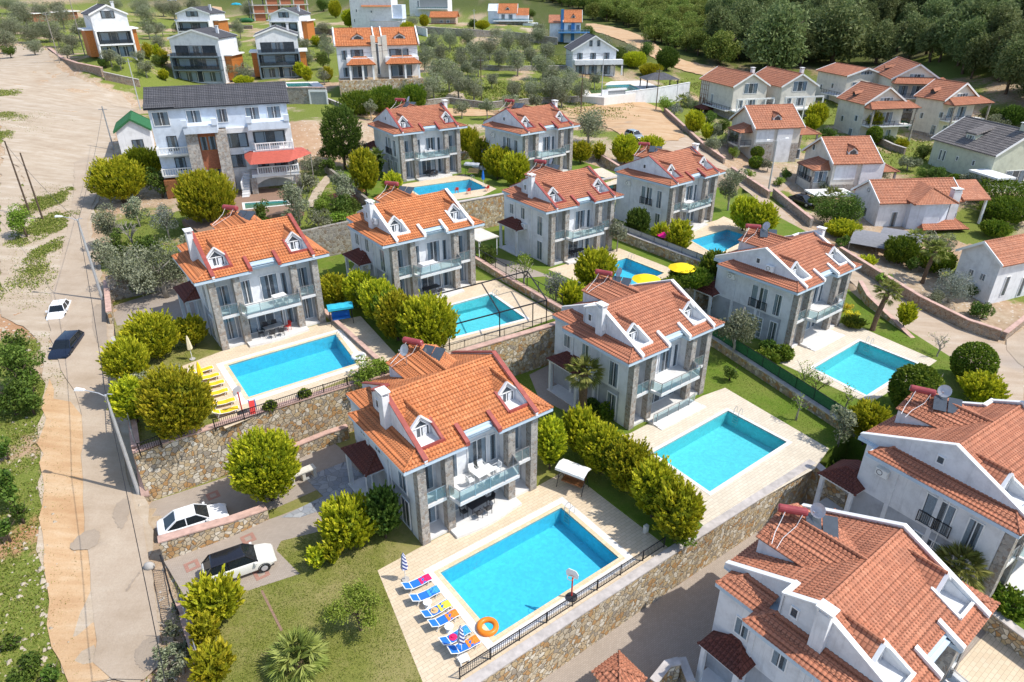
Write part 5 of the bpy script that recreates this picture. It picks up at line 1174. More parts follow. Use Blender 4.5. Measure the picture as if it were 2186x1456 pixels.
def pent(T, x0, x1, y0, y1, z0, z1, tile='pink_tile', side='r', post=None, hip=1.2, name='bay_roof'):
    """lean-to roof sloping away from x0 wall line towards x1 (side r/l) or from y1 to y0 (side f)"""
    m = MB()
    if side == 'r': A_, B_, C_, D_ = (x1, y0, z0), (x1, y1, z0), (x0, y1 - hip, z1), (x0, y0 + hip, z1); E_, F_ = (x0, y0, z0), (x0, y1, z0)
    elif side == 'l': A_, B_, C_, D_ = (x1, y1, z0), (x1, y0, z0), (x0, y0 + hip, z1), (x0, y1 - hip, z1); E_, F_ = (x0, y1, z0), (x0, y0, z0)
    else: A_, B_, C_, D_ = (x0, y0, z0), (x1, y0, z0), (x1 - hip, y1, z1), (x0 + hip, y1, z1); E_, F_ = (x0, y1, z0), (x1, y1, z0)
    U = Vector(B_) - Vector(A_); L = U.length; mid = (Vector(C_) + Vector(D_)) / 2 - (Vector(A_) + Vector(B_)) / 2; hs = mid.length
    tile_surface(m, A_, tuple(U), tuple(mid), L, hs, lambda u, v: (v / hs * hip < u) & (v / hs * hip < L - u), cw=.4, rh=.5, amp=.05, samp=3)
    m.add([A_, B_, C_, D_], [(0, 1, 2, 3)]); m.add([tuple(Vector(p) - Vector((0, 0, .1))) for p in (A_, B_, F_, E_)], [(0, 1, 2, 3)])
    m.add([B_, F_, C_], [(0, 1, 2)]); m.add([E_, A_, D_], [(0, 1, 2)]); ridge(m, [A_, D_], .1); ridge(m, [B_, C_], .1)
    o = m.build(name, M[tile], T)
    if post is not None:
        m = MB()
        for k, p in enumerate((A_, B_)):
            q = Vector(p).lerp((Vector(C_) + Vector(D_)) / 2, .12); m.box(q.x - .15, q.x + .15, q.y - .15, q.y + .15, post, z0)
        m.split('post', M['grey_stone'], o)
    return o
def eyebrow(T, x, W, D, H, rise, tile='pink_tile', w_=1.8):
    """small dormer with its own tiled gable on the front slope"""
    k = rise / (D / 2); y0 = D * .14; z0 = H + k * y0; yr = y0 + (1.25 / k); m = MB()
    m.extr([(x - w_ / 2, y0, z0 - .1), (x + w_ / 2, y0, z0 - .1), (x + w_ / 2 * .9, y0, z0 + .45), (x, y0, z0 + 1.05), (x - w_ / 2 * .9, y0, z0 + .45)], (0, .5, 0)); d = m.build('dormer', M['trim_white'], T)
    m = MB(); m.add([(x - w_ * .6, y0 - .3, z0 + .35), (x, y0 - .3, z0 + 1.2), (x, yr, z0 + 1.25), (x - .5, yr - .8, z0 + .7), (x + w_ * .6, y0 - .3, z0 + .35), (x + .5, yr - .8, z0 + .7)], [(0, 1, 2, 3), (1, 4, 5, 2)]); ridge(m, [(x, y0 - .3, z0 + 1.24), (x, yr, z0 + 1.28)], .12); m.build('dormer_roof', M[tile], d)
    m = MB(); m.sheet([(x - w_ * .3, y0 - .02, z0 + .05), (x + w_ * .3, y0 - .02, z0 + .05), (x + w_ * .3, y0 - .02, z0 + .4), (x, y0 - .02, z0 + .75), (x - w_ * .3, y0 - .02, z0 + .4)]); m.build('pane', M['panel_blue'], d)
def chimney(T, x, y, z0, z1, s=.45, wm='white_stucco'):
    m = MB(); m.box(x - s, x + s, y - s * .8, y + s * .8, z0, z1); c = m.build('chimney', M[wm], T)
    m = MB(); m.box(x - s - .1, x + s + .1, y - s * .8 - .1, y + s * .8 + .1, z1 + .2, z1 + .3)
    for a in (-1, 1):
        for b in (-1, 1): m.box(x + a * s * .8 - .06, x + a * s * .8 + .06, y + b * s * .6 - .06, y + b * s * .6 + .06, z1, z1 + .2)
    m.build('chimney_cap', M['trim_white'], c)

# cream villas beyond the brick road, left gable and front slope seen
T, W, H = hse('cream_villa', 'cream clay-roofed villa with one small dormer, directly right of the half-timbered house', (1613,274), (1719,270), 15.0, 8.8, 9.5, 2.9, wins=[('l', 2.2, 3.2, 1.2, 2.0, 2), ('f', 8.5, .3, 1.0, 1.8, 1)])
m = MB(); m.box(.2, 3.6, -.08, 0, 3.6, 6.0); m.box(4.2, 7.2, -.25, 0, -1, 6.1); m.build('shutter_panel', M['white_stucco'], T); m = MB(); m.box(.1, 3.7, -.1, -.02, -2, 3.3); m.box(7.4, W, -.1, -.02, -2, 3.2); m.split('stone_facing', M['grey_stone'], T)
eyebrow(T, W * .52, W, 9.5, H, 2.9); pent(T, 0, -2.6, 1.0, 6.0, 5.2, 6.3, side='l', post=0); pent(T, W, W + 4.4, 0.2, 6, 4.6, 6.6, side='r', post=0)
m = MB(); m.box(-2.4, 0, 1.2, 5.8, 2.6, 2.9); b = m.build('balcony', M['cream_stucco'], T); railing(b, [(0, 1.2, 2.9), (-2.4, 1.2, 2.9), (-2.4, 5.8, 2.9)], .9, glass=False, mat='dark_metal', bars=.2)
T, W, H = hse('cream_villa', 'cream clay-roofed villa with glazed corner bay, above the white flat carport roof', (1779,349), (1886,346), 12.4, 6.2, 9.5, 2.9, wins=[('l', 2.0, 6.7, .9, 1.0, 1), ('l', 2.2, 3.3, 1.0, 1.8, 2)])
m = MB(); m.box(.4, 4.0, -.08, 0, 3.4, 5.8); m.box(4.8, 8.6, -.25, 0, -1, 6.0); m.build('shutter_panel', M['white_stucco'], T); m = MB(); m.box(.1, 4.2, -.1, -.02, -2, 2.6); m.build('stone_facing', M['grey_stone'], T)
eyebrow(T, W * .48, W, 9.5, H, 2.9); pent(T, 0, -3.0, .6, 6.2, 4.9, 6.1, side='l', post=0); pent(T, W, W + 4.2, 0.2, 6, 4.4, 6.4, side='r', post=0)
m = MB(); m.box(-2.7, 0, .9, 5.8, 0, 2.7); m.box(-2.6, -2.45, 1.0, 5.7, 3.6, 4.9); m.box(-2.6, 0, 1.0, 1.15, 3.6, 4.9); b = m.build('corner_bay', M['cream_stucco'], T); railing(b, [(0, .95, 2.7), (-2.7, .95, 2.7), (-2.7, 5.8, 2.7)], .9, glass=False, mat='dark_metal', bars=.2); window(T, -2.5, .92, 2.8, 2.2, 1.9, 0, 3); window(T, -2.62, 5.5, 2.8, 3.6, 1.9, -math.pi / 2, 4)
m = MB(); m.box(-4.5, 2.2, -4.5, -.6, 1.9, 2.15); c_ = m.build('carport_roof', M['trim_white'], T); m = MB()
for x, y in ((-4.2, -4.2), (1.9, -4.2), (-4.2, -.8), (1.9, -.8)): m.box(x - .1, x + .1, y - .1, y + .1, -1, 1.9)
m.split('post', M['dark_metal'], c_)
# houses with arched gable windows: left slope seen, gable and pent roof to the right
for lab, pa, pb, ze, zb_, D, pn in [('cream house with arched gable window and red flowers on its balcony', (1786,207), (1847,222), 16.2, 8.4, 9.0, 1), ('cream house with arched gable window farthest to the right', (1951,203), (2018,214), 16.6, 9.0, 9.0, 1),
    ('cream house with arched gable window at the edge of the pine slope', (1861,149), (1903,168), 19.0, 11.6, 9.5, 1), ('white house with flat tiled roof and a wide gable window, left of the arched ones', (1742,150), (1809,163), 18.4, 11.0, 9.5, 0)]:
    T, W, H = hse('arched_house' if pn else 'gabled_house', lab, pa, pb, ze, zb_, D, 2.9 if pn else 1.5, wins=[('r', 1.5, .3, 1.4, 2.1, 2), ('r', 3.6, .3, 2.0, 2.1, 3), ('r', 6.2, .3, 1.2, 2.1, 2), ('r', 1.6, 3.8, 2.0, 2.2, 2), ('r', 4.4, 3.8, 2.4, 2.2, 3), ('f', 2.0, 3.2, .9, 1.2, 1), ('f', 5.5, .4, 1.2, 2.0, 2), ('f', 6.5, 4.0, 1.0, 1.2, 1)], base=('grey_stone', .6))
    window(T, W, D / 2 - 1.5, H + .05, 3.0, .85, math.pi / 2, 4); 
    if pn:
        pent(T, W, W + 2.8, -.3, D + 1.8, H - .9, H + .25, side='r', post=.0); m = MB(); m.box(W, W + 2.3, .2, D + 1.2, 3.4, 3.65); b = m.build('balcony', M['trim_white'], T); railing(b, [(W, .3, 3.65), (W + 2.3, .3, 3.65), (W + 2.3, D + 1.2, 3.65)], .9, glass=False, mat='dark_metal', bars=.25)
        k = 2.9 / (D / 2); m = MB(); m.box(W * .35, W * .35 + 1.1, .7, 1.5, H + .1, H + 1.15); dd = m.build('dormer', M['dark_plastic'], T); m = MB(); m.add([(W * .35 - .1, .5, H + 1.0), (W * .35 + .55, .5, H + 1.6), (W * .35 + .55, 3.2, H + 1.9), (W * .35 + 1.2, .5, H + 1.0), (W * .35 - .1, 2.2, H + 1.35), (W * .35 + 1.2, 2.2, H + 1.35)], [(0, 1, 2, 4), (1, 3, 5, 2)]); m.build('dormer_roof', M['pink_tile'], dd)
    else:
        m = MB(); m.box(W * .5, W + 2.5, -2.2, .0, 2.8, 3.0); b = m.build('balcony', M['trim_white'], T); railing(b, [(W * .5, -2.2, 3.0), (W + 2.5, -2.2, 3.0)], .9, glass=False, mat='dark_metal', bars=.25)
# half-timbered pair
for lab, dx in (('half-timbered house with white balcony, left one of the pair', 0), ('half-timbered house with white balcony, right one of the pair', 103)):
    T, W, H = hse('timbered_house', lab, (1493 + dx, 167), (1566 + dx, 185), 17.4, 9.3 if dx == 0 else 9.8, 8.5, 2.4, wins=[('f', 5.5, 3.2, 1.1, 2.1, 2), ('r', 1.2, 3.2, 1.6, 2.1, 2), ('r', 3.6, 3.2, 2.4, 2.1, 3), ('r', 2.6, 6.4, 3.4, 2.2, 3), ('r', 1.5, .3, 1.4, 2.1, 2), ('r', 5, .3, 1.8, 2.1, 2)], base=('grey_stone', 2.4))
    m = MB()
    for z in (2.5, 3.6, 4.7, 5.8, 6.9, 7.9): m.bar((-.02, -.03, z), (3.8, -.03, z), .1, .06)
    for x in (.0, .9, 1.9, 2.8, 3.8): m.bar((x, -.03, 2.4), (x, -.03, H - .1), .1, .06)
    for x in (.1, 1.9): m.bar((x, -.045, 2.6), (x + .8, -.045, 4.2), .09, .05); m.bar((x + .8, -.05, 2.6), (x, -.05, 4.2), .09, .05)
    m.build('timber_frame', M['wood'], T)
    m = MB(); m.box(W, W + 2.6, -.2, 9.2, 2.7, 3.0); m.box(W + 2.4, W + 2.6, -.2, 9.2, 5.4, 5.7)
    for y in (-.1, 2.2, 4.6, 6.9, 9.0): m.box(W + 2.35, W + 2.6, y, y + .25, 0, 5.5)
    m.build('veranda', M['trim_white'], T)
    m = MB(); m.box(4.2, W, -1.4, 0, 2.7, 2.9); b = m.build('balcony', M['trim_white'], T); railing(b, [(4.2, -1.4, 2.9), (W + 2.6, -1.4, 2.9)], .9, glass=False, mat='dark_metal', bars=.25)
    pent(T, 3.0, 7.6, -3.0, 0, 2.0, 3.0, side='f', post=0, name='porch_roof', tile='dark_red_tile'); chimney(T, W - 2.2, 5.5, H, H + 3.2, .4)
# grey-roofed pale green house
T, W, H = hse('grey_roofed_house', 'pale green house with a large grey tiled roof at the right edge', (1988,294), (2127,332), 12.9, 7.6, 11, 3.4, tile='light_grey_tile', wallm='pale_green_stucco', wins=[('f', 2.0, 1.9, .6, 1.8, 1), ('f', 2.9, 1.9, .6, 1.8, 1), ('f', 6.0, 2.6, .5, .8, 1), ('f', 9.6, 2.6, .6, .9, 1), ('r', 3, .3, 4, 2.2, 3)])
m = MB(); k = 3.4 / 5.5; m.box(5.2, 7.4, 1.4, 3.8, H + .6, H + 1.75); d = m.build('dormer', M['pale_green_stucco'], T); m = MB(); m.hexa([(5.0, 1.2, H + 1.7), (7.6, 1.2, H + 1.7), (7.6, 4.8, H + 2.85), (5.0, 4.8, H + 2.85)], [(5.2, 1.2, H + 1.95), (7.4, 1.2, H + 1.95), (7.4, 4.8, H + 3.1), (5.2, 4.8, H + 3.1)]); m.build('dormer_roof', M['light_grey_tile'], d); window(d, 5.5, 1.4, H + .85, 1.6, .7, 0, 3)
m = MB(); m.box(W - 1, W + 5, -3.4, 0, 2.5, 2.8); b = m.build('balcony', M['trim_white'], T); chimney(T, W - 1.5, 5.5, H + 2, H + 4.2, .6, 'pale_green_stucco')
# white single-storey house with gables
T, W, H = hse('white_bungalow', 'white house with round gable window and crossing clay roofs beyond the carport', None, None, 9.0, 4.0, 7.0, 2.2, world=(at(1878, 433, 9.0), at(1878, 433, 9.0) + Vector((math.cos(R(5)) * 13.6, math.sin(R(5)) * 13.6, 0))), tile='pink_tile', wallm='white_stucco', wins=[('l', 1.3, 1.8, 1.1, 1.4, 1), ('l', 3.2, 1.8, 1.1, 1.4, 1), ('f', 2.2, .6, 1.0, 2.8, 1), ('f', 11.6, 1.2, 1.1, 1.8, 1), ('f', 8.0, .6, .9, 2.6, 1)])
m = MB(); m.torus((-.03, 3.6, H + .7), .3, .06, 16, 6, Matrix.Rotation(math.pi / 2, 3, 'Y')); m.build('round_window', M['grey_metal'], T)
m = MB(); cx_, hw = 7.4, 3.4
for s in (-1, 1):
    tri_ = [(cx_ + s * hw, -2.2, H - .1), (cx_, -.4, H + 1.9), (cx_, 4.0, H + 2.15), (cx_ + s * hw, .5, H + .2)]; m.add([Vector(p) for p in tri_] + [Vector(p) - Vector((0, 0, .15)) for p in tri_], [(0, 1, 2, 3), (7, 6, 5, 4), (0, 4, 5, 1), (1, 5, 6, 2), (2, 6, 7, 3), (3, 7, 4, 0)])
m.add([(cx_ - hw, -2.2, H - .1), (cx_ + hw, -2.2, H - .1), (cx_, -.4, H + 1.9)], [(0, 1, 2)]); ridge(m, [(cx_ - hw, -2.2, H - .05), (cx_, -.4, H + 1.95), (cx_ + hw, -2.2, H - .05)], .13); m.build('hipped_bay_roof', M['pink_tile'], T)
m = MB(); m.prism([(cx_ - hw + .4, .0), (cx_ - hw + .4, -1.0), (cx_ - 1.2, -1.8), (cx_ + 1.2, -1.8), (cx_ + hw - .4, -1.0), (cx_ + hw - .4, 0)], -1, H - .1); m.build('bay_wall', M['blue_stucco'], T)
chimney(T, W - 1.6, -.6, -1, H + 1.5, .6); pent(T, W - 7, W + .2, -3.2, 0, 1.4, 2.6, side='f', tile='clay_tile', name='porch_roof')
m = MB(); m.hexa([(W, -.6, H - .2), (W + 4.4, -.6, H - .2), (W + 4.4, 3.6, H + 1.7), (W, 3.6, H + 1.7)], [(W, -.6, H), (W + 4.4, -.6, H), (W + 4.4, 3.6, H + 1.9), (W, 3.6, H + 1.9)]); v_ = m.build('veranda_roof', M['pink_tile'], T); m = MB(); m.box(W + 3.8, W + 4.1, -.4, -.1, -1.5, H - .2); m.box(W + 3.8, W + 4.1, 6, 6.3, -1.5, H); m.split('post', M['trim_white'], v_)
T, W, H = hse('white_house', 'white house with clay roof cut by the right edge, beside the silver olive bush', None, None, 8.8, 2.6, 5.0, 1.7, world=(at(2141, 566, 8.8), at(2141, 566, 8.8) + Vector((math.cos(R(22)) * 10, math.sin(R(22)) * 10, 0))), tile='pink_tile', wallm='white_stucco', wins=[('l', 1.6, 3.4, .7, .9, 2), ('l', 3.1, 3.4, .7, .9, 2), ('f', 1.8, 1.6, .8, 2.6, 1), ('f', 5, 1.0, .8, 2.6, 1)])
# houses of the middle distance --------------------------------------------------
ZB = 12.0
A_ = at(306, 233, 23.6); B_ = at(617, 217, 23.6)
T, W, H = hse('apartment_house', 'big four-storey blue and white house with long grey roof and red canopy', None, None, 23.6, ZB, 8.0, 1.9, tile='grey_tile', wallm='blue_stucco', trim=None, oh=.45, world=(A_, B_), rh=.4, cw=.3)
def fx(p): return (p - 306) / (617 - 306) * W      # pixel column along the eaves -> metres along the front
m = MB(); m.box(fx(425), W + .1, -.8, 0, -1, 8.6); m.box(fx(500), W + .1, -1.6, -.8, 3.0, 5.6); m.build('front_block', M['white_stucco'], T)
for a, b, yy, sl in ((fx(378), fx(404), -2.8, .5), (fx(443), fx(468), -2.8, .6)):
    m = MB(); m.hexa([(a, yy - 1.2, -1), (b, yy - 1.2, -1), (b, 0, -1), (a, 0, -1)], [(a, yy + .6, 8.6), (b, yy + .6, 8.6), (b, 0, 8.6), (a, 0, 8.6)]); m.build('stone_pylon', M['grey_stone'], T)
m = MB(); m.box(fx(404), fx(443), -1.6, 0, -1, 8.5); m.build('timber_bay', M['brick_red'], T)
m = MB(); m.hexa([(fx(398), -4.4, -1), (fx(410), -4.4, -1), (fx(410), -2, -1), (fx(398), -2, -1)], [(fx(398), -3.4, 3.5), (fx(410), -3.4, 3.5), (fx(410), -2, 3.5), (fx(398), -2, 3.5)]); m.build('stone_pylon', M['grey_stone'], T)
for z in (1.6, 6.0):
    for k in range(3): window(T, fx(406) + k * 1.05, -1.6, z, .95, 1.9, 0, 1, frame='orange_wood')
for a, b in ((fx(378), fx(452)), (fx(520), fx(615))):
    m = MB(); m.box(a, b, -3.0, 0, 8.5, 9.5); m.box(a - .1, a + .6, -3.1, -2.4, 9.5, 10.3); m.box(b - .6, b + .1, -3.1, -2.4, 9.5, 10.3); m.build('upper_balcony', M['blue_stucco'], T)
for px, w_, nv in ((330, 2.0, 2), (402, 1.8, 2), (465, 1.4, 2), (535, 1.8, 2), (585, 1.8, 2)): window(T, fx(px) - w_ / 2, 0 - .02, 9.3, w_, 1.8, 0, nv, frame='white_paint')
for px, w_, nv in ((343, 1.2, 1), (482, 3.6, 3), (565, 4.2, 3)): window(T, fx(px) - w_ / 2, -.02 if px < 400 else -.82, 6.0, w_, 1.9, 0, nv, frame='dark_metal')
for px, w_, nv in ((350, 1.3, 1), (485, 2.2, 2), (540, 1.4, 1), (590, 2.6, 2)): window(T, fx(px) - w_ / 2, -.02 if px < 400 else (-.82 if px < 500 else -1.62), 3.3, w_, 1.7, 0, nv, frame='dark_metal')
m = MB(); m.box(fx(308), fx(376), -1.0, 0, 5.4, 5.6); m.box(fx(308), fx(376), -1.0, 0, 2.6, 2.8); m.box(fx(510), W + .2, -4.6, 0, 2.5, 2.9); m.box(fx(522), W + .1, -2.4, 0, 5.4, 5.65); bl = m.split('balcony_slab', M['trim_white'], T)[0]
def balusters(P, pts, z, h=.95):
    m = MB()
    for a, b in zip(pts[:-1], pts[1:]):
        a = Vector((*a, z)); b = Vector((*b, z)); n = max(2, int((b - a).length / .3)); m.bar(a + Vector((0, 0, h)), b + Vector((0, 0, h)), .16, .12); m.bar(a + Vector((0, 0, .06)), b + Vector((0, 0, .06)), .16, .1)
        for k in range(n + 1): p = a.lerp(b, k / n); m.bar(p, p + Vector((0, 0, h)), .09 if k % 6 else .2)
    m.build('balustrade', M['trim_white'], P)
balusters(bl, [(fx(308), 0), (fx(308), -1.0), (fx(376), -1.0)], 5.6); balusters(bl, [(fx(308), 0), (fx(308), -1.0), (fx(376), -1.0)], 2.8); balusters(bl, [(fx(522), -.8), (fx(530), -2.4), (W, -2.4), (W, -.8)], 5.65); balusters(bl, [(fx(526), -4.6), (W + .2, -4.6), (W + .2, 0)], 2.9)
m = MB(); c0 = [(fx(500), -3.0), (fx(512), -6.0), (fx(600), -6.0), (W + 2.4, -2.0), (W + 1.4, 1.0), (fx(500), 0)]; zz = [4.9, 4.6, 4.6, 4.7, 5.0, 5.6]
m.add([(p[0], p[1], z) for p, z in zip(c0, zz)] + [(fx(520), -2.4, 5.5), (W, -2.4, 5.5)], [(0, 1, 6), (1, 2, 7, 6), (2, 3, 7), (3, 4, 7), (0, 6, 7, 4, 5)]); m.build('canopy', M['red_canopy'], T)
m = MB()
for x, y in ((fx(512), -4.4), (W, -4.4)): m.box(x - .4, x + .4, y - .3, y + .4, -1, 2.5)
m.bar((fx(600), -5.8, 0), (fx(600), -5.8, 4.6), .1); m.bar((W + 2.2, -2.1, 0), (W + 2.2, -2.1, 4.7), .1); m.split('support', M['grey_stone'], T)
m = MB(); n = 14; a0, a1 = fx(514), W - .2; P_ = [(a0 + (a1 - a0) * k / n, -4.5, 1.0 + 1.3 * math.sin(math.pi * k / n) ** .6) for k in range(n + 1)]; m.extr([(a0, -4.5, 2.5)] + P_ + [(a1, -4.5, 2.5)], (0, .3, 0)); m.build('arch', M['cream_stucco'], T)
m = MB()
for k in range(9): m.box(fx(488) - .3 * k * .2, fx(505) - .06 * k, -2.0 - .42 * k - .42, -2.0 - .42 * k, -1, 2.7 - .3 * k)
st_ = m.build('staircase', M['marble'], T); balusters(st_, [(fx(487), -2.0), (fx(484), -5.6)], 1.3, .9)
m = MB(); m.hexa([(fx(306), -1.2, -1), (fx(366), -1.2, -1), (fx(366), 0, -1), (fx(306), 0, -1)], [(fx(306), -1.2, 2.2), (fx(366), -1.2, 2.2), (fx(366), 0, 2.5), (fx(306), 0, 2.5)]); m.build('dark_plinth', M['wood'], T)
m = MB(); tile_surface(m, (-.45, -.5, H - .1), (1, 0, 0), (0, 1, .6), fx(372), .9); m.build('lower_roof_edge', M['grey_tile'], T)
# small house with green roof
T, W, H = hse('small_house', 'little white house with green gabled roof beside the dirt yard', (242,282), (322,276), 17.4, 13.4, 8, 1.6, rd='y', tile='green_screen', wallm='white_stucco', trim='green_screen', oh=.35, wins=[('f', 1.9, 1.1, 1.6, 1.4, 2, 'dark_metal')])
plain('slate_frame', (.13, .17, .20), .6)
# dark modern houses
def modern(label, pa, pb, ze, zb_, front=True):
    T, W, H = hse('modern_house', label, pa, pb, ze, zb_, 11, 1.8, rd='y', tile='grey_tile', wallm='white_stucco', oh=.3)
    m = MB(); m.box(-1.6, 0, 2, 9, .2, 5.9); m.box(W, W + 1.6, 2, 9, .2, 5.9); m.split('timber_wing', M['orange_wood'], T)
    m = MB(); m.box(-2.1, 0, 1.5, 9.5, 5.9, 6.2); m.box(W, W + 2.1, 1.5, 9.5, 5.9, 6.2); m.split('side_roof', M['trim_white'], T)
    fm = 'slate_frame' if front else 'white_paint'
    m = MB()
    for z in (2.7, 5.7): m.box(-.1, W + .1, -1.5, 0, z, z + .3)
    m.box(-.1, .25, -1.5, 0, 0, 5.8); m.box(W - .25, W + .1, -1.5, 0, 0, 5.8); b = m.build('balcony_frame', M[fm], T)
    railing(b, [(.2, -1.45, 3.0), (W - .2, -1.45, 3.0)], .9, mat='dark_metal', gm='smoked_glass')
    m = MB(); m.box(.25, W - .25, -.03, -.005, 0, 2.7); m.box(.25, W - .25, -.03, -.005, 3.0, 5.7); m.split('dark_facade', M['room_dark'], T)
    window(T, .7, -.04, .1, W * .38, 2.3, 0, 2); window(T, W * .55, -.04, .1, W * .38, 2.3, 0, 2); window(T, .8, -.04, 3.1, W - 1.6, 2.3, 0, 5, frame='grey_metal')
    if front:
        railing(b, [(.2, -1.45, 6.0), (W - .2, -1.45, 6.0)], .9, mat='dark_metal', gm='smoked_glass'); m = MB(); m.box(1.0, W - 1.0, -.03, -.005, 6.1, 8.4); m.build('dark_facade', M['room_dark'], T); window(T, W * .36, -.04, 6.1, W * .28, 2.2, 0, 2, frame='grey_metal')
    else: window(T, W * .3, -.02, H - .9, W * .36, 1.5, 0, 2, frame='dark_metal')
    chimney(T, W * .8, 6, H, H + 2.2, .3)
    return T
modern('dark-fronted modern house, nearer left of two, just behind the long grey roof', (357,83), (466,83), 26.4, 16.5)
modern('dark-fronted modern house, nearer right of two, just behind the long grey roof', (541,78), (636,76), 26.6, 16.8)
modern('white-framed modern house at the far left above the pinkish wall', (189,32), (273,30), 32.0, 22.8, False)
modern('white-framed modern house half hidden behind the nearer left dark one', (374,30), (447,30), 29.6, 21.6, False)
modern('white-framed modern house half hidden behind the nearer right dark one', (574,32), (638,32), 29.4, 21.6, False)
# twin house with orange roofs
T, W, H = hse('twin_house', 'white twin house with orange roofs and arched porches on a stone base', (713,97), (895,93), 26.6, 20.0, 9, 2.8, tile='orange_tile', wallm='white_stucco', oh=.5)
def gx(p): return (p - 713) / (895 - 713) * W
m = MB(); m.box(-.3, W + .3, -4.8, 0, -3.6, .02); m.build('stone_terrace', M['retaining_stone'], T)
m = MB(); m.box(gx(790), gx(800), -.6, 0, 0, H + 1.6); m.box(gx(815), gx(826), -.6, 0, 0, H + 1.6); m.box(gx(806), gx(826), -.5, 0, 0, H + 1.3); m.split('stair_tower', M['cream_stucco'], T); window(T, gx(797), -.5, .6, gx(806) - gx(797), H - .5, 0, 1)
for a, b in ((735, 790), (822, 893)):
    xa, xb = gx(a), gx(b); pent(T, xa - .4, xb + .4, -4.6, -.2, 3.0, 4.3, side='f', tile='orange_tile', hip=1.8, name='porch_roof')
    m = MB()
    for x in (xa, (xa + xb) / 2, xb - .4): m.box(x, x + .4, -4.3, -3.9, 0, 3.0)
    m.split('porch_column', M['trim_white'], T)
    window(T, xa + .8, -.02, .1, xb - xa - 2, 2.3, 0, 3); window(T, xa + .8, -.02, 3.7, xb - xa - 2.6, 1.9, 0, 2, frame='dark_metal'); m = MB(); m.box(xa - .3, xb + .2, -1.6, 0, 3.1, 4.1); m.build('balcony', M['white_stucco'], T)
    eyebrow(T, (xa + xb) / 2, W, 9, H, 2.8, 'orange_tile', 2.6)
m = MB()
for x in (-.4, gx(797), gx(815), W + .2): m.hexa([(x, -.5, H - .5), (x + .25, -.5, H - .5), (x + .25, 4.5, H + 2.4), (x, 4.5, H + 2.4)], [(x, -.5, H + .15), (x + .25, -.5, H + .15), (x + .25, 4.5, H + 3.15), (x, 4.5, H + 3.15)])
m.split('parapet', M['trim_white'], T); window(T, gx(722), -.02, .2, 1.3, 2, 0, 1); window(T, gx(722), -.02, 3.6, 1.3, 2, 0, 1)
m = MB(); m.box(gx(868), gx(895), -4.86, -4.8, -3.5, -1); m.build('garage_door', M['grey_metal'], T)
# white house with black roof
T, W, H = hse('white_gabled_house', 'white gabled house with dark roof beside its own pool and black gazebo', (1220,108), (1320,107), 22.0, 15.8, 12, 3.4, rd='y', tile='grey_tile', wallm='white_stucco', oh=.5, wins=[('f', 1.3, 3.9, 1.4, 1.6, 2, 'dark_metal'), ('f', 4.9, 3.9, 1.5, 1.6, 2, 'dark_metal'), ('f', 8.6, 3.9, 1.5, 1.6, 2, 'dark_metal'), ('f', 4.5, 7.2, .8, 1.4, 1, 'dark_metal'), ('f', 6.6, 7.2, .8, 1.4, 1, 'dark_metal'), ('f', 1.0, .1, 2.4, 2.3, 2, 'dark_metal'), ('f', 4.6, .1, 2.2, 2.3, 2, 'dark_metal'), ('f', 8, .1, 2.6, 2.3, 2, 'dark_metal'), ('l', 5, 4.0, .6, .9, 1), ('l', 9, 4.0, .9, .6, 1)])
m = MB(); m.box(.3, W + 1.6, -2.2, 0, 2.7, 3.9); m.box(W + 1.2, W + 1.6, -2.2, -1.8, 0, 2.7); m.build('balcony', M['white_stucco'], T); m = MB(); m.bar((.3, -4.6, 2.7), (W + 1.4, -4.6, 2.7), .14)
for k in range(6): x = .3 + (W + 1) * k / 5; m.bar((x, -4.6, 0), (x, -4.6, 2.7), .12); m.bar((x, -4.6, 2.7), (x, -2.2, 2.75), .1)
m.build('pergola', M['dark_metal'], T)
# far houses
T, W, H = hse('far_house', 'far white house with two stepped orange roofs in front of the scrub slope', (1062,27), (1104,27), 27.6, 22.0, 8, 3.0, tile='orange_tile', wallm='white_stucco', wins=[('f', 1, 3, 1.6, 2, 2), ('f', 4, 3, 1.8, 2, 2)]); eyebrow(T, W * .5, W, 8, H, 3.0, 'orange_tile')
m = MB(); m.box(-4.5, 0, 1, 8, -1, H + .4); m.extr([(-4.6, .6, H + .4), (-4.6, 8.4, H + .4), (-4.6, 4.5, H + 3)], (4.6, 0, 0)); m.build('left_wing', M['blue_stucco'], T); m = MB(); m.box(W, W + 5, .6, 6, -1, H - 1.2); m.box(-2, W + 7, -4, .5, 2.4, 2.7); m.box(W + 3, W + 9, -3.5, 2, -1, 1.8); m.build('right_wing', M['white_stucco'], T)
m = MB(); tile_surface(m, (W, 0, H - 1.2), (1, 0, 0), (0, 1, .7), 5.2, 4.6, cw=.5, rh=.5); m.build('lower_roof', M['orange_tile'], T); railing(T, [(-2, -4, 2.7), (W + 7, -4, 2.7)], .9)
plain('far_blue', (.06, .20, .42), .6)
T, W, H = hse('far_house', 'far white and bright blue house at the foot of the scrub slope', (1202,46), (1243,46), 26.6, 20.6, 8, 3.2, tile='orange_tile', wallm='white_stucco', wins=[('f', 1.2, 3, 1.4, 2, 2), ('f', 4, 3, 1.4, 2, 2)]); eyebrow(T, W * .55, W, 8, H, 3.2, 'orange_tile', 1.4)
m = MB(); m.box(-5, 0, 1, 7, -1, H - .6); m.build('left_wing', M['white_stucco'], T); m = MB(); m.box(-1.2, -.2, .2, 1.0, -1, H + 3.6); m.box(2.4, 3.6, -.1, -.02, 0, H); m.split('blue_pier', M['far_blue'], T); m = MB(); m.box(-2, W + 3, -4, 0, 2.5, 2.8); b = m.build('balcony', M['far_blue'], T); railing(b, [(-2, -4, 2.8), (W + 3, -4, 2.8)], .9)
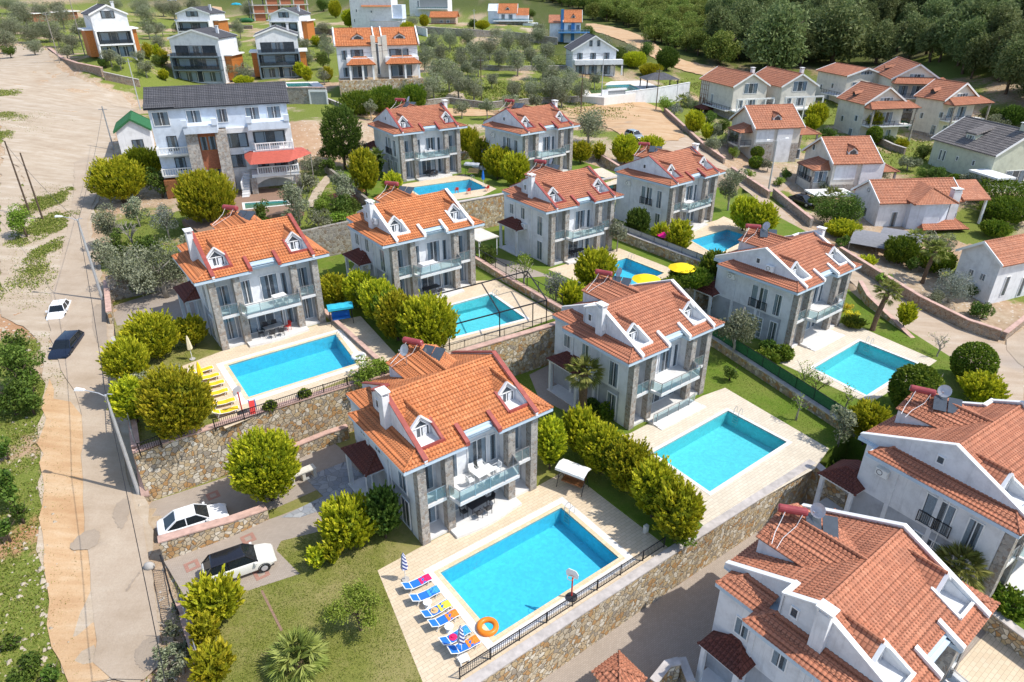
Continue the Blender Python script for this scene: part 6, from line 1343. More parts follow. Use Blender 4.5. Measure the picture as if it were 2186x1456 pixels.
m = MB(); m.hexa([(-5.4, .5, H - .7), (0, .5, H - .7), (0, 4, H + 1.6), (-5.4, 4, H + 1.6)], [(-5.4, .5, H - .5), (0, .5, H - .5), (0, 4, H + 1.8), (-5.4, 4, H + 1.8)]); m.build('wing_roof', M['pink_tile'], T)
T, W, H = hse('white_block_house', 'tall white block house with an orange-tiled ledge at the top edge', (742,0), (836,0), 33, 24.4, 8, rd='n', wallm='white_stucco', wins=[('f', 2, 4.6, .7, 1, 1), ('f', 7.6, 4.4, .8, .8, 1), ('f', 1.0, 1.2, .5, 1.2, 1)])
m = MB(); tile_surface(m, (4.4, -.9, 6.4), (1, 0, 0), (0, 1, .5), W - 4.4, 1.1, cw=.5, rh=.5); m.build('tiled_ledge', M['orange_tile'], T); m = MB(); m.box(W, W + 4, -1, 5, 2.4, 2.7); m.box(W, W + 3.6, 0, 5, -1, 2.4); m.box(W, W + 3.6, 1, 6, 2.7, 7); m.build('side_wing', M['blue_stucco'], T)
T, W, H = hse('grey_glass_house', 'white and grey house with tall windows at the top edge', (870,-8), (956,-8), 33, 24.8, 8, rd='n', wallm='white_stucco', wins=[('f', 6.6, 3.6, 1.6, 2.6, 2), ('f', 9.6, 3.6, 1.6, 2.6, 2), ('f', 4.0, 3.4, .8, 3, 1)])
m = MB(); m.box(5.4, W + .1, -.25, 0, 3.0, 8.1); m.build('grey_panel', M['grey_metal'], T); m = MB(); m.box(4.5, W + .6, -3, 0, 2.7, 3.0); b = m.build('balcony', M['trim_white'], T); railing(b, [(4.5, -3, 3.0), (W + .6, -3, 3.0)], .9)
T, W, H = hse('brick_lodge', 'small dark brick lodge with a hipped orange roof', (916,36), (975,36), 26.4, 21.8, 6.5, 1.6, tile='orange_tile', wallm='tan_stucco', oh=.7, wins=[('f', 3.6, 2.4, 1.3, 1, 2), ('f', 6.2, 2.4, 1.3, 1, 2), ('f', 3.6, .4, 1.3, 1.2, 2)], trim=None); m = MB(); m.box(-.3, W + .3, -1.2, 0, 2.0, 2.2); b = m.build('balcony', M['wood'], T); railing(b, [(-.3, -1.2, 2.2), (W + .3, -1.2, 2.2)], .8, glass=False, mat='dark_metal', bars=.4)
# unfinished brick building
A_ = G(545, 45); B_ = G(660, 42); d = B_ - A_; T = thing('unfinished_building', 'unfinished concrete frame building with orange brick infill', 'building', A_, math.atan2(d.y, d.x)); W = d.length; m = MB()
for i in range(5):
    for j in range(2): m.box(W * i / 4 - .25, W * i / 4 + .25, j * 7, j * 7 + .5, -1, 9.5)
for z in (2.8, 6.0, 9.2): m.box(-.5, W + .5, -.6, 8, z, z + .35)
m.build('concrete_frame', M['concrete'], T); m = MB()
for i, z in ((0, 0), (0, 3.2), (1, 3.2), (2, 0), (3, 3.2), (3, 6.4), (1, 6.4), (2, 6.4)): m.box(W * i / 4 + .25, W * (i + 1) / 4 - 1.2, .2, .45, z, z + 2.8)
m.split('brick_infill', M['brick_red'], T)
# long white shed at the far left
A_ = G(74, 48); B_ = G(168, 40); d = B_ - A_; T = thing('garden_shed', 'long low white shed with a faded pink roof stripe', 'shed', A_, math.atan2(d.y, d.x)); W = d.length
m = MB(); m.box(0, W, 0, 5, -1.5, 2.6); m.build('wall', M['brick_red'], T); m = MB(); m.box(-.6, W + .5, -.8, 5.5, 2.6, 2.85); m.build('roof', M['trim_white'], T); plain('faded_pink', (.45, .25, .26), .8); m = MB(); m.box(.4, W * .62, 1.0, 2.8, 2.853, 2.9); m.build('pink_strip', M['faded_pink'], T)
# tiled garden roof behind the pergola villa
P_ = [at(732, 445, 11.4), at(802, 425, 11.4)]; d = P_[1] - P_[0]; T = thing('garden_shelter', 'small shelter with faded red tiled roof beside the stone wall', 'shelter', (P_[0].x, P_[0].y, 8.7), math.atan2(d.y, d.x)); W = d.length
m = MB(); tile_surface(m, (0, 0, 2.7), (1, 0, 0), (0, 1, .4), W, 3.4); m.build('roof', M['pink_tile'], T); m = MB(); m.box(.2, W - .2, .3, 2.9, -1, 2.65); m.build('wall', M['tan_stucco'], T)
# ------------------------------------------------------------------ things on the terraces
def vloc(key, x, y, z=0):
    x0, y0, z0, a = VILLA[key]; return Vector((x0 + x * math.cos(a) - y * math.sin(a), y0 + x * math.sin(a) + y * math.cos(a), z0 + z))
plain('blue_fabric', (.02, .16, .55), .85, var=.1); plain('yellow_fabric', (.80, .50, .02), .85, var=.08); plain('yellow_canvas', (.85, .62, .01), .8, var=.05)
plain('pink_canvas', (.80, .01, .22), .8, var=.05); plain('red_plastic', (.55, .04, .03), .45); plain('orange_plastic', (.75, .22, .02), .35, var=.05); plain('turquoise_canvas', (.03, .38, .52), .8)
plain('cream_cloth', (.70, .62, .42), .9); plain('straw', (.62, .42, .20), .9); plain('pink_towel', (.72, .02, .12), .9, var=.3, vs=9); plain('yellow_towel', (.75, .62, .06), .9, var=.2, vs=9); plain('orange_towel', (.80, .22, .03), .9, var=.3, vs=9); plain('blue_towel', (.05, .30, .60), .9, var=.4, vs=9)
plain('car_white', (.78, .79, .80), .18, var=.02, spec=.6); plain('car_cream', (.70, .69, .64), .18, var=.02, spec=.6); plain('car_navy', (.012, .018, .035), .12, var=.05, spec=.7); plain('car_silver', (.42, .46, .48), .22, .5, var=.03); plain('car_blue', (.08, .16, .30), .2, var=.03); plain('car_black', (.015, .015, .02), .12, var=.05, spec=.7)
plain('lamp_red', (.45, .02, .02), .3); plain('lamp_clear', (.7, .72, .75), .15); plain('galvanised', (.50, .51, .52), .45, .3, var=.1)
def stripes(name, a, b, n=5.0):
    t = NT(name, .85); x, y, z = t.sep(t.co()); an = t.math('ARCTAN2', y, x); k = t.math('GREATER_THAN', t.math('SINE', t.math('ADD', t.math('MULTIPLY', z, 22), t.math('MULTIPLY', an, 4))), 0)
    t.color(t.mix(k, a, b)); M[name] = t.mat
stripes('striped_canvas', (.75, .76, .80), (.05, .07, .25))

def lounger(name_mat):
    T = thing('sun_lounger', '', 'sun lounger'); m = MB()
    m.path([(-.85, -.3, .62), (-.35, -.31, .34), (.3, -.31, .30), (.7, -.31, .36), (1.0, -.3, .34)], .045, 5); m.path([(-.85, .3, .62), (-.35, .31, .34), (.3, .31, .30), (.7, .31, .36), (1.0, .3, .34)], .045, 5)
    for x, z in ((-.85, .62), (1.0, .34), (-.35, .34)): m.bar((x, -.3, z), (x, .3, z), .05)
    m.build('frame', M['white_plastic'], T)
    for x, s in ((-.45, -.3), (-.45, .3), (.75, -.3), (.75, .3)):
        m = MB(); m.path([(x - .12, s, 0), (x, s, .34), (x + .2, s, .33)], .05, 5); m.build('leg', M['white_plastic'], T)
    m = MB(); pr = [(-.84, .60), (-.35, .335), (.3, .305), (.7, .36), (.99, .345)]
    for (xa, za), (xb, zb_) in zip(pr[:-1], pr[1:]): m.hexa([(xa, -.28, za - .01), (xb, -.28, zb_ - .01), (xb, .28, zb_ - .01), (xa, .28, za - .01)], [(xa, -.28, za + .02), (xb, -.28, zb_ + .02), (xb, .28, zb_ + .02), (xa, .28, za + .02)])
    m.build('sling', M[name_mat], T); return T
blue = [((888,1245), 'blue sun lounger with a bright pink towel, top of the row'), ((905,1271), 'blue sun lounger with a turquoise towel, second from the top'), ((929,1303), 'blue sun lounger with a yellow towel and straw hat'),
        ((945,1323), 'blue sun lounger with an orange towel'), ((969,1360), 'blue sun lounger with a blue towel and a pinkish hat'), ((988,1380), 'blue sun lounger with an orange-yellow towel, lowest of the row')]
ptow = ['pink_towel', 'blue_towel', 'yellow_towel', 'orange_towel', 'blue_towel', 'orange_towel']; L0 = None
for i, ((px, py), lab) in enumerate(blue):
    p = at(px, py, 4.75); p.z = 4.42
    if L0 is None: L0 = lounger('blue_fabric'); L0['label'] = lab; L0['group'] = 'blue sun loungers'; L0.location = p; L0.rotation_euler = (0, 0, R(33))
    else: dup(L0, p, R(33) + random.uniform(-.06, .06), lab, 'blue sun loungers')
    m = MB(); zs = [.345, .335, .385, .375, .12]; xs = [.25, .45, .7, 1.0, 1.06]; n = 4
    for a in range(4): m.add([(xs[a], -.27 + .54 * k / n, zs[a] + .012 * (k % 2)) for k in range(n + 1)] + [(xs[a + 1], -.27 + .54 * k / n, zs[a + 1] + .012 * ((k + a) % 2)) for k in range(n + 1)], [(k, k + 1, n + 2 + k, n + 1 + k) for k in range(n)])
    o = m.build('towel', M[ptow[i]]); o.location = p; o.rotation_euler = (0, 0, R(33)); tag(o, ['bright pink', 'turquoise', 'yellow', 'bright orange', 'blue', 'orange-yellow'][i] + ' towel draped over the foot of a blue lounger', 'towel')
    if i in (2, 4):
        m = MB(); m.lathe([(.0, .36), (.24, .37), (.22, .385), (.11, .39), (.10, .47), (.0, .49)], 14, (-.05, 0, 0)); o = m.build('sun_hat', M['straw' if i == 2 else 'pink_towel']); o.location = p; o.rotation_euler = (0, 0, R(33)); tag(o, 'straw sun hat lying on the blue lounger with the yellow towel' if i == 2 else 'pinkish sun hat lying on the blue lounger with the blue towel', 'hat')
for (px, py), nm in (((913, 1291), 'upper'), ((959, 1343), 'lower')):
    p = at(px, py, 4.6); p.z = 4.42; T = thing('side_table', 'small round white side table between blue loungers, the %s one' % nm, 'side table', p); m = MB(); m.lathe([(.0, .40), (.27, .40), (.27, .44), (.0, .44)], 16); m.build('table_top', M['white_plastic'], T); m = MB(); m.lathe([(.2, 0), (.05, .06), (.04, .4)], 8); m.build('pedestal', M['white_plastic'], T)
p = at(990, 1408, 4.6); p.z = 4.42; T = thing('side_table', 'low white plastic stool at the bottom of the blue lounger row', 'side table', p, .5); m = MB(); m.box(-.3, .3, -.22, .22, .26, .32); m.build('table_top', M['white_plastic'], T)
for a, b in ((-.25, -.18), (.25, -.18), (-.25, .18), (.25, .18)): m = MB(); m.box(a - .04, a + .04, b - .04, b + .04, 0, .26); m.build('leg', M['white_plastic'], T)
L1 = None
for i, (px, py) in enumerate([(428, 790), (441, 805), (451, 820), (459, 839), (473, 859), (480, 877)]):
    p = at(px, py, 9.15); p.z = 8.82; lab = 'yellow sun lounger with white frame, ' + ['top of the row', 'second from the top', 'third from the top', 'fourth from the top', 'fifth from the top', 'lowest of the row'][i]
    if L1 is None: L1 = lounger('yellow_fabric'); L1['label'] = lab; L1['group'] = 'yellow sun loungers'; L1.location = p; L1.rotation_euler = (0, 0, R(30))
    else: dup(L1, p, R(30) + random.uniform(-.05, .05), lab, 'yellow sun loungers')
def closed_parasol(px, py, z, mat, lab, h=2.3):
    p = at(px, py, z); T = thing('parasol', lab, 'parasol', p); m = MB(); m.bar((0, 0, 0), (0, 0, h), .05, n=6); m.build('pole', M['white_paint'], T)
    m = MB(); n = 10; pr = [(.03, h + .05), (.10, h - .25), (.16, h - .8), (.20, h - 1.25), (.15, h - 1.3)]; v = [(r * (1 + .25 * (k % 2)) * math.cos(6.283 * k / n), r * (1 + .25 * (k % 2)) * math.sin(6.283 * k / n), zz) for r, zz in pr for k in range(n)]
    m.add(v, [(i * n + k, i * n + (k + 1) % n, (i + 1) * n + (k + 1) % n, (i + 1) * n + k) for i in range(4) for k in range(n)]); m.build('canopy', M[mat], T); m = MB(); m.lathe([(.25, 0), (.25, .08), (.05, .1)], 12); m.build('base', M['concrete'], T); return T
closed_parasol(866, 1238, 4.42, 'striped_canvas', 'closed blue and white striped parasol at the top of the blue loungers'); closed_parasol(986, 1396, 4.42, 'striped_canvas', 'closed blue and white striped parasol among the lowest blue loungers')
closed_parasol(411, 767, 8.82, 'cream_cloth', 'closed cream parasol on the lawn edge above the yellow loungers'); closed_parasol(434, 825, 8.82, 'yellow_canvas', 'closed yellow parasol between the yellow loungers'); closed_parasol(1032, 398, 12.22, 'blue_fabric', 'closed dark blue parasol at the pool with the red chairs')
def open_parasol(px, py, z, mat, lab, h=2.4, r=1.55, tilt=0):
    p = at(px, py, z + h); p.z = z; T = thing('parasol', lab, 'parasol', p); m = MB(); m.bar((0, 0, 0), (0, 0, h + .1), .06, n=6); m.build('pole', M['white_paint'], T)
    m = MB(); n = 16; v = [(0, 0, h + .15)] + [(r * .5 * math.cos(6.283 * k / n), r * .5 * math.sin(6.283 * k / n), h) for k in range(n)] + [(r * (1 - .03 * (k % 2)) * math.cos(6.283 * k / n), r * (1 - .03 * (k % 2)) * math.sin(6.283 * k / n), h - .32) for k in range(n)]
    m.add(v, [(0, 1 + k, 1 + (k + 1) % n) for k in range(n)] + [(1 + k, n + 1 + k, n + 1 + (k + 1) % n, 1 + (k + 1) % n) for k in range(n)]); m.build('canopy', M[mat], T); m = MB(); m.lathe([(.28, 0), (.28, .09), (.05, .1)], 12); m.build('base', M['concrete'], T); return T
open_parasol(1380, 590, 8.02, 'yellow_canvas', 'open yellow parasol over the lower corner of the pool, nearer one'); open_parasol(1457, 566, 8.02, 'yellow_canvas', 'open yellow parasol beside the stone wall, right-hand one'); open_parasol(1427, 497, 7.95, 'pink_canvas', 'bright pink canopy between two golden conifers', 2.2, 1.4)
def hoop(px, py, z, lab, h=2.0, yaw=2.6, round_=False):
    p = at(px, py, z); T = thing('basketball_hoop', lab, 'basketball hoop', p, yaw); m = MB(); m.lathe([(.36, 0), (.36, .1), (.12, .2), (.0, .2)], 14); m.build('base', M['dark_plastic'], T); m = MB(); m.bar((0, 0, .15), (0, 0, h), .1, n=8); m.build('pole', M['red_plastic'], T)
    m = MB(); m.extr([(-.38, .05, h - .15), (.38, .05, h - .15), (.42, .05, h + .2), (.25, .05, h + .45), (-.25, .05, h + .45), (-.42, .05, h + .2)], (0, .04, 0)); m.build('backboard', M['white_plastic' if not round_ else 'galvanised'], T); m = MB(); m.torus((0, .3, h), .2, .015, 16, 5); m.build('rim', M['orange_plastic'], T)
hoop(1220, 1276, 4.42, 'small basketball hoop with red pole on the edge of the big pool'); hoop(518, 882, 8.82, 'basketball hoop with red pole below the yellow loungers', 1.9, 1.2, True)
def ring(px, py, z, mat, lab, r=.5, t_=.17): p = at(px, py, z); m = MB(); m.torus((0, 0, t_), r, t_, 32, 12); o = m.build('swim_ring', M[mat], smooth=True); o.location = p; tag(o, lab, 'swim ring')
ring(1041, 1342, 4.36, 'orange_plastic', 'orange swim ring floating at the corner of the big pool'); ring(766, 764, 8.84, 'white_plastic', 'white swim ring resting on the rim of the pool below the orange villa', .5, .17)
def swing(px, py, z, yaw, mat, seat, lab):
    p = at(px, py, z); T = thing('swing_seat', lab, 'swing seat', p, yaw); 
    for s in (-1.05, 1.05):
        m = MB(); m.path([(s, -.6, 0), (s, 0, 1.8), (s, .6, 0)], .06, 6); m.path([(s, -.35, .7), (s, .35, .7)], .04, 5); m.build('side_frame', M['dark_metal'], T)
    m = MB(); m.bar((-1.05, 0, 1.8), (1.05, 0, 1.8), .06); m.build('top_bar', M['dark_metal'], T)
    m = MB(); n = 6; m.add([(-1.2 + 2.4 * k / n, y, zz + .04 * (k % 2)) for y, zz in ((-.65, 1.78), (0, 1.98), (.65, 1.78)) for k in range(n + 1)], [(r * (n + 1) + k, r * (n + 1) + k + 1, (r + 1) * (n + 1) + k + 1, (r + 1) * (n + 1) + k) for r in range(2) for k in range(n)]); m.extr([(-1.2, -.65, 1.6), (1.2, -.65, 1.6), (1.2, -.65, 1.8), (-1.2, -.65, 1.8)], (0, .02, 0)); m.build('canopy', M[mat], T)
    m = MB(); m.box(-.85, .85, -.25, .3, .45, .57); m.hexa([(-.85, .25, .5), (.85, .25, .5), (.85, .38, .5), (-.85, .38, .5)], [(-.85, .4, 1.0), (.85, .4, 1.0), (.85, .5, 1.0), (-.85, .5, 1.0)]); m.build('seat', M[seat], T); return T
swing(1222, 1040, 4.42, R(-32), 'white_plastic', 'wood', 'swing seat with white canopy beside the big pool'); swing(730, 688, 8.82, R(20), 'turquoise_canvas', 'blue_fabric', 'swing seat with turquoise canopy beside the clipped hedge'); swing(1010, 375, 12.22, R(-20), 'galvanised', 'straw', 'swing seat with silvery canopy at the upper pool')
def chair(p, yaw, mat, lab=None, group=None):
    T = thing('garden_chair', lab, 'chair', p, yaw, group); m = MB(); m.box(-.22, .22, -.22, .22, .42, .46); m.build('seat', M[mat], T); m = MB(); m.hexa([(-.22, .2, .46), (.22, .2, .46), (.22, .23, .46), (-.22, .23, .46)], [(-.22, .28, .88), (.22, .28, .88), (.22, .31, .88), (-.22, .31, .88)]); m.build('backrest', M[mat], T)
    for a, b in ((-.2, -.2), (.2, -.2), (-.2, .2), (.2, .2)): m = MB(); m.bar((a, b, 0), (a * .95, b * .95, .43), .035); m.build('leg', M[mat], T)
    for s in (-.24, .24): m = MB(); m.path([(s, -.2, .42), (s, -.2, .63), (s, .24, .66)], .03, 5); m.build('armrest', M[mat], T)
    return T
def table(p, yaw, mat, w_, d, lab, oval=False):
    T = thing('garden_table', lab, 'table', p, yaw); m = MB()
    if oval: m.prism([(w_ / 2 * math.cos(k * .524), d / 2 * math.sin(k * .524)) for k in range(12)], .70, .74)
    else: m.box(-w_ / 2, w_ / 2, -d / 2, d / 2, .70, .74)
    m.build('table_top', M[mat], T)
    for a in (-1, 1):
        for b in (-1, 1): m = MB(); m.bar((a * w_ * .4, b * d * .38, 0), (a * w_ * .4, b * d * .38, .7), .05); m.build('leg', M[mat], T)
    return T
CH = {}
WH_ = {'A': 'biggest pool villa', 'C': 'villa above the yellow loungers', 'D': 'villa of the pergola pool', 'E': 'villa behind the palm', 'F': 'villa left of the yellow parasols', 'G': 'villa by the brick road', 'I': 'villa behind the red chairs', 'H': 'villa with marble steps'}
def dining(key, x, y, z, tmat, cmat, w_, d, n, where):
    a = VILLA[key][3]; W_ = WH_[key]; table(vloc(key, x, y, z), a + R(4), tmat, w_, d, '%s table on the %s of the %s' % (tmat.replace('_', ' ').replace('dark plastic', 'dark').replace('white plastic', 'white').replace('steel', 'glassy grey'), where, W_))
    spots = [(-w_ / 4, -d / 2 - .35, R(180)), (w_ / 4, -d / 2 - .35, R(180)), (-w_ / 4, d / 2 + .35, 0), (w_ / 4, d / 2 + .35, 0), (-w_ / 2 - .35, 0, R(90)), (w_ / 2 + .35, 0, R(-90))][:n]
    for dx, dy, rz in spots:
        g = '%s chairs on the %s of the %s' % (cmat.split('_')[0], where, W_); lab = '%s garden chair on the %s of the %s' % (cmat.split('_')[0], where, W_)
        if cmat not in CH: CH[cmat] = chair(vloc(key, x + dx, y + dy, z), a + rz, cmat, lab, g)
        else: dup(CH[cmat], vloc(key, x + dx, y + dy, z), a + rz, lab, g)
dining('A', 6.2, .4, 3.2, 'white_plastic', 'white_plastic', 1.5, .85, 6, 'balcony'); dining('A', 5.9, .9, .22, 'dark_plastic', 'dark_plastic', 1.6, .8, 6, 'terrace')
dining('C', 6.9, .5, 3.2, 'white_plastic', 'white_plastic', 1.2, .8, 2, 'balcony'); dining('C', 5.9, .6, .22, 'steel', 'dark_plastic', 1.7, .9, 5, 'terrace')
dining('D', 5.6, .9, .22, 'dark_plastic', 'dark_plastic', 1.8, .9, 4, 'terrace'); dining('F', 5.9, .9, .22, 'dark_plastic', 'dark_plastic', 1.6, .8, 5, 'terrace'); dining('G', 5.0, .5, 3.2, 'white_plastic', 'white_plastic', 1.5, .8, 4, 'balcony')
dining('I', 6.0, .5, 3.2, 'white_plastic', 'white_plastic', 1.4, .8, 4, 'balcony'); dining('I', 6.0, .8, .22, 'dark_plastic', 'dark_plastic', 1.5, .8, 4, 'terrace'); dining('F', 6.0, .3, 3.2, 'steel', 'white_plastic', 1.1, .7, 2, 'balcony')
o = chair(vloc('C', 7.2, .5, .22), VILLA['C'][3] - 1.2, 'red_plastic', 'red garden chair at the right end of the terrace table')
for i, (px, py, lab) in enumerate([(975, 412, 'leftmost red deck chair on the rim of the upper pool'), (1000, 414, 'middle red deck chair on the rim of the upper pool'), (1040, 408, 'red deck chair nearest the end of the stone wall')]): dup(o, at(px, py, 12.22), R(200 + i * 10), lab, 'red chairs beside the upper pool')
# covered furniture
for key, x, y, z, w_, d, h, mat, lab in (('D', 5.2, .6, 3.2, 2.2, 1.2, .75, 'curtain', 'pale cloth-covered furniture on the balcony of the pergola pool villa'), ('C', 4.4, .4, 3.2, 1.3, .7, .35, 'white_plastic', 'low white lounge seat on the balcony above the yellow loungers')):
    m = MB(); m.hexa([(-w_ / 2, -d / 2, 0), (w_ / 2, -d / 2, 0), (w_ / 2, d / 2, 0), (-w_ / 2, d / 2, 0)], [(-w_ * .4, -d * .35, h), (w_ * .42, -d * .3, h * .8), (w_ * .4, d * .4, h * .95), (-w_ * .42, d * .36, h)]); o = m.build('lounge_cover', M[mat]); o.location = vloc(key, x, y, z); o.rotation_euler = (0, 0, VILLA[key][3]); tag(o, lab, 'furniture')
# solar water heaters on the rear gables
def heater(p, yaw, lab, dish=True, k=.86):
    T = thing('solar_water_heater', lab, 'solar water heater', p, yaw); T.scale = (k, k, k)
    m = MB(); c = [(0, -.95), (.18, -.93), (.27, -.85), (.28, .85), (.18, .93), (0, .95)]
    m.path([(-.95, 0, 1.15), (-.85, 0, 1.15), (.85, 0, 1.15), (.95, 0, 1.15)], n=14, rad=[.22, .29, .29, .22]); m.build('tank', M['tank_red'], T, smooth=False)
    for s in (-.6, .6): m = MB(); m.bar((s, -.3, 0), (s, 0, .9), .05); m.bar((s, .3, 0), (s, 0, .9), .05); m.bar((s, -.3, .1), (s, .3, .1), .04); m.build('stand', M['dark_metal'], T)
    for s in (0, 1):
        m = MB(); x0 = .95 + s * 1.05; m.hexa([(x0, -.9, .1), (x0 + .95, -.9, .1), (x0 + .95, .5, .75), (x0, .5, .75)], [(x0, -.94, .18), (x0 + .95, -.94, .18), (x0 + .95, .46, .83), (x0, .46, .83)]); m.build('collector_panel', M['panel_blue'], T)
    m = MB()
    for x in (1.0, 2.9): m.bar((x, .45, -.2), (x, .45, .75), .04); m.bar((x, -.85, -.3), (x, -.85, .12), .04)
    m.split('panel_leg', M['steel'], T); m = MB(); m.path([(-.5, -.28, 1.1), (-.7, -.6, .5), (-1.0, -1.2, .0), (-1.2, -2.0, -.35)], .05, 5); m.path([(.6, -.28, 1.1), (.3, -.7, .4), (-.5, -1.5, -.1), (-.9, -2.3, -.4)], .04, 5); m.split('pipe', M['white_plastic'], T); return T
def satdish(p, yaw, lab, r=.45):
    T = thing('satellite_dish', lab, 'satellite dish', p, yaw); rot = Matrix.Rotation(R(62), 3, 'X'); m = MB(); n = 18
    v = []; 
    for rr, zz in ((.02, 0), (.5, .05), (1, .18)):
        for k in range(n): v.append(rot @ Vector((rr * r * math.cos(6.283 * k / n), rr * r * math.sin(6.283 * k / n), zz * r)) + Vector((0, 0, 1.0)))
    m.add(v, [(i * n + k, i * n + (k + 1) % n, (i + 1) * n + (k + 1) % n, (i + 1) * n + k) for i in range(2) for k in range(n)]); m.build('reflector', M['galvanised'], T); m = MB(); m.bar((0, .05, -.3), (0, .05, 1.0), .05); m.build('mast', M['steel'], T); m = MB(); m.bar((0, 0, .8), (0, -r * 1.1, 1.15), .03); m.box(-.05, .05, -r * 1.2, -r * 1.05, 1.1, 1.2); m.build('feed_arm', M['steel'], T)
VN = {'A': 'the big near villa', 'C': 'the villa above the yellow loungers', 'D': 'the pergola pool villa', 'E': 'the villa behind the palm', 'F': 'the villa left of the yellow parasols', 'G': 'the villa beside the brick road', 'H': 'the villa with marble steps', 'I': 'the villa behind the red chairs', 'J': 'the villa nearest the silver car', 'K': 'the nearest lower right villa', 'L': 'the villa cut by the right edge'}
for key in VILLA:
    x_ = 6.3 if key not in 'HGLIJ' else 5.6; heater(vloc(key, x_, 9.6, 9.1), R(-22) + random.uniform(-.12, .12), 'maroon tank with solar panels on ' + VN[key])
    if key in 'AEFHKLI': satdish(vloc(key, x_ + (1.0 if key != 'A' else -1.2), 8.6, 9.2), R(-60) + random.uniform(-.3, .3), 'grey satellite dish beside the maroon tank on ' + VN[key])
# air conditioners on walls
def aircon(p, yaw, lab): T = thing('air_conditioner', lab, 'air conditioner', p, yaw); m = MB(); m.box(-.42, .42, -.32, -.02, 0, .58); m.build('casing', M['white_plastic'], T); m = MB(); m.torus((-.12, -.33, .29), .2, .02, 16, 5, Matrix.Rotation(R(90), 3, 'X')); m.build('fan_grille', M['dark_metal'], T); m = MB(); m.box(-.38, -.32, -.34, 0, -.06, 0); m.box(.32, .38, -.34, 0, -.06, 0); m.split('bracket', M['steel'], T)
for key, x, y, z, lab in (('E', 1.08, 7.2, 1.9, 'air conditioner low on the shaded side wall behind the palm'), ('E', 1.46, 4.6, 7.9, 'air conditioner beside the chimney of the villa behind the palm'), ('D', 1.46, 4.0, 8.0, 'air conditioner beside the chimney of the pergola pool villa'), ('H', 1.36, 4.1, 7.7, 'air conditioner on the gable of the villa with marble steps'), ('H', 1.08, 8.2, 5.6, 'small unit under the eaves of the villa with marble steps'),
    ('L', 1.08, 8.6, 5.2, 'small unit under the eaves of the villa cut by the right edge'), ('G', 1.08, 8.0, 5.4, 'small unit on the side wall of the villa by the brick road'), ('F', 1.08, 5.6, 3.4, 'air conditioner on the side wall left of the yellow parasols'), ('F', 1.08, 7.6, 2.4, 'lower air conditioner beside the porch left of the yellow parasols'), ('D', 1.08, 6.0, 2.6, 'air conditioner beside the porch of the pergola pool villa'), ('J', 1.08, 8.0, 5.4, 'small unit on the side wall nearest the silver car')):
    aircon(vloc(key, x, y, z), VILLA[key][3] - math.pi / 2, lab)

# fences and railings
def fence(pts, z, h, lab, mat='dark_metal', bars=.14, post=2.0, kind='iron_railing', cat='railing', panel=None):
    P = [Vector((*p, zz)) for p, zz in zip(pts, z if hasattr(z, '__len__') else [z] * len(pts))]; o = P[0].copy(); T = thing(kind, lab, cat, o); m = MB(); g = MB(); ps = MB()
    for a, b in zip(P[:-1], P[1:]):
        a = a - o; b = b - o; L = (b - a).length; n = max(1, round(L / post)); m.bar(a + Vector((0, 0, h)), b + Vector((0, 0, h)), .05); m.bar(a + Vector((0, 0, .12)), b + Vector((0, 0, .12)), .04)
        if bars: nb = int(L / bars); [m.bar(a.lerp(b, k / nb) + Vector((0, 0, .1)), a.lerp(b, k / nb) + Vector((0, 0, h)), .025) for k in range(1, nb)]
        for k in range(n + 1): q = a.lerp(b, k / n); pm = MB(); pm.bar(q - Vector((0, 0, .2)), q + Vector((0, 0, h + .06)), .07); pm.build('post', M[mat], T)
        if panel: d = (b - a).normalized(); nn = Vector((-d.y, d.x, 0)) * .02; g.add([a - nn, b - nn, b + nn, a + nn, a - nn + Vector((0, 0, h)), b - nn + Vector((0, 0, h)), b + nn + Vector((0, 0, h)), a + nn + Vector((0, 0, h))], [(3, 2, 1, 0), (4, 5, 6, 7), (0, 1, 5, 4), (1, 2, 6, 5), (2, 3, 7, 6), (3, 0, 4, 7)])
    m.build('rails', M[mat], T)
    if panel: g.build('mesh_panel', M[panel], T)
    return T
fence(uvw((12, 20.75), (28.3, 20.6)), 4.42, .85, 'long dark iron railing above the front stone wall of the big pool deck')
fence([tuple(at(px, py, 8.8).xy) for px, py in ((460, 917), (640, 858), (838, 795))], 8.82, .85, 'dark iron railing above the wall below the yellow loungers')
fence(uvw((22.5, 45.9), (31, 45.3), (39.4, 44.6)), 8.62, .9, 'dark iron railing beneath the black pergola frame')
fence([tuple(at(px, py, 8.8).xy) for px, py in ((300, 970), (345, 952))], 8.82, .9, 'short dark iron railing at the corner behind the big golden conifer')
fence(uvw((50.5, 19.8), (51.9, 26), (54.1, 36.3), (54.9, 42.5)), [5.3, 5.35, 5.45, 5.5], 1.15, 'long green mesh fence between the two turquoise pools', 'dark_metal', 0, 2.2, 'mesh_fence', 'fence', 'green_screen')
fence(uvw((62.3, 44.2), (62.8, 58), (63.0, 65)), 9.2, .8, 'dull green mesh fence above the wall by the yellow parasols', 'dark_metal', 0, 2.2, 'mesh_fence', 'fence', 'grey_metal')
fence(uvw((41.0, 46), (41.4, 56), (42.1, 67)), 9.45, 1.1, 'dark wire fence on the garden wall beside the pergola pool', 'dark_metal', 0, 2.2, 'mesh_fence', 'fence')
fence(gpts((1922, 268), (1958, 282), (1996, 268)), [ground(*q) for q in gpts((1922, 268), (1958, 282), (1996, 268))], 1.2, 'bright green screened fence below the arched window houses', 'dark_metal', 0, 2.2, 'mesh_fence', 'fence', 'green_screen')
fence([tuple(at(px, py, 4.4).xy) for px, py in ((352, 1215), (372, 1290), (388, 1330))], 4.3, 1.3, 'dark metal sliding gate beside the concrete road', 'dark_metal', .16, 3, 'sliding_gate', 'gate')
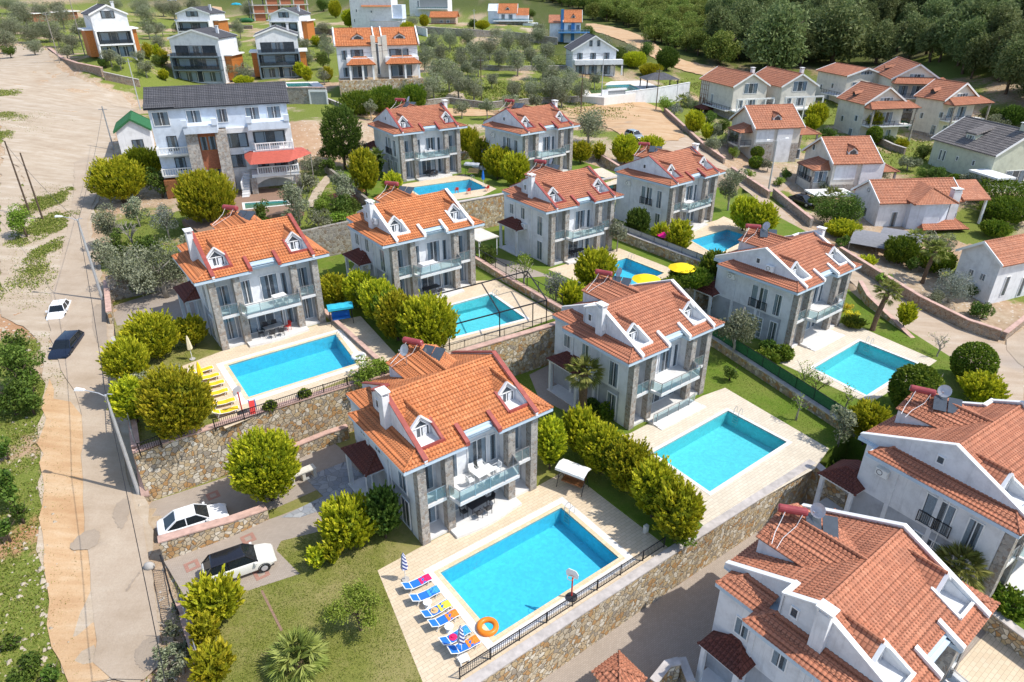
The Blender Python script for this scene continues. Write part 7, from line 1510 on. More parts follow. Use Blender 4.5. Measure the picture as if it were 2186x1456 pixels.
fence([tuple(at(px, py, 4.4).xy) for px, py in ((398, 1315), (416, 1380), (440, 1456))], 5.05, .8, 'thin metal railing on the low roadside wall', 'grey_metal', 0, 2.5)
fence([tuple(at(px, py, z).xy) for px, py, z in ((248, 760, 9), (270, 860, 9), (290, 950, 9))], [9.6, 9.5, 9.4], .9, 'grey metal railing along the wall beneath the leaning lamp', 'grey_metal', .3, 2.5)
# black pergola frame over the pool
T = thing('pergola_frame', 'black metal pergola frame standing over the turquoise pool', 'pergola', (0, 0, 8.6)); m = MB(); q = [at(960, 748, 8.6), at(1166, 690, 8.6), at(1125, 625, 8.6), at(925, 680, 8.6)]; q = [Vector((p.x, p.y, 0)) for p in q]; H_ = 2.5; U_ = Vector((0, 0, H_)); mid0 = q[0].lerp(q[1], .5); mid1 = q[3].lerp(q[2], .5)
for a, b in ((q[0], q[1]), (q[1], q[2]), (q[3], q[2]), (q[0], q[3]), (mid0, mid1)): m.bar(a + U_, b + U_, .1)
m.build('roof_rails', M['dark_metal'], T)
for p in (q[0], q[1], q[2], q[3], mid0, q[0].lerp(q[1], .85)): m = MB(); m.bar(p, p + U_, .1); m.build('post', M['dark_metal'], T)
# street lamps
def lamp(px, py, tx, ty, z, h, ax, lab, double=False):
    p = at(px, py, z); T = thing('street_lamp', lab, 'street lamp', p); a = ax; d = Vector((math.cos(a), math.sin(a), 0)); lean = Vector((0, 0, h)); m = MB(); m.path([(0, 0, -.3), (0, 0, h * .5), tuple(lean)], n=10, rad=[.15, .12, .085]); m.build('pole', M['galvanised'], T)
    for s in ((1, -.35) if not double else (1, -1)):
        e = lean + d * (1.5 * s) + Vector((0, 0, .25 * abs(s))); m = MB(); m.path([tuple(lean - Vector((0, 0, .15))), tuple(lean + d * .5 * s + Vector((0, 0, .1))), tuple(e)], .07, 6); m.build('arm', M['galvanised'], T)
        if abs(s) == 1: m = MB(); c = e + d * .3 * s; qd = d.to_track_quat('X', 'Z') if s > 0 else (-d).to_track_quat('X', 'Z'); m.M = Matrix.Translation(c) @ qd.to_matrix().to_4x4(); m.hexa([(-.35, -.1, -.02), (.35, -.16, -.04), (.35, .16, -.04), (-.35, .1, -.02)], [(-.33, -.07, .08), (.3, -.11, .12), (.3, .11, .12), (-.33, .07, .08)]); m.build('lamp_head', M['white_plastic'], T)
    return T
lamp(300, 1064, 237, 845, 4.7, 9, R(172), 'leaning-looking street lamp nearest the camera beside the stepped stone wall')
lamp(222, 648, 165, 475, 8.9, 9, R(176), 'street lamp beside the large grey olive tree'); g_ = G(1640, 407); lamp(1640, 407, 1655, 298, g_.z, 8, R(20), 'tall grey double street lamp on the right in front of the cream villa', True)
def pole(px, py, h, lab, mat='pale_bark', arms=True, r=.12):
    p = G(px, py); T = thing('utility_pole', lab, 'pole', p); m = MB(); m.path([(0, 0, -.3), (0, 0, h)], n=7, rad=[r, r * .7]); m.build('shaft', M[mat], T)
    if arms: m = MB(); m.bar((-.7, 0, h - .5), (.7, 0, h - .5), .09); m.build('crossarm', M['grey_metal'], T)
    return Vector(p) + Vector((0, 0, h - .4))
p0 = pole(128, 135, 11, 'pale utility pole at the top of the dirt yard'); p1 = pole(182, 120, 14, 'tall pale utility pole in front of the far left modern house'); p2 = pole(300, 235, 10, 'grey utility pole at the corner of the long grey roof', 'galvanised'); p3 = pole(243, 320, 7, 'thin pole with small lamp beside the little green-roofed house', 'grey_metal'); p4 = pole(92, 470, 8.5, 'dark leaning wooden pole in the grassy verge', 'bark', False); p5 = pole(66, 462, 9.5, 'second dark pole in the grassy verge', 'bark', False)
p6 = pole(1240, 243, 8, 'dark thin pole at the edge of the dirt lot', 'bark'); p7 = pole(1283, 222, 11, 'grey pole in front of the black-roofed white house', 'galvanised'); p8 = pole(1028, 215, 9, 'thin dark pole in the grassy grove', 'bark'); p9 = pole(865, 205, 10, 'pale pole in front of the twin orange house', 'galvanised'); p10 = pole(1400, 235, 9, 'thin pole at the corner of the tall white wall', 'bark'); p11 = pole(1013, 66, 7, 'white pole beside the brick lodge', 'galvanised')
def cable(a, b, lab, sag=.8, r=.02):
    m = MB(); n = 12; o = a.copy(); m.path([tuple(a.lerp(b, k / n) - o - Vector((0, 0, sag * 4 * (k / n) * (1 - k / n)))) for k in range(n + 1)], r * 2, 4); c = m.build('overhead_cable', M['dark_metal']); c.location = o; tag(c, lab, 'cable')
cable(p2, p9, 'overhead cable from the grey roof corner to the twin orange house'); cable(p9, p8, 'overhead cable above the golden hedge'); cable(p8, p7, 'overhead cable across the grassy grove'); cable(p9 + Vector((.6, 0, .3)), p7 + Vector((.6, 0, .3)), 'upper overhead cable across the grassy grove'); cable(p0, p1, 'overhead cable between the two pale poles'); cable(p1, p2, 'overhead cable down to the grey roof corner')
lamp_s = Vector((-11.6, 13.3, 2.2)); T = thing('street_lamp', 'street lamp farther down the concrete road, at the end of the nearest cable', 'street lamp', lamp_s); m = MB(); m.path([(0, 0, -.3), (0, 0, 9)], n=8, rad=[.15, .085]); m.build('pole', M['galvanised'], T); cable(at(300, 1064, 4.7) + Vector((0, 0, 8.9)), lamp_s + Vector((0, 0, 8.9)), 'overhead cable running on from the nearest street lamp along the road', .5)
LA = at(300, 1064, 4.7) + Vector((0, 0, 8.9)); LC = at(222, 648, 8.9) + Vector((0, 0, 8.9)); cable(LC, p5, 'overhead cable from the upper street lamp to the verge pole', .6); cable(LC + Vector((0, 0, -.1)), p3, 'overhead cable from the upper street lamp to the green-roofed house', .5); cable(LA, LC, 'overhead cable between the two leaning street lamps', .5)

# cars
def car(lab, p, yaw, L=4.6, Wd=1.82, Ht=1.46, body='car_white', roof=None, kind='sedan', name='parked_car'):
    T = thing(name, lab, 'car', p, yaw); hw = Wd / 2; belt = Ht * .62
    top = {'sedan': [(0, .48), (.02, .6), (.1, .70), (.28, .86), (.3, .9), (.55, .92), (.8, .95), (.94, .98), (.985, .9), (1, .62)], 'hatch': [(0, .5), (.02, .66), (.1, .78), (.26, .94), (.3, .98), (.6, 1.0), (.9, 1.02), (.97, 1.0), (.99, .9), (1, .6)]}['sedan' if kind in ('sedan', 'boxy') else 'hatch']
    wd = lambda t_: hw * (.80 + .20 * min(1, (min(t_, 1 - t_) / .12) ** .6)); k = belt / .95; m = MB(); vs = []; S = []
    for t_, z in top:
        w_ = wd(t_); z *= k; zb_ = .24 if .03 < t_ < .97 else .34; S.append((L * (.5 - t_), w_, z)); x = L * (.5 - t_)
        vs += [(x, -w_ * .86, zb_), (x, -w_ * .99, zb_ + .14), (x, -w_, z * .72), (x, -w_ * .93, z * .97), (x, -w_ * .7, z), (x, w_ * .7, z), (x, w_ * .93, z * .97), (x, w_, z * .72), (x, w_ * .99, zb_ + .14), (x, w_ * .86, zb_)]
    n = 10; N = len(top); m.add(vs, [(i * n + j, (i + 1) * n + j, (i + 1) * n + (j + 1) % n, i * n + (j + 1) % n) for i in range(N - 1) for j in range(n)] + [tuple(range(n)), tuple(range((N - 1) * n + n - 1, (N - 1) * n - 1, -1))]); b = m.build('body', M[body], T, smooth=True); bv = b.modifiers.new('soft', 'BEVEL'); bv.width = .07; bv.segments = 3; bv.limit_method = 'ANGLE'; bv.angle_limit = R(20)
    zr = Ht; zb_ = belt * .97; gs = {'sedan': (.27, .44, .72, .90), 'boxy': (.30, .40, .74, .86), 'hatch': (.25, .40, .86, .975)}[kind]; X_ = [L * (.5 - g) for g in gs]; wb, wt = hw * .86, hw * .66
    A_ = [(X_[0], wb), (X_[1], wt), (X_[2], wt * .98), (X_[3], wb * .92)]; Z_ = [zb_, zr - .03, zr - .04, zb_ + .02]
    m = MB(); m.add([(x, -w_, z) for (x, w_), z in zip(A_, Z_)] + [(x, w_, z) for (x, w_), z in zip(A_, Z_)] + [(X_[1], -wb, zb_), (X_[2], -wb, zb_), (X_[1], wb, zb_), (X_[2], wb, zb_)], [(0, 4, 5, 1), (2, 6, 7, 3), (0, 1, 8), (1, 2, 9, 8), (2, 3, 9), (4, 10, 5), (5, 10, 11, 6), (6, 11, 7)]); m.build('windows', M['car_glass'], T)
    m = MB(); m.box(-L * .25, L * .15, -wb * .8, wb * .8, .5, zb_ + .1); m.box(-.1, .0, -wb * .7, wb * .7, zb_, zr - .2); m.build('cabin', M['dark_plastic'], T)
    m = MB(); m.hexa([(X_[2] - .05, -wt, zr - .06), (X_[1] + .05, -wt, zr - .06), (X_[1] + .05, wt, zr - .06), (X_[2] - .05, wt, zr - .06)], [(X_[2] + .08, -wt * .9, zr + .01), (X_[1] - .08, -wt * .9, zr + .01), (X_[1] - .08, wt * .9, zr + .01), (X_[2] + .08, wt * .9, zr + .01)]); rf = m.build('roof', M[roof or body], T, smooth=True); bv = rf.modifiers.new('soft', 'BEVEL'); bv.width = .05; bv.segments = 3; bv.limit_method = 'ANGLE'; bv.angle_limit = R(20)
    m = MB()
    for s in (-1, 1):
        m.bar((X_[0], s * wb, zb_), (X_[1], s * wt, zr - .03), .06); m.bar((X_[3], s * wb * .92, zb_), (X_[2], s * wt * .98, zr - .04), .09); xm = (X_[1] + X_[2]) / 2 - .05; m.bar((xm, s * wb * 1.0, zb_), (xm, s * wt * 1.0, zr - .04), .06); m.bar((X_[1], s * wt, zr - .04), (X_[2], s * wt, zr - .04), .05)
    m.split('pillar', M[roof or body], T, eps=.001)
    for x in (L * .31, -L * .30):
        for s in (-1, 1):
            m = MB(); m.path([(x, s * (hw - .2), .33), (x, s * (hw + .005), .33)], n=18, rad=[.33, .33]); wl = m.build('wheel', M['rubber'], T); m = MB(); m.path([(x, s * (hw + .006), .33), (x, s * (hw + .02), .33)], n=12, rad=[.21, .19]); m.build('rim', M['galvanised'], wl)
            m = MB(); m.torus((x, s * (hw - .005), .36), .37, .03, 18, 4, Matrix.Rotation(R(90), 3, 'X')); m.build('wheel_arch', M['dark_plastic'], T)
    for s in (-1, 1):
        m = MB(); m.hexa([(L * .455, s * hw * .55, k * .56), (L * .475, s * hw * .5, k * .54), (L * .42, s * hw * .93, k * .56), (L * .40, s * hw * .9, k * .56)], [(L * .44, s * hw * .55, k * .68), (L * .46, s * hw * .5, k * .66), (L * .41, s * hw * .93, k * .68), (L * .39, s * hw * .9, k * .68)]); m.build('headlight', M['lamp_clear'], T)
        m = MB(); m.box(-L * .49, -L * .462, min(s * hw * .58, s * hw * .84), max(s * hw * .58, s * hw * .84), k * .66, k * .84); m.build('taillight', M['lamp_red'], T); m = MB(); m.box(X_[0] - .25, X_[0] - .1, min(s * hw * .95, s * (hw + .16)), max(s * hw * .95, s * (hw + .16)), zb_ - .02, zb_ + .12); m.build('mirror', M[body], T)
    m = MB(); m.box(L * .485, L * .502, -hw * .5, hw * .5, .34, .5); m.build('grille', M['dark_plastic'], T); return T
def carat(a, b, z, **k):   # front wheel line and rear wheel line on the ground
    A_ = at(*a, z); B_ = at(*b, z); d = A_ - B_; c = (A_ + B_) / 2; return dict(p=Vector((c.x, c.y, z)), yaw=math.atan2(d.y, d.x), **k)
car('white saloon car parked next to the round golden conifer', **carat((480, 1102), (350, 1145), 4.42, L=4.55, Wd=1.85)); car('white sport utility car with black roof on the brick-paved drive', **carat((577, 1195), (450, 1240), 4.42, L=4.4, Wd=1.85, Ht=1.6, body='car_cream', roof='car_black', kind='hatch'))
car('old boxy white saloon on the road below the upper street lamp', **carat((118, 694), (143, 655), 8.6, L=4.1, Wd=1.66, Ht=1.38, kind='boxy')); car('dark navy estate car on the road behind the old white one', **carat((122, 780), (172, 725), 7.9, L=4.4, Wd=1.82, Ht=1.5, body='car_navy', kind='hatch'))
g_ = G(1352, 297); car('silver grey car parked at the edge of the sloping paved street', **carat((1372, 302), (1335, 290), g_.z + .15, L=4.3, Wd=1.8, Ht=1.5, body='car_silver', kind='hatch')); g_ = G(1712, 437); car('dark car standing under the white flat carport roof', g_ + Vector((0, 0, .1)), R(-60), body='car_black', kind='sedan')
for px, py, yaw, bd, lab in ((490, 88, 2.9, 'car_silver', 'pale blue car under the far hillside carport'), (368, 3, .2, 'car_white', 'tiny white car at the top edge'), (395, 128, .3, 'car_white', 'white car in the garden left of the nearer dark modern house')): car(lab, G(px, py) + Vector((0, 0, .15)), yaw, body=bd, kind='hatch')
for px, py, lab in ((505, 14, 'long turquoise tarpaulin-covered boat at the top edge'), (527, 48, 'green covered boat behind the modern houses')): p = G(px, py); m = MB(); m.path([(-3, 0, .5), (-2, 0, .8), (0, 0, .95), (2, 0, .8), (3.2, 0, .5)], n=8, rad=[.3, .8, .95, .8, .1]); o = m.build('covered_boat', M['turquoise_canvas' if px < 520 else 'green_screen']); o.location = p; tag(o, lab, 'boat')
# small things
p = at(648, 1022, 4.42); T = thing('stone_bench', 'small cream stone bench with two openings beside the golden tree', 'bench', p, R(37)); m = MB(); m.box(-1.0, 1.0, -.35, .35, .7, .8); m.build('bench_top', M['cream_stucco'], T)
for x in (-.85, 0, .85): m = MB(); m.box(x - .12, x + .12, -.3, .3, 0, .7); m.build('support', M['cream_stucco'], T)
p = at(1378, 1136, 4.42); T = thing('electric_box', 'small cream post box on the lawn below the hedge row', 'box', p, YAW); m = MB(); m.box(-.16, .16, -.12, .12, 0, .62); m.build('casing', M['cream_stucco'], T); m = MB(); m.box(-.12, .12, -.135, -.12, .15, .55); m.build('door', M['trim_white'], T)
p = at(541, 880, 8.82); T = thing('toddler_slide', 'small red and blue toddler slide beside the basketball hoop', 'slide', p, R(20)); m = MB(); m.hexa([(-.2, -.5, .05), (.2, -.5, .05), (.2, .35, .8), (-.2, .35, .8)], [(-.2, -.5, .1), (.2, -.5, .1), (.2, .35, .86), (-.2, .35, .86)]); m.build('chute', M['red_plastic'], T); m = MB()
for s in (-.22, .22): m.bar((s, .35, .95), (s, .75, 0), .06); m.bar((s, .35, .9), (s, .35, 0), .05)
m.split('side_rail', M['blue_fabric'], T); m = MB(); [m.bar((-.22, .42 + .1 * k, .75 - .25 * k), (.22, .42 + .1 * k, .75 - .25 * k), .05) for k in range(3)]; m.build('steps', M['white_plastic'], T)
p = at(320, 1212, 4.3); T = thing('gate_rock', 'rounded pale boulder at the gate corner on the concrete road', 'boulder', p); bpy.data.objects.remove(T); m = MB(); m.lathe([(.0, -.1), (.5, 0), (.55, .2), (.4, .45), (.15, .55), (0, .56)], 9); o = m.build('boulder', M['concrete'], smooth=True); o.location = p; o.scale = (.7, .5, .8); tag(o, 'rounded pale boulder at the gate corner beside the concrete road', 'boulder')
# black gazebo, tall white wall with gate, its pool
q0, q1, q2 = at(1290, 217, 12.9), at(1372, 218, 12.9), at(1467, 214, 12.6); wall([tuple(G(1283, 219).xy), tuple(G(1296, 219).xy)], 11, 16.2, 'white_stucco', 'white gate pier at the dark panel door', .5, None); zg = G(1372, 219).z
wall([tuple(G(1333, 219).xy), tuple(G(1400, 219).xy), tuple(G(1468, 214).xy)], 10, [zg + 2.8, zg + 3.0, zg + 3.4], 'white_stucco', 'tall plain white boundary wall behind the dirt lot', .35, 'trim_white', name='boundary_wall')
a, b = G(1298, 219), G(1333, 219); d = (b - a); T = thing('garage_gate', 'dark grey garage gate in the tall white wall', 'gate', a, math.atan2(d.y, d.x)); m = MB(); m.box(0, d.length, 0, .15, 0, 2.6); m.build('gate_leaf', M['grey_metal'], T); m = MB(); m.box(-.3, d.length + .3, -.2, .4, 2.6, 3.0); m.build('lintel', M['white_stucco'], T)
c = G(1300, 200); zt = 15.0; pq = [at(px, py, zt) for px, py in ((1252, 184), (1345, 180), (1372, 194), (1262, 200))]; pq2 = [at(px, py, zt) for px, py in ((1225, 176), (1372, 172), (1420, 190), (1290, 208), (1240, 205))]
POOLS['W'] = shrink([tuple(p.xy) for p in pq], -.012); slab('pool_deck', [tuple(p.xy) for p in pq2], zt, M['white_coping'], 3, [POOLS['W']]); pool('W', None, zt, 'blue pool in front of the black-roofed white house', world=[tuple(p.xy) for p in pq])
p = at(1405, 190, 14.6); T = thing('gazebo', 'black square gazebo with shallow pyramid roof behind the white wall', 'gazebo', p, R(8)); m = MB(); m.add([(-4.4, -3.2, 2.5), (4.4, -3.2, 2.5), (4.4, 3.2, 2.5), (-4.4, 3.2, 2.5), (-1.2, 0, 3.9), (1.2, 0, 3.9)], [(0, 1, 5, 4), (1, 2, 5), (2, 3, 4, 5), (3, 0, 4), (3, 2, 1, 0)]); m.build('roof', M['grey_tile'], T)
for a_, b_ in ((-3.9, -2.7), (3.9, -2.7), (-3.9, 2.7), (3.9, 2.7)): m = MB(); m.box(a_ - .12, a_ + .12, b_ - .12, b_ + .12, -2, 2.5); m.build('post', M['dark_metal'], T)
# curved grey carports in front of the bungalow
for i, (px, py, s) in enumerate(((1865, 510, 'nearer'), (1925, 506, 'farther'))):
    p = at(px, py, 6.6); p.z = 4.4; T = thing('carport', 'curved grey fabric carport, the %s of the two' % s, 'carport', p, R(-38 + 4)); m = MB(); n = 10; r_ = 3.2
    vs = [(-2.6 + 5.2 * j, -r_ + 2 * r_ * k / n, 2.1 + .9 * math.sin(math.pi * k / n)) for j in (0, 1) for k in range(n + 1)]; m.add(vs + [(x, y, z - .05) for x, y, z in vs], [(k, k + 1, n + 2 + k, n + 1 + k) for k in range(n)] + [(2 * n + 2 + n + 1 + k, 2 * n + 2 + n + 2 + k, 2 * n + 2 + k + 1, 2 * n + 2 + k) for k in range(n)]); plain('carport_fabric', (.22, .22, .23), .7) if 'carport_fabric' not in M else 0; m.build('canopy', M['carport_fabric'], T)
    for a_, b_ in ((-2.5, -r_), (2.5, -r_), (-2.5, r_), (2.5, r_)): m = MB(); m.bar((a_, b_, -.4), (a_, b_, 2.1), .09); m.build('post', M['grey_metal'], T)
# light pavilion right of the pergola villa
p = at(1025, 500, 11); T = thing('flat_canopy', 'cream flat canopy at the right side of the pergola pool villa', 'canopy', (p.x, p.y, 8.6), VILLA['D'][3]); m = MB(); m.box(-1.6, 1.4, -2, 2, 2.3, 2.42); m.build('canopy_sheet', M['cream_stucco'], T)
for a_, b_ in ((-1.4, -1.8), (1.2, -1.8), (1.2, 1.8), (-1.4, 1.8)): m = MB(); m.bar((a_, b_, 0), (a_, b_, 2.3), .08); m.build('post', M['white_paint'], T)

# small tiled gate roof and stone piers at the bottom edge, below the front wall
p = at(1322, 1440, 3.2); T = thing('gate_shelter', 'small tiled gate roof cut by the bottom edge below the front wall', 'shelter', (p.x, p.y, .9), YAW); m = MB()
for k in range(4):
    a = k * math.pi / 2; U = Vector((math.cos(a), math.sin(a), 0)); V_ = Vector((-math.sin(a), math.cos(a), 0)); tile_surface(m, tuple(-U * 1.1 - V_ * 1.1 + Vector((0, 0, 2.2))), tuple(U), tuple(V_ * 1.1 + Vector((0, 0, .6))), 2.2, 1.25, lambda u, v: (v / 1.25 * 1.1 < u) & (v / 1.25 * 1.1 < 2.2 - u))
    ridge(m, [tuple(-U * 1.1 - V_ * 1.1 + Vector((0, 0, 2.25))), (0, 0, 2.85)], .08)
m.build('roof', M['clay_tile'], T); m = MB(); m.box(-.9, .9, -.9, .9, 0, 2.2); m.build('wall', M['retaining_stone'], T)
wall([tuple(at(px, py, 2.4).xy) for px, py in ((1395, 1456), (1425, 1418), (1450, 1412))], .8, 2.4, 'retaining_stone', 'short stone wall end at the bottom edge beside the tiled gate roof', .4, 'grey_coping')
wall([tuple(at(px, py, 2.0).xy) for px, py in ((1455, 1405), (1475, 1456))], .8, 2.0, 'retaining_stone', 'short stone pier wall at the bottom edge left of the nearest porch', .4, 'grey_coping')
# ------------------------------------------------------------------ palms, bare trees
def fan_palm(px, py, h, r, n, label, lean=(0, 0), z=None, seed=1, tr=.17):
    p = G(px, py) if z is None else at(px, py, z); rr = random.Random(seed); T = thing('palm_tree', label, 'palm tree', p); top = Vector((lean[0], lean[1], h)); m = MB()
    pts = [Vector((0, 0, -.2)) + (top - Vector((0, 0, -.2))) * (k / 8) + Vector((lean[0], lean[1], 0)) * (-.25 * math.sin(math.pi * k / 8)) for k in range(9)]; rad = [tr * (1.25 if k == 0 else 1 + .12 * (k % 2)) for k in range(9)]; m.path([tuple(q) for q in pts], n=9, rad=rad); m.build('trunk', M['palm_bark'], T)
    P, D, L, Wd, To = [], [], [], [], []; pet = MB()
    for i in range(n):
        az = i * 2.4 + rr.uniform(-.2, .2); el = 1.35 - 2.0 * (i / n) + rr.uniform(-.12, .12); d = Vector((math.cos(az) * math.cos(el), math.sin(az) * math.cos(el), math.sin(el))); pl = r * rr.uniform(.42, .55); e = top + d * pl; pet.path([tuple(top), tuple(top + d * pl * .5 + Vector((0, 0, .05))), tuple(e)], .035, 3)
        side = d.cross(Vector((0, 0, 1))); side = side.normalized() if side.length > .1 else Vector((1, 0, 0)); tone = rr.uniform(.25, .8) if el > -.3 else rr.uniform(.6, 1)
        for k in range(15):
            a = (k - 7) * .17; dd = (d * math.cos(a) + side * math.sin(a)).normalized(); bl = r * .52 * (1 - .25 * abs(a)); c = e + dd * bl * .5 + Vector((0, 0, -bl * .1)); dv = (dd - Vector((0, 0, .22 + .2 * abs(a)))).normalized(); P.append(c); D.append(dv); L.append(bl); Wd.append(.085 * r / 1.3); To.append(min(1, tone + rr.uniform(-.1, .1)))
    pet.build('leaf_stalk', M['palm_leaf'], T)
    me = leaves_mesh('fronds', np.array([tuple(q) for q in P]), np.array([tuple(q) for q in D]), np.array(L), np.array(Wd), np.array(To), 'palm_leaf'); o = bpy.data.objects.new('fronds', me); C.objects.link(o); o.parent = T; return T
fan_palm(1242, 893, 4.6, 1.9, 34, 'fan palm with thick shaggy trunk in front of the shaded villa wall', seed=3, z=4.5, tr=.34)
fan_palm(640, 1425, .7, 2.0, 40, 'low fan palm spreading on the dry lawn at the bottom edge', seed=4, z=4.4, tr=.25)
fan_palm(2022, 1268, 2.3, 2.1, 44, 'bushy low fan palm between the two nearest roofs at the right', seed=5, z=2.3, tr=.3)
fan_palm(1862, 705, 4.3, 1.7, 30, 'leaning palm between the squarish pool garden and the brick road', (.9, .5), seed=6, tr=.25)
fan_palm(1935, 560, 3.3, 1.7, 28, 'palm with straight trunk beside the curved carports', (.3, 0), seed=7, tr=.2); fan_palm(1968, 605, 4.2, 1.9, 30, 'palm leaning right of the curved carports above the road wall', (.8, .4), seed=8, tr=.22)
fan_palm(1770, 455, 2.6, 2.0, 30, 'short full palm in front of the white house gable', seed=9, tr=.25); fan_palm(808, 385, 3.4, 1.7, 26, 'palm with yellowing skirt left of the tiled villa columns', seed=10, z=12.2); fan_palm(1452, 236, 2.4, 1.8, 24, 'small palm above the pinkish street wall', seed=11)
def bare(px, py, h, label, z=None, seed=1, mat='pale_bark', leaves=0, spread=.6):
    p = G(px, py) if z is None else at(px, py, z); rr = random.Random(seed); T = thing('bare_tree', label, 'tree', p); m = MB(); tips = []
    def grow_(a, d, l, r, dep):
        b = a + d * l; m.path([tuple(a), tuple(a.lerp(b, .5) + Vector((rr.uniform(-.05, .05) * l, rr.uniform(-.05, .05) * l, 0))), tuple(b)], n=5, rad=[r, r * .85, r * .65]); tips.append(b)
        if dep == 0: return
        for k in range(3 if dep > 1 else 4):
            ax = Vector((rr.gauss(0, 1), rr.gauss(0, 1), rr.gauss(0, .5))).normalized(); nd = (d + ax * spread + Vector((0, 0, .18))).normalized(); grow_(a.lerp(b, rr.uniform(.6, 1)), nd, l * rr.uniform(.6, .8), r * .6, dep - 1)
    grow_(Vector((0, 0, -.1)), Vector((rr.uniform(-.1, .1), rr.uniform(-.1, .1), 1)).normalized(), h * .33, h * .028, 4); m.build('branches', M[mat], T)
    if leaves:
        rg = np.random.default_rng(seed); tp = np.array([tuple(t_) for t_ in tips]); P = tp[rg.integers(0, len(tp), leaves)] + rg.normal(0, .16, (leaves, 3)); me = leaves_mesh('leaves', P, sph(rg, leaves), rg.uniform(.08, .18, leaves), rg.uniform(.05, .1, leaves), rg.uniform(.2, 1, leaves), 'spring_leaf'); o = bpy.data.objects.new('leaves', me); C.objects.link(o); o.parent = T
bare(770, 1345, 4.2, 'young loose-leaved tree with dark trunk in the middle of the dry lawn', 4.4, 21, 'bark', 5200, .95); bare(700, 1255, 1.2, 'tiny sapling beside the pair of small golden shrubs', 4.4, 22, 'bark', 200) if False else None
bare(1735, 850, 3.6, 'bare-branched tree reaching over the squarish pool', 4.4, 23, 'bark', 260, .8); bare(2000, 765, 3.4, 'bare pale tree beside the brick road wall', 4.2, 24, 'pale_bark', 60, .8); bare(288, 540, 5.2, 'bare grey twiggy tree among the olives', None, 25, 'pale_bark', 0, .62); bare(1945, 1120, 2.6, 'leafy flowering shrub against the shaded wall of the right-hand villa', 2.3, 26, 'bark', 700, .9)
bare(650, 350, 3.6, 'bare greyish tree right of the big house', None, 27, 'pale_bark', 0, .7)
# clipped creepers and ground shrubs against the right-hand walls
for k_, cx, cy, w_, h_, st, lab in [('green', 2100, 1110, 40, 30, .1, 'low dark shrub against the right-hand villa wall'), ('hedge', 1790, 1025, 50, 60, .1, 'ivy-like shrub hanging at the stone wall corner'), ('ball', 1297, 880, 30, 34, .0, 'small round bush in shade beside the steps of the villa behind the palm'), ('darkball', 1262, 868, 34, 30, .0, 'dark shade bush at the foot of the fan palm trunk'), ('ball', 652, 848, 22, 18, .0, 'little golden tuft on the wall top right of the toddler slide'), ('ball', 578, 875, 24, 18, .0, 'little golden tuft on the wall top left of its twin'), ('flower', 1810, 655, 24, 20, .1, 'second yellow flowering shrub above the cushion shrub'), ('grey', 1760, 540, 26, 20, .2, 'small grey shrub at the carport wall'), ('hedge', 2150, 1290, 90, 30, .0, 'green clipped hedge between the two nearest villas')]: plant(k_, cx, cy, w_, h_, lab, st)
# narrow pool and brown paving below the big house
pw = [tuple(at(px, py, 12.25).xy) for px, py in ((522, 434), (612, 428), (618, 436), (524, 446))]; POOLS['B'] = shrink(pw, -.012)
slab('patio', [tuple(at(px, py, 12.25).xy) for px, py in ((388, 470), (500, 420), (505, 408), (640, 398), (648, 446), (520, 470), (430, 500))], 12.25, M['brown_paving'], 3, [POOLS['B']]); pool('B', None, 12.25, 'narrow pool with patterned edge in front of the big four-storey house', 'basin_cyan', 'white_coping', 'green_water', world=pw)
for nm, pix, z, lab in (('M', ((245, 132), (282, 130), (284, 138), (248, 140)), 19.9, 'small pool in front of the far left modern house'), ('N', ((610, 178), (660, 177), (668, 184), (615, 187)), 17.9, 'small greenish pool right of the nearer dark modern house')):
    q = [tuple(at(px, py, z).xy) for px, py in pix]; POOLS[nm] = shrink(q, -.012); slab('pool_deck', shrink(q, -2.2), z, M['white_coping'], 4, [POOLS[nm]]); pool(nm, None, z, lab, 'basin_cyan', 'white_coping', 'green_water' if nm == 'N' else 'pool_water', world=q)
P_ = gpts((612, 222), (700, 222)); wall(P_, gz(P_, -1), gz(P_, 3.2), 'rubble_stone', 'grey rubble wall with a garage door right of the long grey roof', .6, 'coping'); a = Vector((*P_[0], terr(*P_[0]))).lerp(Vector((*P_[1], terr(*P_[1]))), .62); d = Vector(P_[1]) - Vector(P_[0]); T = thing('garage_door', 'dark garage door in a white frame right of the long grey roof', 'garage door', a, math.atan2(d.y, d.x)); m = MB(); m.box(0, 3.2, -.42, -.34, 0, 2.4); m.build('door_leaf', M['grey_metal'], T); m = MB(); m.box(-.3, 3.5, -.5, -.3, 2.4, 2.8); m.box(-.3, 0, -.5, -.3, 0, 2.4); m.box(3.2, 3.5, -.5, -.3, 0, 2.4); m.build('frame', M['trim_white'], T)
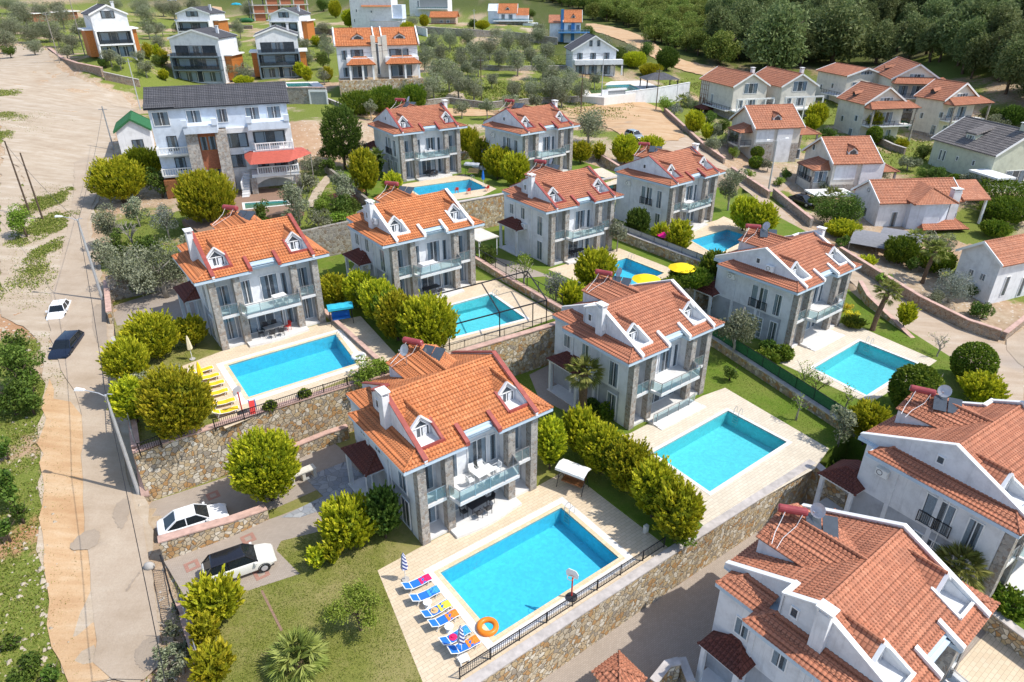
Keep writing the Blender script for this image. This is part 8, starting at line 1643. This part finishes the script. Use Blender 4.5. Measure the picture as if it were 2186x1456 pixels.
for pix, h, mt, lab in [(((900, 228), (960, 222), (1040, 232), (1150, 222), (1290, 216)), 1.3, 'rubble_stone', 'low rubble wall along the far side of the dirt lane'), (((690, 215), (765, 245), (800, 246)), .8, 'rubble_stone', 'low rubble wall under the golden green hedge'), (((990, 148), (1100, 152), (1210, 150)), 1.2, 'rubble_stone', 'dry stone terrace wall in the middle of the grove'), (((900, 72), (990, 78), (1100, 84), (1190, 96)), 2.2, 'rubble_stone', 'pale stone terrace wall below the far houses'), (((640, 70), (715, 76)), 2.0, 'rubble_stone', 'grey retaining wall left of the twin house'), (((480, 60), (540, 62)), 1.2, 'brick_stone', 'reddish low wall behind the modern houses'), (((285, 112), (345, 118)), 1.2, 'brick_stone', 'reddish low wall right of the far left modern house'), (((225, 170), (262, 178), (300, 186)), 1.6, 'brick_stone', 'brown gate wall at the right edge of the dirt yard'), (((755, 60), (850, 62), (912, 78)), 2.4, 'white_stucco', 'white garden wall below the white block house'), (((2080, 560), (2035, 610)), 1.6, 'retaining_stone', 'small stone wall beside the right-hand white house'), (((1860, 300), (1905, 322), (1930, 330)), 1.2, 'brick_stone', 'low brown wall below the green screened fence')]:
    P_ = gpts(*pix); wall(P_, gz(P_, -1), gz(P_, h), mt, lab, thick=.4, cap='grey_coping')
drape('farm_track', [(940,222),(965,195),(985,196),(1000,222)], M['pale_dirt'], .15, jit=.2, seed=31); drape('garden_path', [(655,440),(672,400),(700,372),(712,378),(690,410),(672,446)], M['pale_dirt'], .1, jit=.1, seed=32); drape('drive', [(1545,372),(1600,352),(1640,345),(1700,385),(1660,415),(1600,398)], M['brick_road'], .05, seed=33)
drape('side_street', [(2135,735),(2186,700),(2230,680),(2230,800),(2186,790)], M['concrete_road'], .09, seed=34)

# ------------------------------------------------------------------ the wooded slope
def topx(x, y, z):
    d = Vector((x, y, z)) - CAM; f = d.dot(_fw); return PW / 2 + FPX * d.dot(_rt) / f, PH / 2 - FPX * d.dot(_up) / f
EDGE = [(1090, -60), (1120, 0), (1180, 8), (1250, 30), (1262, 44), (1330, 56), (1390, 78), (1430, 104), (1520, 128), (1600, 145), (1700, 148), (1745, 130), (1850, 118), (1900, 125), (1985, 145), (2060, 172), (2130, 215), (2200, 262), (2260, 300), (2600, 330)]
def edge_y(px): return float(np.interp(px, [e[0] for e in EDGE], [e[1] for e in EDGE]))
rg = np.random.default_rng(5); cand = []
for gx_ in np.arange(10, 420, 6.2):
    for gy_ in np.arange(130, 560, 6.2):
        x = gx_ + rg.uniform(-2.8, 2.8); y = gy_ + rg.uniform(-2.8, 2.8); cand.append((x, y))
cand = np.array(cand); cz = terr_np(cand[:, 0], cand[:, 1]); scr, pin = [], []
for (x, y), z in zip(cand, cz):
    px, py = topx(x, y, z)
    if px < 1085 or px > 2420 or py > edge_y(px) - 1 or py < -70: continue
    pine = (px > 1500 + 60 * math.sin(py * .05)) and (px - 1500) * .9 + (150 - py) * .25 > 20
    if pine and rg.random() < .42 and py < 120: continue
    (pin if pine else scr).append((math.hypot(x, y), x, y, z))
scr.sort(); pin.sort()
def woods(lst, kind, lab, grp, a0, a1, asp):
    for d_, x, y, z in lst[:285]:
        a = rg.uniform(a0, a1); b = a * rg.uniform(*asp); plant_world(kind, x, y, z - .3, a, b, a * .25, lab, grp, simple=True)
    rest = lst[285:1500]
    if rest:
        P, D, L, Wd, To = [], [], [], [], []
        for d_, x, y, z in rest:
            a = rg.uniform(a0, a1); b = a * rg.uniform(*asp); n = 260; dd = sph(rg, n); c = dd * (rg.uniform(.6, 1.05, n) * (1 + .15 * np.sin(dd[:, 0] * 6 + x)))[:, None] * [a, a, b] + [x, y, z + b * .95]
            P.append(c); D.append(dd * .4 + rg.normal(0, .7, (n, 3))); L.append(rg.uniform(.7, 1.3, n)); Wd.append(rg.uniform(.45, .8, n)); To.append(np.clip(rg.normal(.4, .12) + rg.normal(0, .17, n), 0, 1))
        D = np.concatenate(D); D /= np.linalg.norm(D, axis=1)[:, None]; me = leaves_mesh('woodland', np.concatenate(P), D, np.concatenate(L), np.concatenate(Wd), np.concatenate(To), KIND[kind][0]); o = bpy.data.objects.new('woodland', me); C.objects.link(o); tag(o, 'far part of the ' + grp.replace('trees of the ', ''), 'woodland', kind='stuff')
woods(scr, 'scrub', 'yellowish green scrub tree on the slope behind the far houses', 'trees of the scrub slope', 2.6, 4.2, (.75, 1.1)); woods(pin, 'pine', 'dark green pine on the slope at the upper right', 'trees of the pine slope', 3.6, 5.6, (1.0, 1.5))
# a few big pines standing out in front
for cx, cy, w_, h_, lab in [(1660, 80, 150, 130, 'broad grey green pine in front of the dark slope, left one'), (1790, 70, 150, 120, 'broad grey green pine above the cream houses, middle one'), (1880, 90, 90, 80, 'pine with spreading crown just above the arched window houses'), (1590, 50, 110, 100, 'tall dark pine above the half-timbered pair'), (2060, 60, 130, 110, 'dark pine at the upper right of the slope'), (1400, 60, 70, 50, 'olive green scrub tree beside the dirt track'), (1540, 100, 90, 60, 'bushy green tree above the half-timbered pair')]: plant('pine' if cx > 1560 else 'scrub', cx, cy, w_, h_, lab, .8)

# ------------------------------------------------------------------ ground cover that nobody could count
def scatter(n, regions, seed, size, mat, name, lab, cat, wz=.5, up=0.):
    r = np.random.default_rng(seed); P = []
    for px, py, rx, ry, share in regions:
        c = G(px, py); k = int(n * share); a = r.uniform(0, 6.283, k); q = np.sqrt(r.uniform(0, 1, k)); x = c.x + np.cos(a) * q * rx; y = c.y + np.sin(a) * q * ry; f = fnoise(x, y, .6, seed); ok = (f * .8 + (1 - q) * 1.7) > r.uniform(.15, 1.2, k); P.append(np.stack([x[ok], y[ok]], 1))
    P = np.concatenate(P); ok = np.ones(len(P), bool)
    for z, pl in PW_.values(): ok &= ~inpoly(P[:, 0], P[:, 1], grow(pl, .6))
    P = P[ok]; z = terr_np(P[:, 0], P[:, 1]) + up; n = len(P); D = r.normal(0, .5, (n, 3)); D[:, 2] = np.abs(D[:, 2]) + wz; D /= np.linalg.norm(D, axis=1)[:, None]; L = r.uniform(.6, 1.4, n) * size
    me = leaves_mesh(name, np.stack([P[:, 0], P[:, 1], z + L * .3], 1), D, L, L * r.uniform(.3, .6, n), r.uniform(0, 1, n), mat); o = bpy.data.objects.new(name, me); C.objects.link(o); tag(o, lab, cat, kind='stuff')
leafmat('weed_leaf', (.08, .12, .012), (.20, .24, .03), (.42, .38, .14))
VERGE = [(30,1440,6,5,.1),(30,1280,5,6,.12),(25,1120,4,7,.1),(30,980,4,7,.1),(50,860,4,6,.08),(40,760,5,6,.06),(90,620,6,5,.05),(60,560,6,8,.05),(95,430,7,9,.08),(300,520,9,9,.08),(20,260,10,10,.04),(690,400,10,10,.06),(370,1380,1.5,6,.03),(250,1080,1,6,.01)]
scatter(60000, VERGE, 3, .16, 'weed_leaf', 'weeds', 'short weeds and grass along the dirt road verges', 'weeds')
scatter(95000, [(98,430,2.3,6,.16),(92,485,2.7,7,.22),(98,535,1.5,4,.05),(4,200,4,5,.06),(10,248,5,3,.04),(0,290,3,3,.03),(45,600,3.2,5,.04),(80,575,1.6,3,.02)], 17, .2, 'weed_leaf', 'weeds', 'clumps of weeds growing in the middle of the dirt yard', 'weeds', up=.06)
scatter(45000, [(1050,200,26,16,.2),(1180,200,22,14,.15),(1080,120,38,20,.2),(900,120,20,20,.1),(1270,240,10,10,.05),(1500,190,16,14,.07),(1960,330,24,20,.1),(1780,240,20,14,.05),(500,120,30,20,.05),(200,100,30,14,.05)], 4, .42, 'weed_leaf', 'meadow_grass', 'rough meadow grass under the olives and between the far houses', 'grass')
def lawn_blades(key, uv, n, seed, mat, holes=()):
    r = np.random.default_rng(seed); pl = [UV(*q) for q in uv]; xs = [p[0] for p in pl]; ys = [p[1] for p in pl]; X = r.uniform(min(xs), max(xs), n); Y = r.uniform(min(ys), max(ys), n); ok = inpoly(X, Y, pl)
    for o_ in C.objects:
        if o_.name.split('.')[0] in ('pool_deck', 'driveway', 'path', 'paving_diamond'):
            if abs(o_.data.vertices[0].co.z - PW_[key][0]) < .1: ok &= ~inpoly(X, Y, OUTL[o_.name])
    x0, y0, _, a = VILLA[key][:4]; dx = X - x0; dy = Y - y0; lx = dx * math.cos(a) + dy * math.sin(a); ly = -dx * math.sin(a) + dy * math.cos(a); ok &= ~((lx > -.4) & (lx < 11.4) & (ly > .2) & (ly < 10.6)); X, Y = X[ok], Y[ok]; f = fnoise(X, Y, .9, seed + 3); g = f > r.uniform(-1.6, .4, len(X)); X, Y, f = X[g], Y[g], f[g]; n = len(X)
    D = r.normal(0, .45, (n, 3)); D[:, 2] = np.abs(D[:, 2]) + .7; D /= np.linalg.norm(D, axis=1)[:, None]; L = r.uniform(.04, .11, n)
    me = leaves_mesh('lawn_grass', np.stack([X, Y, np.full(n, PW_[key][0]) + L * .35], 1), D, L, L * .45, np.clip(.5 - f * .2 + r.normal(0, .2, n), 0, 1), mat); o = bpy.data.objects.new('lawn_grass', me); C.objects.link(o); tag(o, 'short lawn grass in the garden of ' + VN[key], 'grass', kind='stuff')
lawn_blades('A', [(1, 20.5), (15, 20.5), (15, 38), (1, 38)], 130000, 11, 'weed_leaf'); lawn_blades('E', [(28.7, 20.2), (50, 20), (53.5, 36), (54.5, 43), (28.7, 44.8)], 90000, 12, 'weed_leaf'); lawn_blades('C', [(2, 47), (12, 46.5), (12, 70), (5, 76)], 50000, 13, 'weed_leaf'); lawn_blades('H', [(50.6, 16), (69, 16), (76, 32), (83, 42.5), (55.4, 43), (54.4, 36)], 70000, 14, 'weed_leaf'); lawn_blades('D', [(22, 46), (40.3, 45), (41.5, 74), (22, 75)], 40000, 15, 'weed_leaf')
r = np.random.default_rng(8); m = MB()
for px, py, rx, ry, k in [(75,1400,2,5,110),(80,1250,1.5,6,90),(60,1100,3,7,90),(60,950,3,7,80),(30,1350,5,6,60),(90,600,5,7,120),(40,560,6,8,100),(240,450,3,8,60),(300,640,8,4,60),(350,1300,1,8,60),(280,1080,1,3,30),(30,730,5,4,60)]:
    c = G(px, py)
    for i in range(k):
        x = c.x + r.normal(0, rx * .5); y = c.y + r.normal(0, ry * .5)
        if any(inpoly([x], [y], pl)[0] for z, pl in PW_.values()): continue
        s = abs(r.normal(0, .09)) + .04; z = terr(x, y) if i % 1 == 0 else 0; q = r.uniform(.6, 1.3, 6) * s; m.add([(x + q[0], y, z), (x, y + q[1], z), (x - q[2], y, z), (x, y - q[3], z), (x, y, z + q[4] * .8), (x, y, z - q[5])], [(0, 1, 4), (1, 2, 4), (2, 3, 4), (3, 0, 4)])
o = m.build('stones', M['rubble_stone']); plain('pale_stone', (.42, .36, .28), .9, var=.25, vs=2); o.data.materials[0] = M['pale_stone']; tag(o, 'loose pale stones along the dirt road verges', 'stones', kind='stuff')
